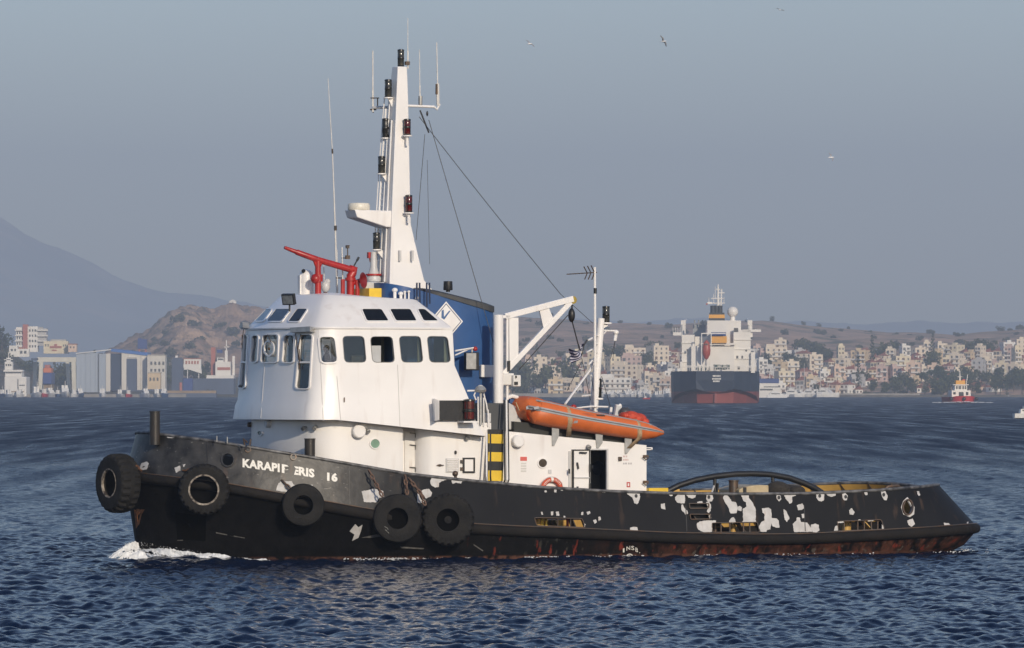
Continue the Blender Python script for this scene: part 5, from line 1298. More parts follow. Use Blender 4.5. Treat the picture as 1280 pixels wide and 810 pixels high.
k.ell(mo, (.28, .2, .2), 12, 8, 0, R_); k.box(mo + Vector((.1, 0, -.25)), (.18, .16, .5), R_, 1); k.build('outboard_motor', [mat('motor_grey', (.06, .06, .065), .4), steel_dk], ib, 50)
k = MB()
for i, (x, y, rx, rz) in enumerate(((788, 521, .34, .2), (796, 523.5, .36, .2), (803, 527, .22, .14), (780, 519.5, .16, .12))): k.ell(U(x, y, -2.9) - c, (rx, .3, rz), 10, 7)
o = k.build('folded_cover', mat('red_cover', (.60, .07, .03), .6, var=.35, scale=5, bump=.6), ib, 60)
k = MB(); k.bar(U(771, 519, -2.2) - c, U(773, 507, -2.2) - c, .14, .2); k.box(U(772, 520, -2.2) - c, (.35, .3, .1)); k.build('boat_console', grey_white, ib, None)
k = MB(); k.tube([U(788, 517, -2.4) - c, U(784, 509, -2.4) - c], .02, 5); k.build('tiller', steel_dk, ib)
k = MB(); k.tube([U(649, 513, -2.9) - c, U(645, 503, -2.9) - c], .02, 5); k.build('painter_line', strap_m, ib)

# the person at the wheelhouse's front windows: one skinned body
def person_mesh(name, joints, edges, radii, m_, parent, loc):
    me = bpy.data.meshes.new(name); me.from_pydata([Vector(j) for j in joints], edges, [])
    o = bpy.data.objects.new(name, me); COL.objects.link(o)
    sk = o.modifiers.new('skin', 'SKIN'); me.skin_vertices.new() if not me.skin_vertices else None
    for i, r in enumerate(radii):
        me.skin_vertices[0].data[i].radius = (r, r) if not isinstance(r, tuple) else r
    me.skin_vertices[0].data[0].use_root = True
    sb_ = o.modifiers.new('sub', 'SUBSURF'); sb_.levels = 2; sb_.render_levels = 2
    dg = bpy.context.evaluated_depsgraph_get(); m2 = bpy.data.meshes.new_from_object(o.evaluated_get(dg)); o.modifiers.clear(); o.data = m2
    m2.materials.clear(); m2.materials.append(m_); m2.shade_smooth(); o.parent = parent; o.location = loc
    return o
skin_m = mat('skin', (.30, .17, .11), .5); hair_m = mat('dark_hair', (.02, .015, .012), .7); shirt_m = mat('dark_shirt', (.03, .03, .035), .8)
fp = Vector((6.15, -1.9, 5.05))
pn = on_tug('person', 'person in dark clothing standing behind the tall left wheelhouse window', 'person', fp)
J = [(0, 0, .95), (0, 0, 1.15), (0, 0, 1.40), (0, 0, 1.50), (-.02, 0, 1.60), (-.02, 0, 1.70), (.0, -.19, 1.40), (-.06, -.25, 1.14), (-.28, -.20, 1.06), (.0, .19, 1.40), (-.06, .25, 1.14), (-.28, .20, 1.06), (0, -.09, .9), (-.02, -.10, .48), (.03, -.10, .06), (-.12, -.11, .03), (0, .09, .9), (-.02, .10, .48), (.03, .10, .06), (-.12, .11, .03)]
E_ = [(0, 1), (1, 2), (2, 3), (3, 4), (4, 5), (2, 6), (6, 7), (7, 8), (2, 9), (9, 10), (10, 11), (0, 12), (12, 13), (13, 14), (14, 15), (0, 16), (16, 17), (17, 18), (18, 19)]
Rr = [(.15, .12), (.15, .12), (.17, .12), .06, (.085, .095), (.075, .085), .06, .05, .035, .06, .05, .035, .09, .06, .045, .04, .09, .06, .045, .04]
person_mesh('body', J, E_, Rr, shirt_m, pn, (0, 0, 0))
k = MB(); k.ell((-.035, 0, 1.64), (.10, .082, .125), 14, 10); k.ell((-.14, 0, 1.625), (.02, .014, .025), 8, 6)
for s_ in (-1, 1): k.ell((-.02, s_ * .082, 1.63), (.025, .012, .033), 8, 6)
k.build('head', skin_m, pn, 60)
k = MB(); k.ell((-.015, 0, 1.675), (.105, .090, .10), 14, 10); k.build('hair', hair_m, pn, 60)
for s_ in (-1, 1):
    k = MB(); b_ = Vector((-.30, s_ * .20, 1.055)); k.ell(b_ + Vector((-.04, 0, 0)), (.05, .04, .018), 10, 6)
    for i, l in enumerate((.055, .07, .075, .065)): k.tube([b_ + Vector((-.075, (i - 1.5) * .019, 0)), b_ + Vector((-.075 - l * .6, (i - 1.5) * .021, -.008)), b_ + Vector((-.075 - l, (i - 1.5) * .021, -.03))], [.009, .0085, .007], 6)
    k.tube([b_ + Vector((-.02, -s_ * .035, 0)), b_ + Vector((-.06, -s_ * .065, -.01))], [.011, .008], 6); k.build('hand', skin_m, pn, 60)
# ------------------------------------------------------------------ the sea
def sea_heights(X, Y, sx, sy):
    "sum of wind waves; components finer than the mesh can carry are left to the bump"
    rng = np.random.default_rng(5); Z = np.zeros_like(X)
    wind = rad(200)
    for i in range(72):
        lam = 0.30 * (5.5 / .30) ** (i / 71.0) * rng.uniform(.9, 1.1)
        th = wind + rng.normal(0, .7)
        k = 2 * math.pi / lam; amp = .0078 * lam * rng.uniform(.5, 1.4) * (1.0 if lam < 1.0 else (1.0 / lam) ** .9)
        cx, cy = math.cos(th), math.sin(th)
        need = np.maximum(sx * abs(cx), sy * abs(cy))
        fade = np.clip((lam / np.maximum(need, 1e-3) - 2.2) / 2.0, 0, 1)
        ph = k * (X * cx + Y * cy) + rng.uniform(0, 6.28)
        s_ = np.sin(ph)
        Z += amp * fade * (s_ + .28 * np.cos(2 * ph))
    return Z
SEA_Z = .22          # the tug floats a little high
ta = [-1.6, -.9, -.5, -.3, -.22, -.17] + list(np.linspace(-.15, -.0885, 90)) + list(np.linspace(-.088, .088, 450)) + list(np.linspace(.0885, .15, 90)) + [.17, .22, .3, .5, .9, 1.6]
ta = np.array(ta)
D = [-800, -300, 0, 40, 70, 90]; d = 100.0
while d < 1000: D.append(d); d *= 1.0016 if d < 124 else 1.0007 if d < 255 else (1.0014 if d < 480 else 1.0030)
D += list(np.geomspace(1000, 4600, 60)) + [5200, 7000, 12000]
D = np.array(D); De = np.maximum(D, 100.0)
Xg = De[:, None] * ta[None, :]; Yg = np.repeat(D[:, None], len(ta), 1)
sx = np.abs(np.gradient(Xg, axis=1)); sy = np.abs(np.gradient(Yg, axis=0))
Zg = sea_heights(Xg, Yg, sx, sy)
# the bow wave and the water drawn along the hull, in the tug's own frame
lx = (Xg - TX) * TC + (Yg - TY) * TS; ly = -(Xg - TX) * TS + (Yg - TY) * TC
def bump2(x, y, cx, cy, rx, ry): return np.exp(-((x - cx) / rx) ** 2 - ((y - cy) / ry) ** 2)
near_hull = np.exp(-np.clip(np.abs(ly) - 4.6, 0, 99) / 2.5) * ((lx > -2) & (lx < 33))
Zg += .10 * bump2(lx, ly, 1.2, -1.8, 1.8, 1.3) - .06 * bump2(lx, ly, 5.5, -5.5, 3.0, 2.0)
Zg -= SEA_Z
n0, n1 = Xg.shape
V_ = np.stack([Xg, Yg, Zg], -1).reshape(-1, 3)
idx = np.arange(n0 * n1).reshape(n0, n1)
F_ = np.stack([idx[:-1, :-1], idx[:-1, 1:], idx[1:, 1:], idx[1:, :-1]], -1).reshape(-1, 4)
me = bpy.data.meshes.new('sea')
me.vertices.add(len(V_)); me.vertices.foreach_set('co', V_.astype(np.float32).ravel())
me.loops.add(F_.size); me.loops.foreach_set('vertex_index', F_.astype(np.int32).ravel())
me.polygons.add(len(F_)); me.polygons.foreach_set('loop_start', np.arange(0, F_.size, 4, dtype=np.int32)); 
me.polygons.foreach_set('use_smooth', np.ones(len(F_), dtype=bool)); me.update(); me.validate()
ca = me.attributes.new('coarse', 'FLOAT', 'POINT'); ca.data.foreach_set('value', np.clip((np.maximum(sx * 1.5, sy) - .30) / .7, 0, 1).astype(np.float32).ravel())
sea = bpy.data.objects.new('sea', me); COL.objects.link(sea); sea['kind'] = 'structure'
m = bpy.data.materials.new('sea_water'); m.use_nodes = True; n = m.node_tree.nodes; L = m.node_tree.links; p = n['Principled BSDF']
p.inputs['Base Color'].default_value = (.0022, .0100, .034, 1); p.inputs['Roughness'].default_value = .08; p.inputs['IOR'].default_value = 1.333; p.inputs['Specular IOR Level'].default_value = .02
tc = n.new('ShaderNodeTexCoord')
def wn(scale, mp_s, det):
    mp = n.new('ShaderNodeMapping'); mp.inputs['Scale'].default_value = mp_s; mp.inputs['Rotation'].default_value = (0, 0, .35); L.new(tc.outputs['Object'], mp.inputs[0])
    q = n.new('ShaderNodeTexNoise'); q.inputs['Scale'].default_value = scale; q.inputs['Detail'].default_value = det; q.inputs['Roughness'].default_value = .6; L.new(mp.outputs[0], q.inputs['Vector']); return q.outputs['Fac']
b1 = n.new('ShaderNodeBump'); b1.inputs['Distance'].default_value = .02; b1.inputs['Strength'].default_value = .9; L.new(wn(2.2, (.7, 1.0, 1), 5), b1.inputs['Height'])
# where the mesh is too wide for waves a bump carries them
at_ = n.new('ShaderNodeAttribute'); at_.attribute_name = 'coarse'
b3 = n.new('ShaderNodeBump'); b3.inputs['Distance'].default_value = .34; L.new(at_.outputs['Fac'], b3.inputs['Strength']); L.new(wn(.9, (.7, 1.0, 1), 6), b3.inputs['Height']); L.new(b1.outputs['Normal'], b3.inputs['Normal'])
# far out the waves are too fine for the mesh: a coarser bump takes over with distance
sp = n.new('ShaderNodeSeparateXYZ'); L.new(tc.outputs['Object'], sp.inputs[0])
mr = n.new('ShaderNodeMapRange'); L.new(sp.outputs[1], mr.inputs[0]); mr.inputs[1].default_value = 260; mr.inputs[2].default_value = 800; mr.inputs[3].default_value = 0; mr.inputs[4].default_value = 1
b2 = n.new('ShaderNodeBump'); b2.inputs['Distance'].default_value = 1.0; L.new(mr.outputs[0], b2.inputs['Strength']); L.new(wn(.30, (.6, 1.0, 1), 6), b2.inputs['Height']); L.new(b3.outputs['Normal'], b2.inputs['Normal'])
L.new(b2.outputs['Normal'], p.inputs['Normal'])
# beyond what mesh and bump can carry the ripples show only as a rougher sheen
mr2 = n.new('ShaderNodeMapRange'); L.new(sp.outputs[1], mr2.inputs[0]); mr2.inputs[1].default_value = 150; mr2.inputs[2].default_value = 700; mr2.inputs[3].default_value = .05; mr2.inputs[4].default_value = .40
gust = wn(1.0, (.30, .012, 1), 7); gm_ = n.new('ShaderNodeMapRange'); L.new(gust, gm_.inputs[0]); gm_.inputs[1].default_value = .35; gm_.inputs[2].default_value = .65; gm_.inputs[3].default_value = .55; gm_.inputs[4].default_value = 1.4
rm_ = n.new('ShaderNodeMath'); rm_.operation = 'MULTIPLY'; L.new(mr2.outputs[0], rm_.inputs[0]); L.new(gm_.outputs[0], rm_.inputs[1]); L.new(rm_.outputs[0], p.inputs['Roughness']); me.materials.append(m)

# foam: white water at the bow, thin broken foam along the side
def fbm_(x, y, seed, octs, base, rough):
    r = np.random.default_rng(seed); z = np.zeros_like(x); a = 1.0; f = base
    for o in range(octs):
        for _ in range(3):
            th = r.uniform(0, 6.28); z += a * np.sin((x * math.cos(th) + y * math.sin(th)) * f + r.uniform(0, 6.28)) / 3
        a *= rough; f *= 1.93
    return z
foam_m = mat('foam', (.80, .82, .84), .85, var=.25, scale=5, bump=.4, bscale=9)
def foam_obj(name, blobs):
    k = MB()
    for c_, r_, sq in blobs:
        n1_, n2_ = 6, 4
        vs = []; 
        for i in range(n2_ + 1):
            t = math.pi * i / n2_
            for j in range(n1_):
                w = 2 * math.pi * j / n1_; q = r_ * random.uniform(.65, 1.25)
                vs.append((c_[0] + q * math.sin(t) * math.cos(w), c_[1] + q * math.sin(t) * math.sin(w), c_[2] + q * sq * math.cos(t)))
        k.add(vs, [(i * n1_ + j, i * n1_ + (j + 1) % n1_, (i + 1) * n1_ + (j + 1) % n1_, (i + 1) * n1_ + j) for i in range(n2_) for j in range(n1_)])
    o = k.build(name, foam_m, None, 80, merge=False, kind='stuff'); o.location = (TX, TY, -SEA_Z); o.rotation_euler = (0, 0, TA); return o
def hull_y(x):
    t = float(np.interp(x, [plan(t, *WL)[0] for t in np.linspace(0, 1, 80)], np.linspace(0, 1, 80))); return plan(t, *WL)[1]
# the bow wave: one torn sheet of white water that climbs the stem and spreads aft, with spray above it
NU, NV = 300, 44; us = np.linspace(0, 1, NU); vs_ = np.linspace(0, 1, NV); UU, VV = np.meshgrid(us, vs_, indexing='ij')
xs = -.95 + 4.9 * UU
yh = np.array([hull_y(max(x, .24)) if x > .24 else 0.0 for x in xs[:, 0]])[:, None]
n1_ = fbm_(xs * 1.0, VV * 2.0 + xs * .3, 3, 7, 5.0, .62); n2_ = fbm_(xs, VV * 1.4, 8, 6, 9.0, .65)
crest = .36 * np.exp(-((UU - .17) / .13) ** 2) + .27 * np.exp(-((UU - .40) / .22) ** 2) + .10 * np.exp(-((UU - .8) / .3) ** 2)
wid = .55 + 1.0 * UU
Yf = yh + .12 - VV * wid - .06 * n1_
Zf = crest * np.clip(np.sin(np.pi * np.clip(VV * .62 + .32, 0, 1)), 0, 1) * (1 + .30 * n1_) + .05 * n2_ * (.4 + crest * 2) - .16 * VV ** 3 - .14 * np.clip((UU - .72) / .28, 0, 1) - .10 * np.clip((.05 - UU) / .05, 0, 1) - .05
Xf = xs + .05 * n2_
P_ = np.stack([Xf, Yf, Zf], -1).reshape(-1, 3).tolist(); ii = np.arange(NU * NV).reshape(NU, NV)
keep = (n2_[:-1, :-1] + n1_[:-1, :-1] * .5) > (-1.0 + 1.25 * VV[:-1, :-1] ** 2 + 1.1 * UU[:-1, :-1] ** 2.5)
Q_ = np.stack([ii[:-1, :-1], ii[1:, :-1], ii[1:, 1:], ii[:-1, 1:]], -1)[keep].tolist()
k = MB(); k.add(P_, Q_); o = k.build('bow_wave', foam_m, None, 180, merge=False, kind='stuff'); o.location = (TX, TY, -SEA_Z); o.rotation_euler = (0, 0, TA)
bl = []
for i in range(170):
    u = abs(random.gauss(.2, .16)); x = -.95 + 4.9 * u; y0 = hull_y(max(x, .3)) if x > .24 else 0
    c = .34 * math.exp(-((u - .17) / .13) ** 2) + .27 * math.exp(-((u - .40) / .22) ** 2)
    bl.append(((x, y0 - random.random() * (.3 + u), c * random.uniform(.8, 1.35)), random.uniform(.005, .012), 1))
foam_obj('bow_spray', bl)
bl = []
for i in range(900):
    x = random.choice([random.uniform(6, 13), random.uniform(5, 31), random.uniform(11, 20)]); cl = math.sin(x * 2.1) + math.sin(x * .9 + 1)
    if cl < -.3: continue
    bl.append(((x, hull_y(x) - random.uniform(0, .30), random.uniform(-.02, .05)), random.uniform(.012, .04), .45))
for i in range(260):
    x = random.gauss(29.4, .8); bl.append(((x, hull_y(min(x, 30.5)) - abs(random.gauss(0, .7)) - .1, random.uniform(-.03, .05)), random.uniform(.012, .04), .45))
foam_obj('side_foam', bl)
# ------------------------------------------------------------------ far shore: land
def P3(px, py, D):
    "world point seen in the photo at (px, py), D metres away"
    return Vector(((px - 640) / FPX * D, D, CAM_H - (py - HOR) * D / FPX))
def fbm(x, y, seed, octs=6, base=1.0, rough=.5):
    r = np.random.default_rng(seed); z = np.zeros_like(x); a = 1.0; f = base
    for o in range(octs):
        for _ in range(3):
            th = r.uniform(0, 6.28); ph = r.uniform(0, 6.28); z += a * np.sin((x * math.cos(th) + y * math.sin(th)) * f + ph) / 3
        a *= rough; f *= 2.03
    return z
def ridge_fn(tab):
    xs = np.array([t[0] for t in tab], float); ys = np.array([t[1] for t in tab], float)
    return lambda px: np.interp(px, xs, ys)
LAND = {}
def land(name, pxs, Ds, ypx, mat_, rough=0.0, seed=1, base=.02, fall=None):
    "a height field whose rows are at distances Ds and whose columns fan out; ypx(px, D) is the line of sight it reaches"
    PX, DD = np.meshgrid(np.array(pxs, float), np.array(Ds, float))
    Y = ypx(PX, DD); X = (PX - 640) / FPX * DD
    Z = CAM_H - (Y - HOR) * DD / FPX
    if rough: Z = Z + rough(PX, DD) * fbm(X, DD, seed, 7, base, .55)
    n0, n1 = X.shape; V_ = np.stack([X, DD, Z], -1).reshape(-1, 3); idx = np.arange(n0 * n1).reshape(n0, n1)
    F_ = np.stack([idx[:-1, :-1], idx[:-1, 1:], idx[1:, 1:], idx[1:, :-1]], -1).reshape(-1, 4)
    me = bpy.data.meshes.new(name); me.from_pydata(V_.tolist(), [], F_.tolist()); me.materials.append(mat_); me.shade_smooth()
    o = bpy.data.objects.new(name, me); COL.objects.link(o); o['kind'] = 'structure'
    def ground(px, D):
        i = float(np.interp(D, Ds, range(len(Ds)))); j = float(np.interp(px, pxs, range(len(pxs))))
        i0, j0 = min(int(i), n0 - 2), min(int(j), n1 - 2); f, g = i - i0, j - j0
        return float((Z[i0, j0] * (1 - f) + Z[i0 + 1, j0] * f) * (1 - g) + (Z[i0, j0 + 1] * (1 - f) + Z[i0 + 1, j0 + 1] * f) * g)
    o_ground = ground; LAND[name] = ground
    return o
def ground_mat(name, cols, s1, s2, rough=.95):
    "three soil and scrub colours, crevice shade painted in, broken up by two scales of noise"
    m = bpy.data.materials.new(name); m.use_nodes = True; n = m.node_tree.nodes; L = m.node_tree.links; p = n['Principled BSDF']
    p.inputs['Roughness'].default_value = rough; p.inputs['Specular IOR Level'].default_value = .1
    tc = n.new('ShaderNodeTexCoord')
    def no(s, d=7, r_=.6):
        q = n.new('ShaderNodeTexNoise'); q.inputs['Scale'].default_value = s; q.inputs['Detail'].default_value = d; q.inputs['Roughness'].default_value = r_; L.new(tc.outputs['Object'], q.inputs['Vector']); return q.outputs['Fac']
    def rm(v, a, b):
        q = n.new('ShaderNodeMapRange'); L.new(v, q.inputs[0]); q.inputs[1].default_value = a; q.inputs[2].default_value = b; return q.outputs[0]
    def mx(f, a, b):
        q = n.new('ShaderNodeMix'); q.data_type = 'RGBA'; L.new(f, q.inputs['Factor'])
        for k, v in (('A', a), ('B', b)):
            if isinstance(v, tuple): q.inputs[k].default_value = (*v, 1)
            else: L.new(v, q.inputs[k])
        return q.outputs['Result']
    c = mx(rm(no(s1), .42, .58), cols[0], cols[1]); c = mx(rm(no(s2, 8, .7), .50, .60), c, cols[2])
    c = mx(rm(no(s2 * 5, 6, .7), .62, .70), c, tuple(v * .6 for v in cols[2]))  # darker spots put crevice shade into the colour
    L.new(c, p.inputs['Base Color'])
    b = n.new('ShaderNodeBump'); b.inputs['Distance'].default_value = 6; b.inputs['Strength'].default_value = .8; L.new(no(s2 * 2.2, 8, .65), b.inputs['Height']); L.new(b.outputs['Normal'], p.inputs['Normal'])
    return m
hill_m = ground_mat('dry_hill', ((.58, .38, .26), (.40, .27, .18), (.14, .135, .085)), .006, .02)
green_m = ground_mat('scrub_hill', ((.27, .20, .12), (.14, .13, .07), (.05, .065, .038)), .008, .022)
rock_m = ground_mat('rocky_hill', ((.56, .38, .25), (.34, .22, .15), (.13, .11, .08)), .014, .045)
hazy_mount_m = ground_mat('mountain', ((.36, .41, .42), (.29, .34, .35), (.44, .44, .42)), .001, .004)  # pale blue-grey: part of the haze is put into the colour
shore_m = ground_mat('shore_soil', ((.20, .16, .11), (.13, .11, .075), (.05, .06, .035)), .02, .06)

# right-hand hillside with the town on its lower slope
RIDGE = ridge_fn([(380, 412), (520, 405), (600, 400), (650, 398), (700, 400), (760, 404), (830, 406), (880, 404), (950, 402), (1000, 407), (1060, 412), (1110, 416), (1160, 417), (1200, 419), (1240, 416), (1280, 411), (1340, 405), (1500, 404), (2000, 425), (2600, 470)])
TOWN = ridge_fn([(380, 462), (620, 462), (650, 460), (690, 452), (730, 447), (780, 441), (850, 440), (940, 438), (1000, 444), (1060, 443), (1130, 440), (1200, 442), (1280, 440), (1500, 444), (2000, 460), (2600, 480)])
SH = 4100.0; TD = 4950.0; RD = 6900.0
def right_y(px, D):
    # shore terrace, town slope, open hillside, back of the ridge
    t1 = np.clip((D - SH) / (TD - SH), 0, 1); t2 = np.clip((D - TD) / (RD - TD), 0, 1)
    shore = 496.2; a = shore - 3.0 * np.clip((D - SH) / 60, 0, 1); y = a + (TOWN(px) - a) * t1 ** .9
    y = np.where(D > TD, TOWN(px) + (RIDGE(px) - TOWN(px)) * (1 - (1 - t2) ** 1.5), y)
    return np.where(D > RD, RIDGE(px) + (D - RD) * .02, y)
pxs = np.linspace(380, 2400, 400); Ds = [SH - 30, SH - 5] + list(np.linspace(SH, TD, 40)) + list(np.linspace(TD + 40, RD, 46)) + [RD + 100, RD + 400, RD + 900]
land('hillside', pxs, Ds, lambda px, D: np.where(D < SH - 1, 498.6 - (D - SH + 30) * .05, right_y(px, D)), hill_m,
     rough=lambda px, D: np.clip((D - TD) / 500, 0, 1) * np.clip((RD + 300 - D) / 500, .4, 1) * 3.2, seed=4, base=.022)
# greener spur nearer on the left end of the town
SPUR = ridge_fn([(380, 440), (560, 420), (640, 408), (680, 418), (720, 432), (760, 445), (800, 460), (820, 470)])
land('scrub_spur', np.linspace(400, 815, 90), list(np.linspace(5000, 6300, 30)) + [6500, 6800],
     lambda px, D: np.where(D > 6300, SPUR(px) + (D - 6300) * .03, 462 + (SPUR(px) - 462) * np.clip((D - 5000) / 1300, 0, 1) ** .8), green_m, rough=lambda px, D: 3.5, seed=9, base=.025)
# left: low shipyard ground, the rocky hill, the high mountain, a faint far ridge
land('shipyard_ground', np.linspace(-1500, 420, 200), [4070, 4095, 4100, 4200, 4350, 4500, 4700, 5000, 5300],
     lambda px, D: np.where(D < 4097, 499.0, np.interp(D, [4100, 4350, 4700, 5300], [494.8, 490, 480, 474]) - np.clip((60 - px) / 60, 0, 1) * np.interp(D, [4200, 4700, 5300], [0, 40, 46])), shore_m, rough=lambda px, D: (D > 4200) * 1.2, seed=3, base=.02)
ROCK = ridge_fn([(90, 470), (120, 452), (150, 437), (165, 428), (180, 417), (192, 408), (205, 397), (215, 389), (225, 384), (232, 381), (240, 380.5), (247, 382), (254, 386), (262, 391), (268, 393), (276, 390), (284, 387), (291, 385), (300, 388), (312, 390), (330, 396), (380, 402), (450, 420), (520, 440)])
land('rocky_hill', np.linspace(80, 530, 420), list(np.linspace(5350, 6600, 110)) + [6700, 6900, 7300],
     lambda px, D: np.where(D > 6600, ROCK(px) + (D - 6600) * .06, 476 + (ROCK(px) - 476) * np.clip((D - 5350) / 1250, 0, 1) ** .85), rock_m, rough=lambda px, D: 10 * np.clip((D - 5350) / 300, 0, 1), seed=21, base=.05)
MT = ridge_fn([(-2600, 474), (-2000, 455), (-1500, 380), (-1000, 262), (-700, 215), (-300, 218), (-100, 235), (0, 268), (15, 275), (30, 286), (60, 306), (100, 328), (130, 345), (150, 356), (170, 361), (190, 365), (215, 371), (240, 374), (300, 379), (360, 384), (500, 392), (700, 400), (900, 405), (1000, 404), (1060, 405), (1110, 403), (1180, 404), (1230, 402), (1280, 403), (1400, 400), (1700, 410), (2600, 440), (3200, 474)])
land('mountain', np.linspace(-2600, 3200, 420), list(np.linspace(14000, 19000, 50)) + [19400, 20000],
     lambda px, D: np.where(D > 19000, MT(px) + (D - 19000) * .03, 479 + (MT(px) - 479) * np.clip((D - 14000) / 5000, 0, 1) ** .9), hazy_mount_m, rough=lambda px, D: 16.0, seed=31, base=.009)
# beach strip along the town
beach_m = ground_mat('beach_sand', ((.34, .28, .20), (.26, .21, .15), (.16, .14, .10)), .05, .15)
k = MB(); rows = []
for i in range(120):
    px = 1010 + i * 4.2; w = 1 + .3 * math.sin(i * .7)
    a = P3(px, 497.0, 4070 - 4 * w); b = P3(px, 494.6 - .6 * w, 4074); c = P3(px, 494.0 - .5 * w, 4100)
    rows.append([a, b, c])
k.loft(rows, False); o = k.build('beach', beach_m, None, 40, kind='structure')
# quay wall under the middle of the town
quay_m = mat('quay_concrete', (.30, .28, .25), .9, var=.3, scale=.2)
k = MB(); a = P3(640, 497, 4088); b = P3(842, 497, 4088); k.span((a.x - 60, 4080, -1), (b.x + 150, 4110, 2.1)); tag(k.build('quay', quay_m, None, None), 'low grey quay wall along the waterfront below the town', 'quay')
k = MB(); a = P3(-40, 497, 4060); b = P3(232, 497, 4060); k.span((a.x - 300, 4066, -1), (b.x, 4096, 1.7)); tag(k.build('quay', quay_m, None, None), 'long concrete quay of the shipyard on the left shore', 'quay')

# ------------------------------------------------------------------ trees of the far shore
leaf_ms = [mat('foliage_%s' % c, col, .8, var=.45, scale=.4, spec=.1) for c, col in (('olive', (.095, .105, .050)), ('pine', (.060, .078, .042)), ('grey', (.095, .10, .058)))]
bark_m = mat('bark', (.09, .065, .045), .9, var=.3)
def crown_mesh(kind, seed):
    r = random.Random(seed); k = MB()
    if kind == 'cypress': blobs = [((0, 0, 1.5 + i * 1.1), .95 * (1 - i / 8.5) ** .7 + .1, 1.4) for i in range(8)]
    elif kind == 'pine': blobs = [((r.uniform(-1.8, 1.8), r.uniform(-1.8, 1.8), r.uniform(4.0, 6.4)), r.uniform(1.1, 1.9), .7) for _ in range(8)]
    elif kind == 'shrub': blobs = [((r.uniform(-1.6, 1.6), r.uniform(-1.2, 1.2), r.uniform(.5, 1.5)), r.uniform(.8, 1.3), .8) for _ in range(6)]
    else: blobs = [((r.uniform(-2.0, 2.0), r.uniform(-2.0, 2.0), r.uniform(2.4, 5.2)), r.uniform(1.2, 2.0), .9) for _ in range(9)]
    for c, R_, sq in blobs:
        for _ in range(34 if kind != 'cypress' else 22):
            th = r.uniform(0, 6.28); z = r.uniform(-1, 1); q = math.sqrt(1 - z * z); d = Vector((q * math.cos(th), q * math.sin(th), z * sq)) * R_ * r.uniform(.55, 1.08)
            p = Vector(c) + d; s_ = r.uniform(.28, .55) * (1 if kind != 'cypress' else .7)
            a = Vector((r.gauss(0, 1), r.gauss(0, 1), r.gauss(0, 1))).normalized(); b = a.cross(Vector((r.gauss(0, 1), r.gauss(0, 1), r.gauss(0, 1)))).normalized()
            k.add([p + a * s_, p + b * s_ * .7, p - a * s_, p - b * s_ * .7], [(0, 1, 2, 3)])
    return k.mesh('crown', leaf_ms[{'cypress': 1, 'pine': 1, 'shrub': 2}.get(kind, 0)], None, merge=False, recalc=False)
def trunk_mesh(kind, seed):
    r = random.Random(seed); k = MB(); h = {'cypress': 3, 'pine': 5, 'shrub': .9}.get(kind, 3.6)
    k.tube([(0, 0, -.8), (.05, .03, h * .5), (0, .08, h)], [.28, .2, .1], 6)
    if kind not in ('cypress', 'shrub'):
        for i in range(4):
            w = i * 1.6 + r.random(); k.tube([(0, .04, h * (.6 + .1 * i)), (math.cos(w) * .8, math.sin(w) * .8, h * (.8 + .1 * i)), (math.cos(w) * 1.5, math.sin(w) * 1.5, h * (1.0 + .09 * i))], [.12, .08, .04], 5)
    return k.mesh('trunk', bark_m, 40)
TREES = {kd: [(crown_mesh(kd, i * 7 + len(kd)), trunk_mesh(kd, i)) for i in range(n)] for kd, n in (('broadleaf', 3), ('pine', 2), ('cypress', 2), ('shrub', 3))}
TREE_LIST = []
def tree(kind, px, D, sc, land_='hillside', py=None):
    z = LAND[land_](px, D) if py is None else P3(px, py, D).z
    p = P3(px, 485, D); cr, tr = random.choice(TREES[kind])
    nm = {'broadleaf': 'broadleaf_tree', 'pine': 'pine_tree', 'cypress': 'cypress_tree', 'shrub': 'shrub'}[kind]
    t = bpy.data.objects.new(nm, None); COL.objects.link(t); t.location = (p.x, D, z - .15); t.rotation_euler = (0, 0, random.uniform(0, 6.28)); t.scale = (sc, sc, sc * random.uniform(.9, 1.15))
    for n_, me_ in (('crown', cr), ('trunk', tr)):
        c = bpy.data.objects.new(n_, me_); COL.objects.link(c); c.parent = t
    TREE_LIST.append((t, kind, px, D, land_, sc)); return t
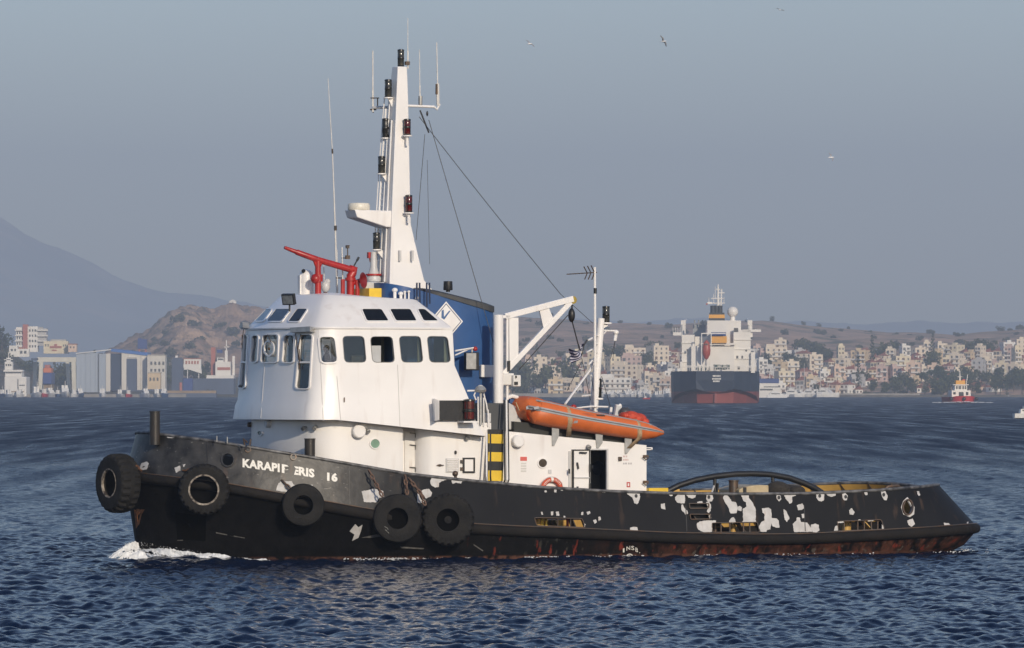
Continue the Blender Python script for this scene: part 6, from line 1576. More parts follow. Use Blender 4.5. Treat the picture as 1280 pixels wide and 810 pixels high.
# ------------------------------------------------------------------ the town
WALLS = {'cream': (.74, .64, .50), 'white': (.80, .77, .71), 'ochre': (.64, .50, .32), 'peach': (.68, .51, .39), 'grey': (.46, .45, .44), 'pink': (.55, .41, .36), 'pale yellow': (.72, .63, .45)}
WM = {k_: mat('wall_%s' % k_.replace(' ', '_'), v, .85, var=.14, scale=.25, dirt=.12) for k_, v in WALLS.items()}
tile_m = mat('roof_tiles', (.38, .14, .085), .85, var=.35, scale=.6)
flat_m = mat('roof_screed', (.40, .37, .33), .9, var=.25, scale=.4)
win_m = mat('far_window', (.10, .10, .10), .4, var=.3, scale=.8)
shut_m = mat('far_shutter', (.16, .10, .065), .7, var=.3)
slab_m = mat('balcony_slab', (.66, .63, .58), .8, var=.1)
HOUSE_CACHE = {}
def house_meshes(w, d, n, roof, seed):
    "shared meshes of one kind of house: walls, windows, balconies, roof"
    key = (w, d, n, roof, seed)
    if key in HOUSE_CACHE: return HOUSE_CACHE[key]
    r = random.Random(seed * 31 + n); H = n * 3.05; out = {}
    k = MB(); k.span((-w / 2, -d / 2, -3), (w / 2, d / 2, H))
    if roof == 'flat':
        for a, b in (((-w / 2, -d / 2 - .002), (w / 2, -d / 2 + .2)), ((-w / 2, d / 2 - .2), (w / 2, d / 2 + .002))): k.span((a[0] - .003, a[1], H), (b[0] + .003, b[1], H + .7))
        for sx_ in (-1, 1): k.span((sx_ * w / 2 - .1, -d / 2 + .21, H), (sx_ * w / 2 + .1, d / 2 - .21, H + .7))
        hx = r.uniform(-.25, .25) * w; k.span((hx - 1.5, -1.2, H), (hx + 1.5, 1.8, H + 2.3))
        if w > 12 and r.random() < .7: k.span((-w * .45, -d * .2, H), (-w * .08, d * .45, H + 2.9))
    out['wall'] = (k.mesh('wall', WM['cream'], None), 'wall')
    k = MB()
    bays = max(2, int(w / 3.1)); bal = r.random() < .75
    for f in range(n):
        for b in range(bays):
            x = -w / 2 + (b + .5) * w / bays; ww = r.choice((.55, .6, .95)); z0 = f * 3.05 + (.25 if ww > .9 else .95)
            k.span((x - ww, -d / 2 - .04, z0), (x + ww, -d / 2 + .05, f * 3.05 + 2.35), 0 if r.random() < .65 else 1)
        for sx_ in (-1, 1):
            for y in (-d * .22, d * .22):
                if r.random() < .75: k.span((sx_ * w / 2 - .05, y - .5, f * 3.05 + 1.0), (sx_ * w / 2 + .04, y + .5, f * 3.05 + 2.3))
    out['windows'] = (k.mesh('window', [win_m, shut_m], None), 'stuff')
    if bal and n > 1:
        k = MB()
        for f in range(1, n):
            x0, x1 = (-w / 2 - .02, w * r.choice((.05, .5))) if r.random() < .6 else (-w * .1, w / 2 + .02)
            k.span((x0, -d / 2 - 1.3, f * 3.05 - .12), (x1, -d / 2 - .05, f * 3.05 + .06)); k.span((x0, -d / 2 - 1.3, f * 3.05 + .06), (x1, -d / 2 - 1.2, f * 3.05 + .95))
        out['balconies'] = (k.mesh('balcony', slab_m, None), 'stuff')
    k = MB()
    if roof == 'flat': k.span((-w / 2 + .25, -d / 2 + .25, H - .1), (w / 2 - .25, d / 2 - .25, H + .05)); k.span((w * .2, .3, H + .05), (w * .2 + 1.6, 1.1, H + 1.2))
    else:
        e = .5; hh = .24 * d
        a = [(-w / 2 - e, -d / 2 - e, H), (w / 2 + e, -d / 2 - e, H), (w / 2 + e, d / 2 + e, H), (-w / 2 - e, d / 2 + e, H), (-w / 2 + d * .35, 0, H + hh), (w / 2 - d * .35, 0, H + hh)]
        k.add(a, [(0, 1, 5, 4), (2, 3, 4, 5), (1, 2, 5), (3, 0, 4), (3, 2, 1, 0)]); k.span((w * .2, -.3, H + hh * .4), (w * .2 + .6, .3, H + hh + .7))
    out['roof'] = (k.mesh('roof', flat_m if roof == 'flat' else tile_m, None), 'roof')
    HOUSE_CACHE[key] = out; return out
HOUSES = []
def D_for(px, py):
    lo, hi = SH + 12, TD + 250
    for _ in range(30):
        m_ = (lo + hi) / 2
        if float(right_y(np.array(px), np.array(m_))) > py: lo = m_
        else: hi = m_
    return lo
def house(px, py, wpx, n, col, roof='flat', rot=None, seed=None, sx_=1.0):
    D = D_for(px, py); sc = FPX / D
    w = round(max(4.5, wpx / sc) / 1.5) * 1.5; d = 8.0 if w < 10 else 11.0
    ms = house_meshes(w, d, n, roof, seed if seed is not None else random.randrange(2))
    p = P3(px, py, D); z = LAND['hillside'](px, D)
    h = bpy.data.objects.new({1: 'cottage', 2: 'house'}.get(n, 'apartment_block'), None); COL.objects.link(h)
    h.location = (p.x, D + d / 2, max(z, 1.0)); h.rotation_euler = (0, 0, rad(random.uniform(-38, 30)) if rot is None else rad(rot))
    for key, (me_, kd) in ms.items():
        c = bpy.data.objects.new({'wall': 'wall', 'windows': 'window', 'balconies': 'balcony', 'roof': 'roof'}[key], me_); COL.objects.link(c); c.parent = h
        if kd == 'stuff': c['kind'] = 'stuff'
        if key == 'wall': c.material_slots[0].link = 'OBJECT'; c.material_slots[0].material = WM[col]
    HOUSES.append(dict(o=h, px=px, py=py, w=w * sc, h=n * 3.05 * sc, n=n, col=col, roof=roof)); return h
# the buildings one can pick out, by where they stand
for a in ((970, 457, 27, 4, 'cream'), (976, 441, 16, 3, 'cream'), (1005, 458, 16, 3, 'cream', 'tile'), (1020, 467, 16, 4, 'cream'), (1051, 455, 6, 4, 'pale yellow'), (1057, 455, 9, 2, 'cream'), (1076, 461, 20, 4, 'ochre'), (981, 483, 22, 3, 'pale yellow'),
          (1045, 493, 11, 2, 'peach', 'tile'), (1060, 493, 13, 2, 'white', 'tile'), (1073, 493, 8, 1, 'white', 'tile'), (1089, 482, 16, 1, 'white', 'tile'), (1104, 477, 14, 3, 'pink'), (1119, 477, 13, 3, 'pink'), (1127, 463, 18, 3, 'pale yellow'), (1143, 478, 18, 4, 'peach'), (1153, 477, 10, 3, 'cream'),
          (1168, 475, 14, 3, 'peach'), (1196, 466, 15, 4, 'cream'), (1160, 444, 10, 3, 'cream'), (1176, 446, 12, 3, 'cream'), (1194, 448, 18, 3, 'pale yellow'), (1172, 456, 8, 3, 'ochre'), (1224, 474, 14, 4, 'grey'), (1236, 473, 8, 4, 'cream'), (1253, 472, 13, 3, 'pale yellow'), (1271, 464, 9, 5, 'pale yellow'), (1262, 462, 7, 5, 'pink'),
          (1270, 474, 18, 3, 'cream'), (1277, 446, 12, 4, 'cream'), (1226, 455, 9, 4, 'cream'), (1222, 489, 24, 1, 'peach', 'tile'), (1243, 490, 18, 1, 'white', 'tile'), (1150, 491, 8, 1, 'white', 'tile'), (1160, 491, 10, 1, 'peach', 'tile'), (1174, 482, 12, 1, 'cream', 'tile'), (1030, 477, 12, 2, 'white'), (1048, 477, 14, 3, 'peach'),
          (793, 452, 26, 3, 'cream'), (790, 463, 24, 3, 'pink'), (822, 461, 22, 5, 'cream'), (784, 481, 36, 4, 'cream'), (766, 470, 14, 4, 'pale yellow'), (770, 492, 40, 3, 'white'), (822, 489, 18, 3, 'cream'), (745, 470, 16, 5, 'pale yellow'), (742, 488, 18, 3, 'white'), (660, 463, 8, 3, 'peach'), (675, 476, 16, 5, 'cream'), (692, 485, 22, 4, 'cream'), (694, 495, 18, 3, 'ochre'), (710, 468, 12, 4, 'cream'), (720, 462, 14, 4, 'pale yellow'), (666, 486, 14, 3, 'cream')):
    house(*a, seed=random.randrange(2))
def clear_of(px, py, w, h, f=.40):
    for q in HOUSES:
        if abs(q['px'] - px) < (q['w'] + w) * f and q['py'] - q['h'] * .55 < py < q['py'] + h * .55: return False
    return True
def green_zone(px, py):
    return (955 < px < 1012 and 458 < py < 470) or (1080 < px < 1142 and 479 < py < 494) or (1150 < px < 1290 and 476 < py < 494) or (640 < px < 668 and py > 470 and px < 660) or (1012 < px < 1048 and 446 < py < 462)
n_fill = 0
for _ in range(9000):
    px = random.uniform(618, 1296); top = float(TOWN(px)) + 3; py = random.triangular(top, 493.5, 470)
    if px < 850: py = random.uniform(top + 6, 494)
    wpx = random.choice((7, 8, 9, 10, 11, 12, 15, 18)); n = random.choice((2, 2, 3, 3, 3)) if wpx > 10 else random.choice((1, 2, 2, 2))
    if green_zone(px, py) or not clear_of(px, py, wpx, n * 6.0): continue
    if 838 < px < 950 and py > 440 and n_fill % 2: continue
    col = random.choice(('cream', 'cream', 'white', 'pale yellow', 'peach', 'white', 'ochre', 'grey', 'pink', 'cream'))
    house(px, py, wpx, n, col, 'tile' if n < 3 and random.random() < .45 else 'flat'); n_fill += 1
    if n_fill >= 245: break
# trees between the houses, on the open slope and along the skyline
nt_ = 0
for _ in range(6000):
    px = random.uniform(615, 1296); py = random.uniform(float(TOWN(px)) - 1, 495)
    inz = green_zone(px, py)
    if not inz and (random.random() > .4 or not clear_of(px, py, 8, 8, .5)): continue
    tree(random.choice(('broadleaf', 'broadleaf', 'pine', 'cypress') if not inz else ('broadleaf', 'pine', 'shrub', 'broadleaf')), px, D_for(px, py) - (0 if not inz else 10), random.uniform(.9, 1.6)); nt_ += 1
    if nt_ >= 230: break
for px, py, s_ in ((1002, 441, 1.9), (998, 443, 1.8), (1008, 442, 1.7), (1215, 444, 2.0), (1219, 445, 1.9), (1210, 446, 2.0), (1236, 449, 2.1), (1232, 450, 1.9), (652, 486, 3.0), (645, 488, 3.0), (657, 489, 2.4), (676, 493, 2.2), (682, 492, 2.6), (712, 488, 2.2), (704, 484, 2.6), (760, 455, 2.3), (770, 454, 2.1), (806, 462, 2.0), (811, 464, 1.8), (762, 462, 1.7), (1073, 483, 1.6), (1166, 462, 2.0), (1162, 466, 2.3), (1110, 448, 2.0), (1098, 452, 1.9)):
    tree('broadleaf', px, D_for(px, py), s_)
for px, py in ((1073, 487), (1166, 461), (1090, 462)): tree('cypress', px, D_for(px, py), 2.2)
for px in (966, 1005, 1023, 1060, 1082, 1088, 1248, 1254, 1262, 690, 733, 776, 812): tree('shrub' if px % 3 else 'broadleaf', px, RD - 40 - (px % 5) * 60, 1.0 + (px % 3) * .2)
for _ in range(60):
    px = random.uniform(640, 1285); tree('shrub', px, random.uniform(5150, 6700), random.uniform(1.2, 2.2))
for _ in range(26):
    px = random.uniform(600, 760); tree('shrub', px, random.uniform(5150, 6100), random.uniform(1.4, 2.4), 'scrub_spur')

# ------------------------------------------------------------------ small craft
hull_w = mat('boat_white', (.74, .73, .70), .4, var=.1); cabin_w = mat('boat_cabin', (.70, .68, .64), .45, var=.1); boat_red = mat('boat_red', (.46, .035, .04), .45, var=.2); boat_blue = mat('boat_blue', (.03, .08, .20), .45, var=.2)
BOATS = []
def boat_hull_mesh(k, Lb, B, h, sheer=.35, mi=0):
    rings = []
    for i in range(11):
        u = i / 10; x = (u - .5) * Lb; b = B / 2 * (1 - max(0, (u - .45) / .55) ** 2.2) * (.86 + .14 * min(1, u * 4)); z = h + sheer * h * max(0, u - .3) ** 2 * 2
        rings.append([(x, -b, z), (x, -b * .8, 0), (x, 0, -.4), (x, b * .8, 0), (x, b, z)])
    k.loft(rings, False, mi=mi); k.add(rings[0], [(0, 1, 2, 3, 4)], mi)
    k.add([r[0] for r in rings] + [r[4] for r in rings], [(i, i + 1, 12 + i, 11 + i) for i in range(10)], mi)
BM = {}
for kind, (Lb, B, h) in (('motor', (11, 3.4, 1.5)), ('fishing', (9, 3.2, 1.3)), ('sailing', (12, 3.5, 1.3))):
    a = MB(); boat_hull_mesh(a, Lb, B, h); b = MB()
    if kind == 'motor': b.prism([(-Lb * .32, -B * .34, h), (Lb * .2, -B * .34, h + .1), (Lb * .08, -B * .34, h + 1.5), (-Lb * .30, -B * .34, h + 1.5)], (0, B * .68, 0)); b.span((-Lb * .2, -B * .3, h + 1.5), (0, B * .3, h + 2.5))
    elif kind == 'fishing': b.span((-Lb * .3, -B * .28, h), (-Lb * .05, B * .28, h + 2.2))
    else: b.prism([(-Lb * .2, -B * .25, h), (Lb * .2, -B * .25, h + .2), (Lb * .12, -B * .25, h + .7), (-Lb * .2, -B * .25, h + .8)], (0, B * .5, 0))
    c = MB(); c.tube([(Lb * .08, 0, h), (Lb * .08, 0, h + (14 if kind == 'sailing' else 4))], .10, 6)
    w_ = MB(); zz = h + (.75 if kind != 'fishing' else 1.2)
    w_.span((-Lb * .26, -B * .345 if kind != 'sailing' else -B * .26, zz), (Lb * .03 if kind != 'fishing' else -Lb * .08, B * .345 if kind != 'sailing' else B * .26, zz + .5))
    BM[kind] = [('hull', a.mesh('hull', hull_w, 40)), ('cabin', b.mesh('cabin', cabin_w, None)), ('mast', c.mesh('mast', slab_m, None)), ('window', w_.mesh('window', win_m, None))]
def boat(kind, px, D, rz, sc=1.0, hullm=None):
    p = P3(px, HOR, D)
    o = bpy.data.objects.new({'motor': 'motor_boat', 'fishing': 'fishing_boat', 'sailing': 'sailing_boat'}[kind], None); COL.objects.link(o); o.location = (p.x, D, -.1); o.rotation_euler = (0, 0, rad(rz)); o.scale = (sc, sc, sc)
    for n_, me_ in BM[kind]:
        c = bpy.data.objects.new(n_, me_); COL.objects.link(c); c.parent = o
        if n_ == 'hull' and hullm: c.material_slots[0].link = 'OBJECT'; c.material_slots[0].material = hullm
    BOATS.append((o, kind, px, {None: 'white', boat_red: 'red', boat_blue: 'blue'}[hullm])); return o
for i in range(22):
    boat(random.choice(('motor', 'motor', 'sailing', 'fishing')), 742 + i * 4.4 + random.uniform(-1.5, 1.5), random.uniform(4020, 4072), random.uniform(-120, -60), random.uniform(.9, 1.3))
for i in range(13):
    boat(random.choice(('motor', 'sailing', 'motor')), 985 + i * 4.2 + random.uniform(-1.5, 1.5), random.uniform(4050, 4066), random.uniform(-120, 30), random.uniform(1.0, 1.5))
for px, kd, rz, sc, hm in ((3, 'fishing', -80, 1.3, boat_blue), (12, 'fishing', -70, 1.3, None), (24, 'motor', -100, 1.2, None), (46, 'fishing', -75, 1.8, None), (55, 'fishing', -95, 1.4, boat_red), (63, 'motor', -60, 1.4, None), (72, 'fishing', -90, 1.2, boat_blue), (81, 'motor', -80, 1.8, None), (92, 'fishing', -100, 1.3, None), (100, 'motor', -70, 1.3, boat_blue), (128, 'motor', -90, 1.3, None), (150, 'fishing', -80, 1.3, None), (160, 'fishing', -100, 1.2, boat_red), (182, 'motor', -70, 1.3, None), (196, 'fishing', -85, 1.4, None), (205, 'motor', -95, 1.3, boat_blue)):
    boat(kd, px, random.uniform(4035, 4058), rz, sc, hm)
boat('motor', 1287, 1230, 12, .55)
boat('fishing', 808, 3300, 20, .45, boat_red)
# ------------------------------------------------------------------ the cargo ship, the red tug, the shipyard
def xmap(px, D): return (px - 640) / FPX * D
def pz(py, D): return CAM_H - (py - HOR) * D / FPX
SD = 2480.0          # the ship's stern
navy = mat('ship_navy', (.022, .034, .060), .5, var=.25, scale=.15, dirt=.15); navy_low = mat('ship_boot', (.30, .07, .055), .6, var=.3, scale=.2); ship_w = mat('ship_white', (.74, .71, .66), .45, var=.08, scale=.15, dirt=.10)
ship_grey = mat('ship_grey', (.30, .32, .33), .6, var=.2); sh_yel = mat('ship_yellow', (.70, .34, .04), .5, var=.12); sh_blue = mat('ship_band_blue', (.02, .05, .20), .5); lifeb = mat('lifeboat_red', (.36, .06, .035), .45, var=.2); ship_dk = mat('ship_dark', (.03, .035, .04), .6); ship_green = mat('deck_gear_green', (.10, .14, .12), .7, var=.4, scale=.8)
RZs = rad(-1.75)
ship = thing('cargo_ship', 'big navy hulled cargo ship seen from astern with white bridge and red free-fall lifeboat', 'cargo ship', (xmap(894, SD), SD, 0), RZs)
def S(px, py, dy=0.0): return Vector(((px - 894) / FPX * SD, dy, pz(py, SD)))
hw = 56 / FPX * SD
k = MB(); rings = []
# sections from the transom forward; x across, y away from the viewer: a narrow transom whose quarters flare out to the full beam
for y, fw, kz, lz in ((0, .43, 486, 491), (5, .60, 488, 496), (12, .79, 491, 502), (21, .94, 495, 507), (32, 1.0, 503, 511), (150, 1.0, 504, 511), (175, .7, 504, 511), (190, .05, 503, 511)):
    W_ = hw * fw; zt_ = pz(464, SD); zk = pz(kz, SD); zl = pz(lz, SD)
    h_ = [Vector((-W_, y, zt_)), Vector((-W_, y, (zt_ + zk) / 2)), Vector((-W_ * .985, y, zk)), Vector((-W_ * .5, y + .6, zk + (zl - zk) * .66))]
    rings.append(h_ + [Vector((0, y + .9, zl))] + [Vector((-p.x, p.y, p.z)) for p in reversed(h_)])
k.loft(rings, False); k.add(rings[0], [tuple(range(9))]); k.add([r[0] for r in rings] + [r[8] for r in rings], [(i, i + 1, 9 + i, 8 + i) for i in range(7)])
hull_ship = bpy.data.materials.new('ship_hull_paint'); hull_ship.use_nodes = True; n = hull_ship.node_tree.nodes; L = hull_ship.node_tree.links; p = n['Principled BSDF']
tc = n.new('ShaderNodeTexCoord'); sp_ = n.new('ShaderNodeSeparateXYZ'); L.new(tc.outputs['Object'], sp_.inputs[0]); cr = n.new('ShaderNodeMapRange'); L.new(sp_.outputs[2], cr.inputs[0]); cr.inputs[1].default_value = pz(489.6, SD); cr.inputs[2].default_value = pz(489.4, SD)
mx = n.new('ShaderNodeMix'); mx.data_type = 'RGBA'; L.new(cr.outputs[0], mx.inputs['Factor']); mx.inputs['B'].default_value = (.034, .050, .082, 1); mx.inputs['A'].default_value = (.30, .075, .06, 1)
nz = n.new('ShaderNodeTexNoise'); nz.inputs['Scale'].default_value = .3; nz.inputs['Detail'].default_value = 8; L.new(tc.outputs['Object'], nz.inputs['Vector']); m2_ = n.new('ShaderNodeMix'); m2_.data_type = 'RGBA'; m2_.blend_type = 'MULTIPLY'; m2_.inputs['Factor'].default_value = .5; L.new(mx.outputs['Result'], m2_.inputs['A']); L.new(nz.outputs['Fac'], m2_.inputs['B']); L.new(m2_.outputs['Result'], p.inputs['Base Color']); p.inputs['Roughness'].default_value = .5; p.inputs['Specular IOR Level'].default_value = .2
k.build('hull', hull_ship, ship, None)
# below the knuckle the run of the hull: nearly upright plates that meet at the rudder
k = MB(); run_ = [(-1.0, 30), (-.72, 14), (-.42, 4.0), (0, 1.6), (.42, 4.0), (.72, 14), (1.0, 30)]
k.loft([[Vector((hw * a * .985, b, pz(486.2, SD))) for a, b in run_], [Vector((hw * a * .95, b + .3, -2)) for a, b in run_]], False); k.build('lower_hull', hull_ship, ship, None)
k = MB(); k.prism([S(893.2, 492, .8), S(896.4, 492, .8), S(896.4, 510, .8), S(892.8, 510, .8)], (0, 2, 0)); k.build('rudder', navy_low, ship, None)
# accommodation: stepped white decks
def deck_block(x0, y0, x1, y1, dy, dep, m_=ship_w, nm='deck_house', bev=None):
    k = MB(); a = S(x0, y1, dy); b = S(x1, y0, dy); k.span((a.x, dy, a.z), (b.x, dy + dep, b.z)); return k.build(nm, m_, ship, None, bev)
deck_block(853, 464, 943, 466, 24, 40, ship_green, 'poop_deck')
deck_block(852, 418, 868, 466, 16, 14); deck_block(864, 432, 918, 466, 12, 18); deck_block(917, 412, 938.5, 466, 14, 16); deck_block(884, 400, 926.5, 433, 17, 10)
deck_block(876, 428.5, 919, 431, 10.5, 3, ship_w, 'deck_edge'); deck_block(866.5, 438, 885, 466, 21, 8); deck_block(868.5, 420, 884, 438, 24, 8)
deck_block(852, 457, 945, 458.2, 5, 2, ship_w, 'poop_rail'); deck_block(939, 440, 944, 466, 12, 12); deck_block(850, 452, 853, 466, 12, 10)
deck_block(841, 415, 851.5, 419, 14, 5, ship_w, 'bridge_wing'); deck_block(928, 411.5, 951.5, 414.5, 14, 5, ship_w, 'bridge_wing'); deck_block(935, 414, 941, 421, 15, 3, ship_w, 'wing_brace')
for x0, x1, y0, y1 in ((841, 850, 408.5, 415), (944.5, 951, 410.5, 412)): 
    for x_ in np.linspace(x0, x1, 4): deck_block(x_ - .25, y0, x_ + .25, y1, 14, .3, ship_w, 'wing_rail')
deck_block(841, 408.2, 850, 409, 14, .3, ship_dk, 'wing_rail')
for x0, y0, x1, y1 in ((917.5, 409.5, 923, 414.5), (920.5, 444.5, 923, 448), (927, 444.5, 929, 448), (922, 457.5, 925, 461.5), (932, 436, 934, 439), (858, 436, 860, 439)): deck_block(x0, y0, x1, y1, 13.8, .3, win_m, 'window')
for y_ in (424, 436, 448): deck_block(918, y_, 940, y_ + .7, 13.6, .8, ship_w, 'deck_edge'); deck_block(851, y_ + 4, 866, y_ + 4.7, 15.6, .8, ship_w, 'deck_edge')
for x_ in np.linspace(852.5, 944, 30): deck_block(x_ - .2, 459, x_ + .2, 464, 3.2, .2, ship_w, 'rail_post')
deck_block(851.5, 459, 945, 459.5, 3.2, .2, ship_w, 'poop_rail')
# funnel with bands, on its own casing
deck_block(889, 415, 907.5, 420, 9.5, 7, sh_blue, 'casing_band'); deck_block(888.5, 420, 908.5, 428.5, 9.4, 7.2, sh_yel, 'casing_band')
deck_block(886, 401, 906, 415, 20, 8, ship_w, 'funnel'); deck_block(886, 392.5, 906, 397, 19.9, 8.2, sh_yel, 'funnel_band'); deck_block(886, 397, 906, 401, 19.9, 8.2, ship_dk, 'funnel_band'); deck_block(886.5, 390, 905.5, 392.5, 19.9, 8.2, ship_dk, 'funnel_band')
for x_ in (891, 900, 895.5): k = MB(); a = S(x_, 391, 23); b = S(x_, 381, 23); k.tube([a, b], 1.0, 10); k.build('exhaust_pipe', ship_dk, ship)
# signal mast with radars and yards
k = MB(); k.tube([S(897.5, 392, 24), S(897.5, 354, 24)], [.7, .25], 8); k.tube([S(901, 388, 24), S(902, 360, 24)], .3, 6)
for y_, x0, x1 in ((378, 885, 906), (372, 889, 904), (365, 898, 906), (360.5, 895, 900)): k.tube([S(x0, y_, 24), S(x1, y_, 24)], .22, 6)
for x_, y0, y1 in ((886, 378, 371), (892, 378, 366), (905, 378, 370), (894, 372, 357)): k.tube([S(x_, y0, 24), S(x_, y1, 24)], .12, 5)
k.build('signal_mast', ship_w, ship)
deck_block(884, 376.5, 890, 379, 23.4, 1, ship_w, 'radar_scanner'); deck_block(882.5, 378, 884.5, 380, 23.4, .6, lifeb, 'mast_lamp')
k = MB(); k.ell(S(916, 389, 22), (2.05, 2.05, 2.0), 18, 12); k.build('radome', ship_w, ship, 60); k = MB(); k.tube([S(916, 401, 22), S(916, 395, 22)], [1.1, .9], 12); k.build('radome_stand', ship_w, ship)
for x_, y0, y1 in ((912, 404, 396), (920, 404, 398), (910, 406, 399), (922, 406, 399)): k = MB(); k.tube([S(x_, y0, 20), S(916, y1, 22)], .15, 5); k.build('stand_leg', ship_w, ship)
# deck cranes either side
for x_, sd in ((853.5, 1), (938, -1)):
    k = MB(); k.tube([S(x_, 420 if sd > 0 else 413, 40), S(x_, 404, 40)], 1.0, 10); k.span((S(x_ - 3, 0, 0).x, 39, S(0, 405, 0).z), (S(x_ + 3, 0, 0).x, 41, S(0, 399, 0).z)); k.tube([S(x_, 402, 40), S(x_ + sd * 3, 398, 55)], .5, 6); k.build('deck_crane', ship_w, ship)
k = MB(); k.span((S(866, 0, 0).x, 30, S(0, 424, 0).z), (S(882, 0, 0).x, 31, S(0, 405, 0).z)); k.build('far_superstructure', ship_grey, ship, None)
for x_ in (868, 873, 878): k = MB(); k.tube([S(x_, 408, 29), S(x_, 399, 29)], .3, 6); k.build('vent_post', ship_grey, ship)
# free-fall lifeboat in its frame
k = MB(); lbm = [(883, 425, .2), (883, 428, 1.1), (883, 437, 1.55), (883, 443, 1.4), (883, 448, .7), (883, 449.5, .1)]
k.loft([[S(x, y, 7) + Vector((r * math.cos(a), r * .8 * math.sin(a), 0)) for a in np.linspace(0, 2 * math.pi, 12, endpoint=False)] for x, y, r in lbm], True, True, True); k.build('lifeboat', lifeb, ship, 40)
k = MB(); k.span((S(881, 0, 0).x, 5.9, S(0, 431, 0).z), (S(885, 0, 0).x, 6.0, S(0, 429.5, 0).z)); k.build('lifeboat_window', win_m, ship, None)
for x_ in (877, 889): deck_block(x_ - .5, 416, x_ + .5, 456, 7, .5, ship_w, 'lifeboat_frame')
deck_block(877, 416, 907, 417.2, 7, .5, ship_w, 'lifeboat_frame')
# winches and gear on the poop
for i in range(16):
    x_ = 893 + (i % 8) * 2.6; k = MB(); k.box(S(x_, 460.5 - (i // 8) * 3, 4.5 + i % 3), (random.uniform(.5, .9), .8, random.uniform(.7, 1.3))); k.build('poop_winch', ship_green, ship, None)
for x_ in (873, 877, 882, 887): deck_block(x_ - .5, 457.5, x_ + .5, 463, 11.5, .3, ship_green, 'door')
# name and port of registry as three worn white lines of letters
for y_, x0, x1, m_n in ((470, 891, 901, 6), (473.6, 890.3, 901.5, 7), (476.6, 891.3, 899.8, 5)):
    k = MB()
    for i in range(m_n):
        a = x0 + (x1 - x0) * i / m_n; b = a + (x1 - x0) / m_n * .74
        k.prism([S(a, y_ - 1, -.06), S(b, y_ - 1, -.06), S(b, y_ + .9, -.06), S(a, y_ + .9, -.06)], (0, .05, 0))
    k.build('stern_lettering', letter_white, ship, None)

# red tug
RD2 = 2480.0
rt = thing('harbour_tug', 'small red hulled tug with cream wheelhouse heading this way off the town', 'tugboat', (xmap(1205.5, RD2), RD2, 0), rad(6))
def T(px, py, dy=0.0): return Vector(((px - 1205.5) / FPX * RD2, dy, pz(py, RD2)))
k = MB(); rr_ = []
for y, f in ((0, .12), (.8, .55), (2.5, .85), (6, 1), (18, 1), (24, .9)):
    W_ = 17 / FPX * RD2 * f; rr_.append([Vector((-W_, y, pz(496.2 - (1.2 if y < 2 else 0), RD2))), Vector((-W_ * .92, y + .4, -.4)), Vector((W_ * .92, y + .4, -.4)), Vector((W_, y, pz(496.2 - (1.2 if y < 2 else 0), RD2)))])
k.loft(rr_, False); k.add(rr_[0], [(0, 1, 2, 3)]); k.add([r[0] for r in rr_] + [r[3] for r in rr_], [(i, i + 1, 7 + i, 6 + i) for i in range(5)]); k.build('hull', boat_red, rt, 40)
def tb(x0, y0, x1, y1, dy, dep, m_, nm):
    k = MB(); k.span((T(x0, 0).x, dy, T(0, y1).z), (T(x1, 0).x, dy + dep, T(0, y0).z)); k.build(nm, m_, rt, None, .06)
tb(1193, 488, 1217, 497, 6, 8, ship_w, 'deckhouse'); tb(1197.5, 481, 1213, 488, 7, 5, ship_w, 'wheelhouse'); tb(1199, 475.5, 1211, 480.5, 7.5, 4, sh_yel, 'upper_deck'); tb(1195, 480.4, 1215, 481.4, 6.6, 6, ship_w, 'deck_edge')
for x0, x1 in ((1199, 1201), (1202.2, 1205.6), (1207, 1209), (1210, 1212)): tb(x0, 482.3, x1, 486.5, 6.85, .3, win_m, 'window')
for x0, y0, x1, y1 in ((1195, 490, 1198, 493), (1202, 490, 1208, 495), (1211, 490, 1214, 494)): tb(x0, y0, x1, y1, 5.8, .3, ship_dk, 'deck_gear')
k = MB(); k.tube([T(1205, 476, 9), T(1205, 464, 9)], [.35, .15], 8); k.tube([T(1202, 471, 9), T(1208, 471, 9)], .12, 5); k.tube([T(1213, 481, 9), T(1215, 468, 9)], .15, 5); k.build('mast', ship_w, rt)
tb(1209, 474, 1212.5, 480, 10, 2, boat_red, 'funnel')
for x_ in (1189.5, 1221.5, 1205): k = MB(); k.ell(T(x_, 498.5, 1.2 if x_ != 1205 else -.3), (.7, .6, .7), 10, 8); k.build('fender', black, rt)
foam_w = MB()
for i in range(170):
    x_ = random.gauss(0, 4.6); q = random.uniform(.08, .3); foam_w.ell((x_, random.uniform(-4, 2) + abs(x_) * .4, random.uniform(0, .3) * math.exp(-(x_ / 5) ** 2)), (q * 3, q * 2, q * .7), 6, 4)
o = foam_w.build('tug_wake', foam_m, None, 80, merge=False, kind='stuff'); o.location = (xmap(1205.5, RD2), RD2 - 1, 0)

# white ferry and motor yacht moored beyond the cargo ship
FD = 3900.0
def mk(name, label, cat, px, D, rz=0, group=None):
    t = thing(name, label, cat, (xmap(px, D), D, 0), rad(rz), group)
    def bx(x0, y0, x1, y1, dy, dep, m_, nm, bev=.1):
        k = MB(); s_ = D / FPX; k.span(((x0 - px) * s_, dy, pz(y1, D)), ((x1 - px) * s_, dy + dep, pz(y0, D))); return k.build(nm, m_, t, None, bev)
    return t, bx
t, bx = mk('ferry', 'white ferry with a dark blue upper band moored right beside the cargo ship', 'ferry', 961, FD)
bx(948, 484, 976, 497.2, 0, 10, ship_w, 'hull'); bx(949, 479, 973, 484, 1, 8, ship_w, 'main_deck'); bx(949, 473.3, 974, 479, .8, 8, sh_blue, 'upper_deck'); bx(955, 483, 975.5, 484.2, -.1, .5, win_m, 'window_band'); bx(950, 486, 966, 488, -.2, .4, win_m, 'window_band'); bx(962, 466, 963, 473.3, 4, .5, ship_w, 'mast')
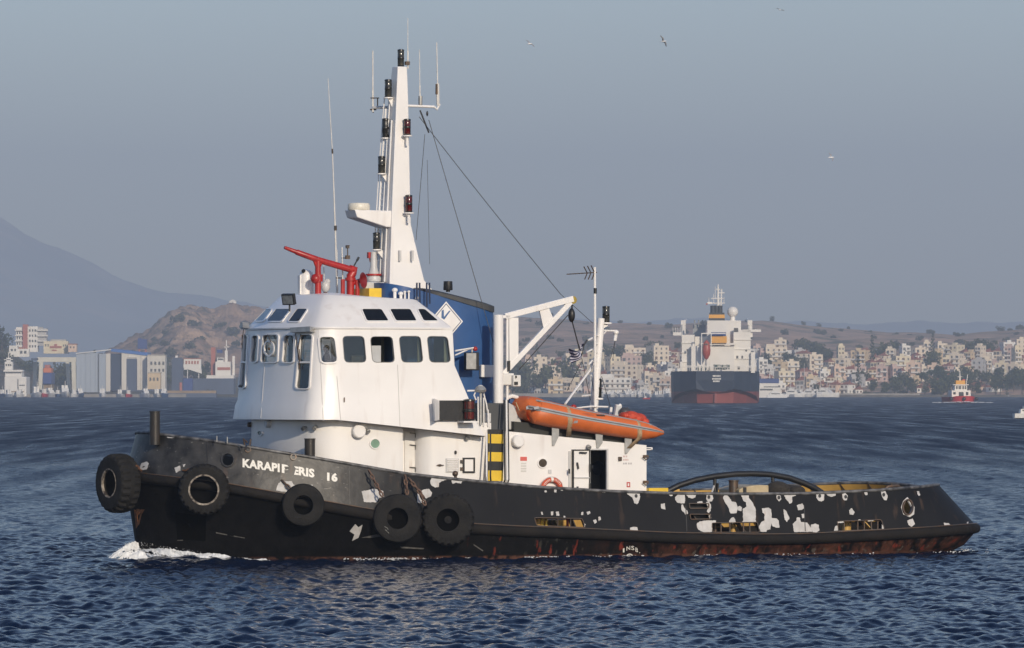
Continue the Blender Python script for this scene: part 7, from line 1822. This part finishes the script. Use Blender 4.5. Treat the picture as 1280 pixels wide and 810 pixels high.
t, bx = mk('motor_yacht', 'low white motor yacht moored in front of the ferry', 'yacht', 972, 3850)
k = MB(); s_ = 3850 / FPX
k.prism([(-13 * s_, 0, pz(498, 3850)), (11 * s_, 0, pz(498, 3850)), (15 * s_, 0, pz(493, 3850)), (-13 * s_, 0, pz(494, 3850))], (0, 5, 0)); k.build('hull', hull_w, t, None, .1)
k = MB(); k.prism([(-10 * s_, .4, pz(494, 3850)), (8 * s_, .4, pz(494, 3850)), (2 * s_, .4, pz(490.5, 3850)), (-9 * s_, .4, pz(490.2, 3850))], (0, 4, 0)); k.build('cabin', hull_w, t, None, .1)
bx(964, 491.6, 975, 492.8, .25, .3, win_m, 'window'); bx(965, 488.5, 972, 490.2, 1.2, 2.6, hull_w, 'flybridge')
# ------------------------------------------------------------------ shipyard on the left shore
yard_blue = mat('shed_blue_roof', (.04, .14, .42), .5, var=.15, scale=.1); yard_shaded = mat('shed_shaded_grey', (.36, .41, .48), .6, var=.15, scale=.1, streak=True); yard_pale = mat('shed_pale', (.66, .62, .55), .7, var=.15, scale=.15, streak=True); yard_door_shade = mat('shed_door_shade', (.03, .045, .085), .8); concrete = mat('concrete', (.48, .45, .39), .9, var=.2, scale=.2); dock_blue = mat('dock_blue_grey', (.075, .10, .16), .7, var=.25, scale=.12, streak=True); brick_red = mat('red_render', (.42, .15, .11), .8, var=.15); tanbrown = mat('barge_tan', (.34, .24, .14), .8, var=.3, scale=.2)
YD = 4320.0
t, bx = mk('ship_hall', 'tall shipbuilding hall, grey shaded left and cream right, blue roof, dark open door', 'shed', 139, YD)
bx(95.5, 441, 124, 493, 0, 40, yard_shaded, 'side_wall', None); bx(124, 442, 137.5, 493, -.3, 40, yard_shaded, 'front_wall', None); bx(132.5, 442, 138, 489, -.8, 3, yard_pale, 'door_leaf', None); bx(138, 442, 152, 488, 2, 2, yard_door_shade, 'doorway_shade', None); bx(152, 441.3, 183.5, 488, -.4, 40, yard_pale, 'front_wall', None); bx(122.6, 442, 123.4, 490, -.6, .6, ship_dk, 'downpipe', None)  # left walls grey for their shade; dark slab stands for the unlit doorway
for x_ in (160, 168, 176): bx(x_, 442, x_ + .5, 488, -.6, .4, concrete, 'wall_rib', None)
for x_ in (101, 107, 113, 119): bx(x_, 442, x_ + .4, 492, -.25, .4, yard_shaded, 'wall_rib', None)
k = MB(); s_ = YD / FPX; q = [(95 - 139, 441.2), (139 - 139, 436.3), (184.5 - 139, 441.5)]
P_ = [Vector((a * s_, -1, pz(b, YD))) for a, b in q]
k.add([P_[0], P_[1], P_[1] + Vector((0, 42, .5)), P_[0] + Vector((0, 42, .5))] + [p - Vector((0, 0, .7)) for p in (P_[0], P_[1], P_[1] + Vector((0, 42, .5)), P_[0] + Vector((0, 42, .5)))], [(0, 1, 2, 3), (4, 5, 6, 7), (0, 1, 5, 4), (0, 3, 7, 4)]); k.build('roof', mat('pale_roof', (.60, .60, .60), .6), t, None)
k = MB(); k.add([P_[1], P_[2], P_[2] + Vector((0, 42, .5)), P_[1] + Vector((0, 42, .5))] + [p - Vector((0, 0, 1.6)) for p in (P_[1], P_[2], P_[2] + Vector((0, 42, .5)), P_[1] + Vector((0, 42, .5)))], [(0, 1, 2, 3), (4, 5, 6, 7), (0, 1, 5, 4), (1, 2, 6, 5)]); k.build('roof', yard_blue, t, None, label='blue sheet roof')
t, bx = mk('workshop', 'pale cream workshop block right of the tall hall', 'workshop', 195, 4310)
bx(184, 444, 206.5, 490, 0, 20, yard_pale, 'wall', None); bx(184.5, 443.3, 207, 444.4, -.4, 20.8, concrete, 'roof', None)
for x_ in (188, 193, 198, 203): bx(x_, 452, x_ + 2.4, 456, -.25, .4, win_m, 'window', None); bx(x_, 461, x_ + 2.4, 464.5, -.25, .4, win_m, 'window', None)
t, bx = mk('storehouse', 'low ochre storehouse in front of the workshop', 'storehouse', 192, 4250)
bx(184.5, 466, 200.5, 492, 0, 10, WM['ochre'], 'wall', None); bx(184, 465.3, 201, 466.2, -.3, 10.6, concrete, 'roof', None)
for x_ in (187, 191.5, 196): bx(x_, 472, x_ + 2, 476, -.2, .3, win_m, 'window', None)
t, bx = mk('gantry_crane', 'cream portal gantry crane on four sloping legs', 'gantry crane', 68, 4180)
gm = mat('gantry_cream', (.60, .57, .48), .6, var=.12, scale=.2)
bx(46.5, 446.5, 95, 452.5, 0, 4, gm, 'girder', .1); bx(39, 447.5, 48, 450.5, 0, 12, dock_blue, 'trolley_house', .1)
for a, b, c, d, dy in ((49, 54, 47.5, 52.5, 0), (39.5, 44, 38.5, 43, 14), (89, 94.5, 90, 95.2, 0), (80, 84.5, 82, 86, 14)):
    s_ = 4180 / FPX; k = MB(); k.prism([((x - 68) * s_, dy, pz(y, 4180)) for x, y in ((a, 452), (b, 452), (d, 488), (c, 488))], (0, 2.4, 0)); k.build('leg', gm, t, None, .1)
for x_ in (50, 92.5): bx(x_ - 3, 487, x_ + 3, 493, -1, 5, ship_dk, 'bogie', .1)
bx(66, 452.5, 69, 456, .5, 3, ship_dk, 'hoist', .1)
t, bx = mk('ship_on_slip', 'orange and blue hull standing on the slip behind the gantry crane', 'ship', 59, 4260)
bx(53.5, 466, 64.5, 480, 0, 30, sh_blue, 'hull', .3); bx(54, 460, 64, 466, .4, 20, mat('slip_orange', (.60, .17, .06), .6, var=.15), 'upper_hull', .3); bx(55.5, 456, 62, 460, 2, 8, brick_red, 'deckhouse', .2); bx(54.5, 480, 63.5, 487, 2, 28, tanbrown, 'cradle', .2)
t, bx = mk('white_ship', 'white ship with stacked bridge moored stern on at the far left quay', 'ship', 18, 4060)
bx(5.5, 471, 33, 496, 0, 30, ship_w, 'hull', .3); bx(6, 465.5, 27, 471, 2, 20, ship_w, 'lower_bridge_deck', .2); bx(4, 462.3, 28, 464.8, 1.5, 14, ship_w, 'bridge_roof', .2); bx(7, 464.8, 26, 466.6, 1.8, 12, win_m, 'window_band', None); bx(5, 452, 15, 462.3, 4, 8, ship_w, 'funnel_casing', .3); bx(7, 447, 12.5, 452, 5, 3, ship_w, 'mast_house', .2); bx(9.3, 440, 10.1, 447, 6, .6, ship_w, 'mast', None); bx(4, 449, 15, 450, 5, .6, ship_w, 'yard', None); bx(22, 474, 23, 492, -.3, .4, ship_dk, 'stern_ladder', None); bx(24, 481, 31, 482, -.3, .4, ship_dk, 'stern_rail', None); bx(8, 489, 30, 490, -.3, .4, tanbrown, 'fender_strake', None)
for x_ in (6.5, 9.5, 12): bx(x_, 455, x_ + 1.6, 457.5, 3.8, .4, win_m, 'window', None)
for nm, lab, px, D, parts in (
    ('dock_tower', 'blue-grey floating dock tower in front of the cream hall front', 164, 4130, ((158, 448.5, 170.5, 490, 0, 8, dock_blue, 'tower_wall'), (158.5, 446.5, 170, 448.5, 1, 5, concrete, 'tower_cap'), (161, 444, 162, 447, 2, .6, ship_w, 'lamp_post'), (167, 444, 168, 447, 2, .6, ship_w, 'lamp_post'))),
    ('dock_tower', 'tall blue-grey floating dock tower standing alone left of the low barge', 221.5, 4130, ((214.5, 449, 228.5, 489, 0, 8, dock_blue, 'tower_wall'), (216, 447, 227, 449, 1, 5, dock_blue, 'tower_cap'), (219, 444.5, 222, 447, 2, 2, ship_w, 'tower_cabin'), (228.8, 473, 240.5, 489, .4, 8, sh_blue, 'side_block'), (224.5, 478, 227.5, 489, -.4, .5, brick_red, 'dock_mark'))),
    ('floating_dock', 'long dark floating dock pontoon along the yard quay', 178, 4100, ((151, 489, 206, 497.2, 0, 12, ship_dk, 'pontoon'), (152, 487.5, 180, 489, 2, 6, dock_blue, 'deck_gear'), (184, 486.5, 202, 489, 2, 6, dock_blue, 'deck_gear'))),
    ('barge', 'long low tan barge moored right of the dock towers', 237, 4070, ((204, 491.5, 270, 497.4, 0, 14, dock_blue, 'hull'), (204.5, 488.3, 269.5, 491.5, .2, 13.6, tanbrown, 'cargo_side'), (258, 486.5, 261, 488.3, 3, 3, ship_dk, 'winch'), (264, 486.8, 266, 488.3, 3, 3, ship_dk, 'winch'))),
    ('apartment_block', 'white slab apartment block with red stair tower on the left hill', 38, 4900, ((20, 409, 29, 440, 0, 14, WM['white'], 'wall'), (28.5, 405.5, 34.5, 440, -1.5, 14, brick_red, 'stair_tower'), (34.5, 408, 47, 440, .3, 14, WM['white'], 'wall'), (47, 410.5, 58, 432, 1, 13, WM['grey'], 'wall'), (18.5, 411.8, 28, 413.6, -1.6, 2, slab_m, 'balcony'), (18.5, 418.5, 28, 420.3, -1.6, 2, slab_m, 'balcony'), (18.5, 425.2, 28, 427, -1.6, 2, slab_m, 'balcony'), (46.5, 411.8, 60, 413.8, -1, 2.2, slab_m, 'balcony'), (46.5, 418.8, 60, 420.6, -1, 2.2, slab_m, 'balcony'), (46.5, 425.5, 59, 427, -1, 2.2, slab_m, 'balcony'), (48, 409, 53, 410.6, 4, 5, concrete, 'roof_hut')) + tuple((36.5 + i * 3.4, 411.5 + j * 6.6, 38.2 + i * 3.4, 414.5 + j * 6.6, .15, .3, win_m, 'window') for i in range(3) for j in range(4)) + tuple((21 + i * 3, 414.2 + j * 6.7, 22.5 + i * 3, 417.6 + j * 6.7, -.2, .3, win_m, 'window') for i in range(3) for j in range(3))),
    ('office_building', 'yellow flat roofed building with red fronted middle on the left hill', 72, 4800, ((54.5, 426.5, 85, 442, 0, 14, WM['pale yellow'], 'wall'), (63, 424.3, 82, 426.5, 3, 8, concrete, 'roof_storey'), (62.5, 432.5, 77, 435, -.5, .6, brick_red, 'sign_band'), (68, 430, 71.5, 432.5, -.5, .6, brick_red, 'sign_block'), (65, 437, 71, 438.5, -.4, .5, brick_red, 'awning')) + tuple((56.5 + i * 3, 430, 57.8 + i * 3, 433, -.2, .3, win_m, 'window') for i in range(2)) + tuple((79 + i * 2.6, 430.5, 80.2 + i * 2.6, 433, -.2, .3, win_m, 'window') for i in range(2))),
    ('house', 'peach house at the right end of the yellow building on the left hill', 90, 4790, ((85.2, 430.5, 95.5, 440, .5, 10, WM['peach'], 'wall'), (84.8, 429.6, 96, 430.6, .2, 10.5, tile_m, 'roof'), (87.5, 433, 89, 435.2, .3, .3, win_m, 'window'), (91.5, 433, 93, 435.2, .3, .3, win_m, 'window'))),
    ('villa', 'white terraced villa below the apartment block with red stair tower', 24, 4620, ((11.5, 432, 22, 446, 0, 10, WM['white'], 'wall'), (21.5, 436, 36, 446, .8, 10, WM['white'], 'wall'), (23, 434, 30, 436, 3, 6, tile_m, 'roof'), (13.5, 436, 16, 439, -.2, .3, win_m, 'window'), (18, 436, 20, 439, -.2, .3, win_m, 'window'), (25, 438.5, 28, 442, .6, .3, win_m, 'window'), (30, 438.5, 33, 442, .6, .3, win_m, 'window'))),
    ('crane_house', 'dark blue crane head rising over the right end of the blue roof', 178, 4480, ((172, 424, 183.5, 436, 0, 6, sh_blue, 'cab'), (173, 436, 175, 445, 1, 1, brick_red, 'post'), (181, 436, 183, 445, 1, 1, brick_red, 'post'), (172.5, 422.8, 177, 424, 1, 3, sh_blue, 'cab_roof'))),
    ('terrace_row', 'white terrace with red arches above the conveyor behind the dock tower', 240, 4500, ((230, 448.5, 251, 462, 0, 10, WM['white'], 'wall'), (229.5, 447.6, 251.5, 448.7, -.3, 10.6, tile_m, 'roof')) + tuple((232 + i * 3.6, 451, 234 + i * 3.6, 455, -.25, .4, brick_red, 'arch') for i in range(5))),
    ('grey_hull', 'blue-grey ship hull lying at the far end of the yard under a white bridge', 265, 4200, ((240, 473, 292, 493, 0, 30, dock_blue, 'hull'), (258, 469, 292, 473, .6, 26, ship_w, 'bulwark'), (269, 452, 288, 469, 3, 14, ship_w, 'bridge_block'), (271, 447, 279, 452, 4, 8, ship_w, 'bridge'), (272, 448, 278.5, 450, 3.8, .4, win_m, 'window'), (271.5, 459, 287.5, 462.5, 2.7, .5, brick_red, 'red_band'), (280.5, 438, 284, 452, 6, 3, ship_w, 'mast_house'), (281.8, 425, 283, 438, 7, 1, ship_w, 'mast'), (279.5, 433, 285.5, 434, 7, .8, ship_w, 'yard'), (263, 434, 268.5, 469, 8, 3, brick_red, 'crane_post'), (270, 437, 277, 441, 12, 3, sh_blue, 'funnel'), (290, 445, 293, 469, 6, 3, ship_w, 'kingpost'))),
):
    t, bx = mk(nm, lab, nm.replace('_', ' ') if nm not in ('grey_hull', 'terrace_row', 'crane_house') else {'grey_hull': 'ship', 'terrace_row': 'terrace', 'crane_house': 'crane'}[nm], px, D)
    for q in parts: bx(*q, None)
t, bx = mk('conveyor', 'white sloping conveyor beside the tall dock tower', 'conveyor', 241, 4300)
s_ = 4300 / FPX; k = MB(); k.prism([((x - 241) * s_, 0, pz(y, 4300)) for x, y in ((228.5, 455), (252, 462), (252, 467), (228.5, 459.5))], (0, 4, 0)); k.build('belt_housing', ship_w, t, None)
for x_ in (234, 248): bx(x_, 460, x_ + .8, 486, 1, .8, ship_w, 'leg', None)
# trees of the left shore
for px, D, s_, kd in ((2, 4700, 2.4, 'pine'), (8, 4720, 2.0, 'broadleaf'), (-5, 4750, 2.6, 'pine'), (44, 4600, 1.9, 'broadleaf'), (52, 4580, 2.0, 'broadleaf'), (62, 4560, 2.1, 'broadleaf'), (78, 4600, 2.4, 'broadleaf'), (86, 4620, 2.5, 'broadleaf'), (93, 4650, 2.0, 'broadleaf'), (40, 4540, 1.8, 'pine'), (30, 4580, 1.7, 'broadleaf'), (108, 4800, 2.2, 'broadleaf'), (118.5, 4800, 2.6, 'cypress'), (112, 4820, 2.0, 'pine'), (70, 4500, 1.8, 'broadleaf'), (76, 4400, 1.7, 'broadleaf'), (60, 4420, 1.6, 'shrub'), (10, 4540, 1.8, 'broadleaf'), (0, 4520, 2.0, 'broadleaf'),
                      (190, 4900, 2.2, 'broadleaf'), (197, 4950, 2.4, 'pine'), (204, 4920, 2.2, 'broadleaf'), (211, 4900, 2.0, 'broadleaf'), (218, 4960, 2.2, 'broadleaf'), (226, 4900, 1.8, 'pine'), (236, 4900, 1.9, 'broadleaf'), (246, 4880, 2.0, 'broadleaf'), (253, 4860, 1.9, 'broadleaf'), (258, 4800, 2.0, 'pine'), (208, 4600, 1.7, 'broadleaf'), (212, 4500, 1.6, 'broadleaf'), (254, 4500, 1.8, 'broadleaf')):
    tree(kd, px, D, s_, 'shipyard_ground')
for i in range(36): tree('shrub', random.uniform(120, 330), random.uniform(5500, 6300), random.uniform(1.8, 3.4), 'rocky_hill')
t = thing('hilltop_chapel', 'tiny pale chapel on the rocky hilltop left of the wheelhouse', 'chapel', (xmap(291, 6560), 6560, LAND['rocky_hill'](291, 6560)))
MB().box((0, 0, 1.5), (7, 5, 5)).build('wall', WM['white'], t, None); MB().prism([(-3.7, -2.7, 4), (3.7, -2.7, 4), (0, -2.7, 5.8)], (0, 5.4, 0)).build('roof', WM['white'], t, None)

# gulls in the sky
gull_w = mat('gull_white', (.75, .75, .75), .7, var=.05); gull_g = mat('gull_grey', (.30, .31, .33), .7)
for px, py, D, rz, bank, lab in ((662, 55, 300, 40, .5, 'gull gliding high above the gap between mast and crane'), (829, 52, 290, -30, -.7, 'gull banking high above the cargo ship'), (1038.5, 197, 300, 15, .6, 'lowest gull, in the sky right of the cargo ship'), (975, 12.5, 420, 60, .3, 'tiny highest gull near the top edge of the sky')):
    p = P3(px, py, D * 1.75); g = thing('gull', lab, 'gull', p, rad(rz)); R_ = Matrix.Rotation(bank, 3, 'X')
    k = MB(); k.tube([(-.22, 0, 0), (-.12, 0, .01), (.05, 0, .015), (.16, 0, .02), (.22, 0, .03), (.27, 0, .02)], [.015, .05, .062, .05, .038, .01], 8); k.add([(-.2, -.02, 0), (-.34, -.07, 0), (-.34, .07, 0), (-.2, .02, 0)], [(0, 1, 2, 3)]); k.build('body', gull_w, g, 50)
    for sd in (-1, 1):
        k = MB(); q = [(.08, .04, .02), (.12, .26, .12), (.02, .62, .06), (-.04, .60, .06), (-.03, .28, .11), (-.07, .04, .02)]
        pts_ = [R_ @ Vector((x, y * sd, z)) for x, y, z in q]; k.prism(pts_, (0, 0, -.008)); k.build('wing', gull_g, g, None)
# ------------------------------------------------------------------ what sets each far house, tree and boat apart
def zone(px):
    for lim, tx in ((632, 'behind the crane post'), (655, 'left of the crane jib'), (700, 'under the crane jib'), (735, 'left of the after mast'), (765, 'behind the after mast'), (800, 'between mast and cargo ship'), (840, 'left of the cargo ship'), (895, 'behind the cargo ship, left'), (950, 'behind the cargo ship, right'), (985, 'above the ferry'), (1030, 'right of the ferry'), (1080, 'above the shore cottages'), (1130, 'between cottages and red tug'), (1185, 'left of the red tug'), (1222, 'above the red tug'), (1260, 'right of the red tug')):
        if px < lim: return tx
    return 'at the right picture edge'
ORD = ['', 'second', 'third', 'fourth', 'fifth', 'sixth', 'seventh', 'eighth', 'ninth', 'tenth', 'eleventh', 'twelfth', 'thirteenth', 'fourteenth', 'fifteenth', 'sixteenth', 'seventeenth', 'eighteenth', 'nineteenth', 'twentieth'] + ['twenty-' + w for w in ('first', 'second', 'third', 'fourth', 'fifth', 'sixth', 'seventh', 'eighth', 'ninth')] + ['thirtieth'] + ['thirty-' + w for w in ('first', 'second', 'third', 'fourth', 'fifth', 'sixth', 'seventh', 'eighth', 'ninth')]
def from_left(i, n):
    if n == 1: return ''
    if i == 0: return 'leftmost '
    if i == n - 1: return 'rightmost '
    return ORD[min(i, 39)] + ' from left '
from collections import defaultdict
G = defaultdict(list)
ROWS = (448, 458, 468, 479, 500); RN = ('top row', 'upper slope', 'middle slope', 'lower slope', 'waterfront')
NST = {1: 'one-storey', 2: 'two-storey', 3: 'three-storey', 4: 'four-storey', 5: 'five-storey'}
for q in HOUSES:
    r = next(i for i, y in enumerate(ROWS) if q['py'] < y)
    base = '%s %s %s %s, %s' % (NST[q['n']], q['col'], 'red-roofed house' if q['roof'] == 'tile' else 'block', zone(q['px']), RN[r])
    G[base].append((q['px'], q['o'], 'building'))
for (o, kind, px, D, ld, sc) in TREE_LIST:
    nm = {'broadleaf': 'broad green tree', 'pine': 'dark pine', 'cypress': 'thin dark cypress', 'shrub': 'low grey-green bush'}[kind]
    if ld == 'rocky_hill': base = '%s on the rocky hill' % nm
    elif ld == 'shipyard_ground': base = '%s on the shipyard shore %s' % (nm, 'below the apartment block' if px < 50 else 'by the gantry crane' if px < 105 else 'left of the hall roof' if px < 150 else 'behind the workshop' if px < 214 else 'near the grey hull')
    elif ld == 'scrub_spur': base = '%s on the scrubby hill above the crane jib' % nm
    elif D > RD - 300: base = '%s on the skyline ridge %s' % (nm, zone(px))
    elif D > TD + 150: base = '%s on the open brown slope %s' % (nm, zone(px))
    else:
        y = float(right_y(np.array(px), np.array(D))); r = next(i for i, yy in enumerate(ROWS) if y < yy)
        base = '%s %s, %s' % (nm, zone(px), RN[r])
    G[base].append((px, o, 'tree' if kind != 'shrub' else 'bush'))
for (o, kind, px, c) in BOATS:
    if px > 1270: base = 'white motor boat running at the right edge of the view'
    elif px == 808: base = 'tiny red boat in open water left of the cargo ship'
    else: base = '%s %s boat %s' % (c, {'motor': 'motor', 'fishing': 'fishing', 'sailing': 'sailing'}[kind], 'in the marina below the town' if 700 < px < 850 else 'moored right of the ferry' if px > 850 else 'by the white ship at left' if px < 38 else 'below the gantry crane' if px < 105 else 'below the shipyard hall')
    G[base].append((px, o, 'boat'))
GR = {'building': 'houses of the hillside town', 'tree': 'trees on the far shore', 'bush': 'bushes on the far hills', 'boat': 'small craft moored along the shore'}
for base, lst in G.items():
    lst.sort(key=lambda a: a[0])
    for i, (px, o, cat) in enumerate(lst):
        tag(o, from_left(i, len(lst)) + base, cat, GR[cat])
# ------------------------------------------------------------------ the air: one pale box of even haze round everything
hz = MB(); hz.span((-9500, -1500, -4), (9500, 21500, 760))
ho = hz.build('haze', [], None, None, kind='stuff')
m = bpy.data.materials.new('haze_air'); m.use_nodes = True; n = m.node_tree.nodes; L = m.node_tree.links; n.remove(n['Principled BSDF'])
v = n.new('ShaderNodeVolumePrincipled'); v.inputs['Color'].default_value = (.655, .762, .93, 1); v.inputs['Density'].default_value = 1.2e-4; v.inputs['Anisotropy'].default_value = 0.0
L.new(v.outputs[0], n['Material Output'].inputs['Volume']); ho.data.materials.append(m)
m.cycles.homogeneous_volume = True
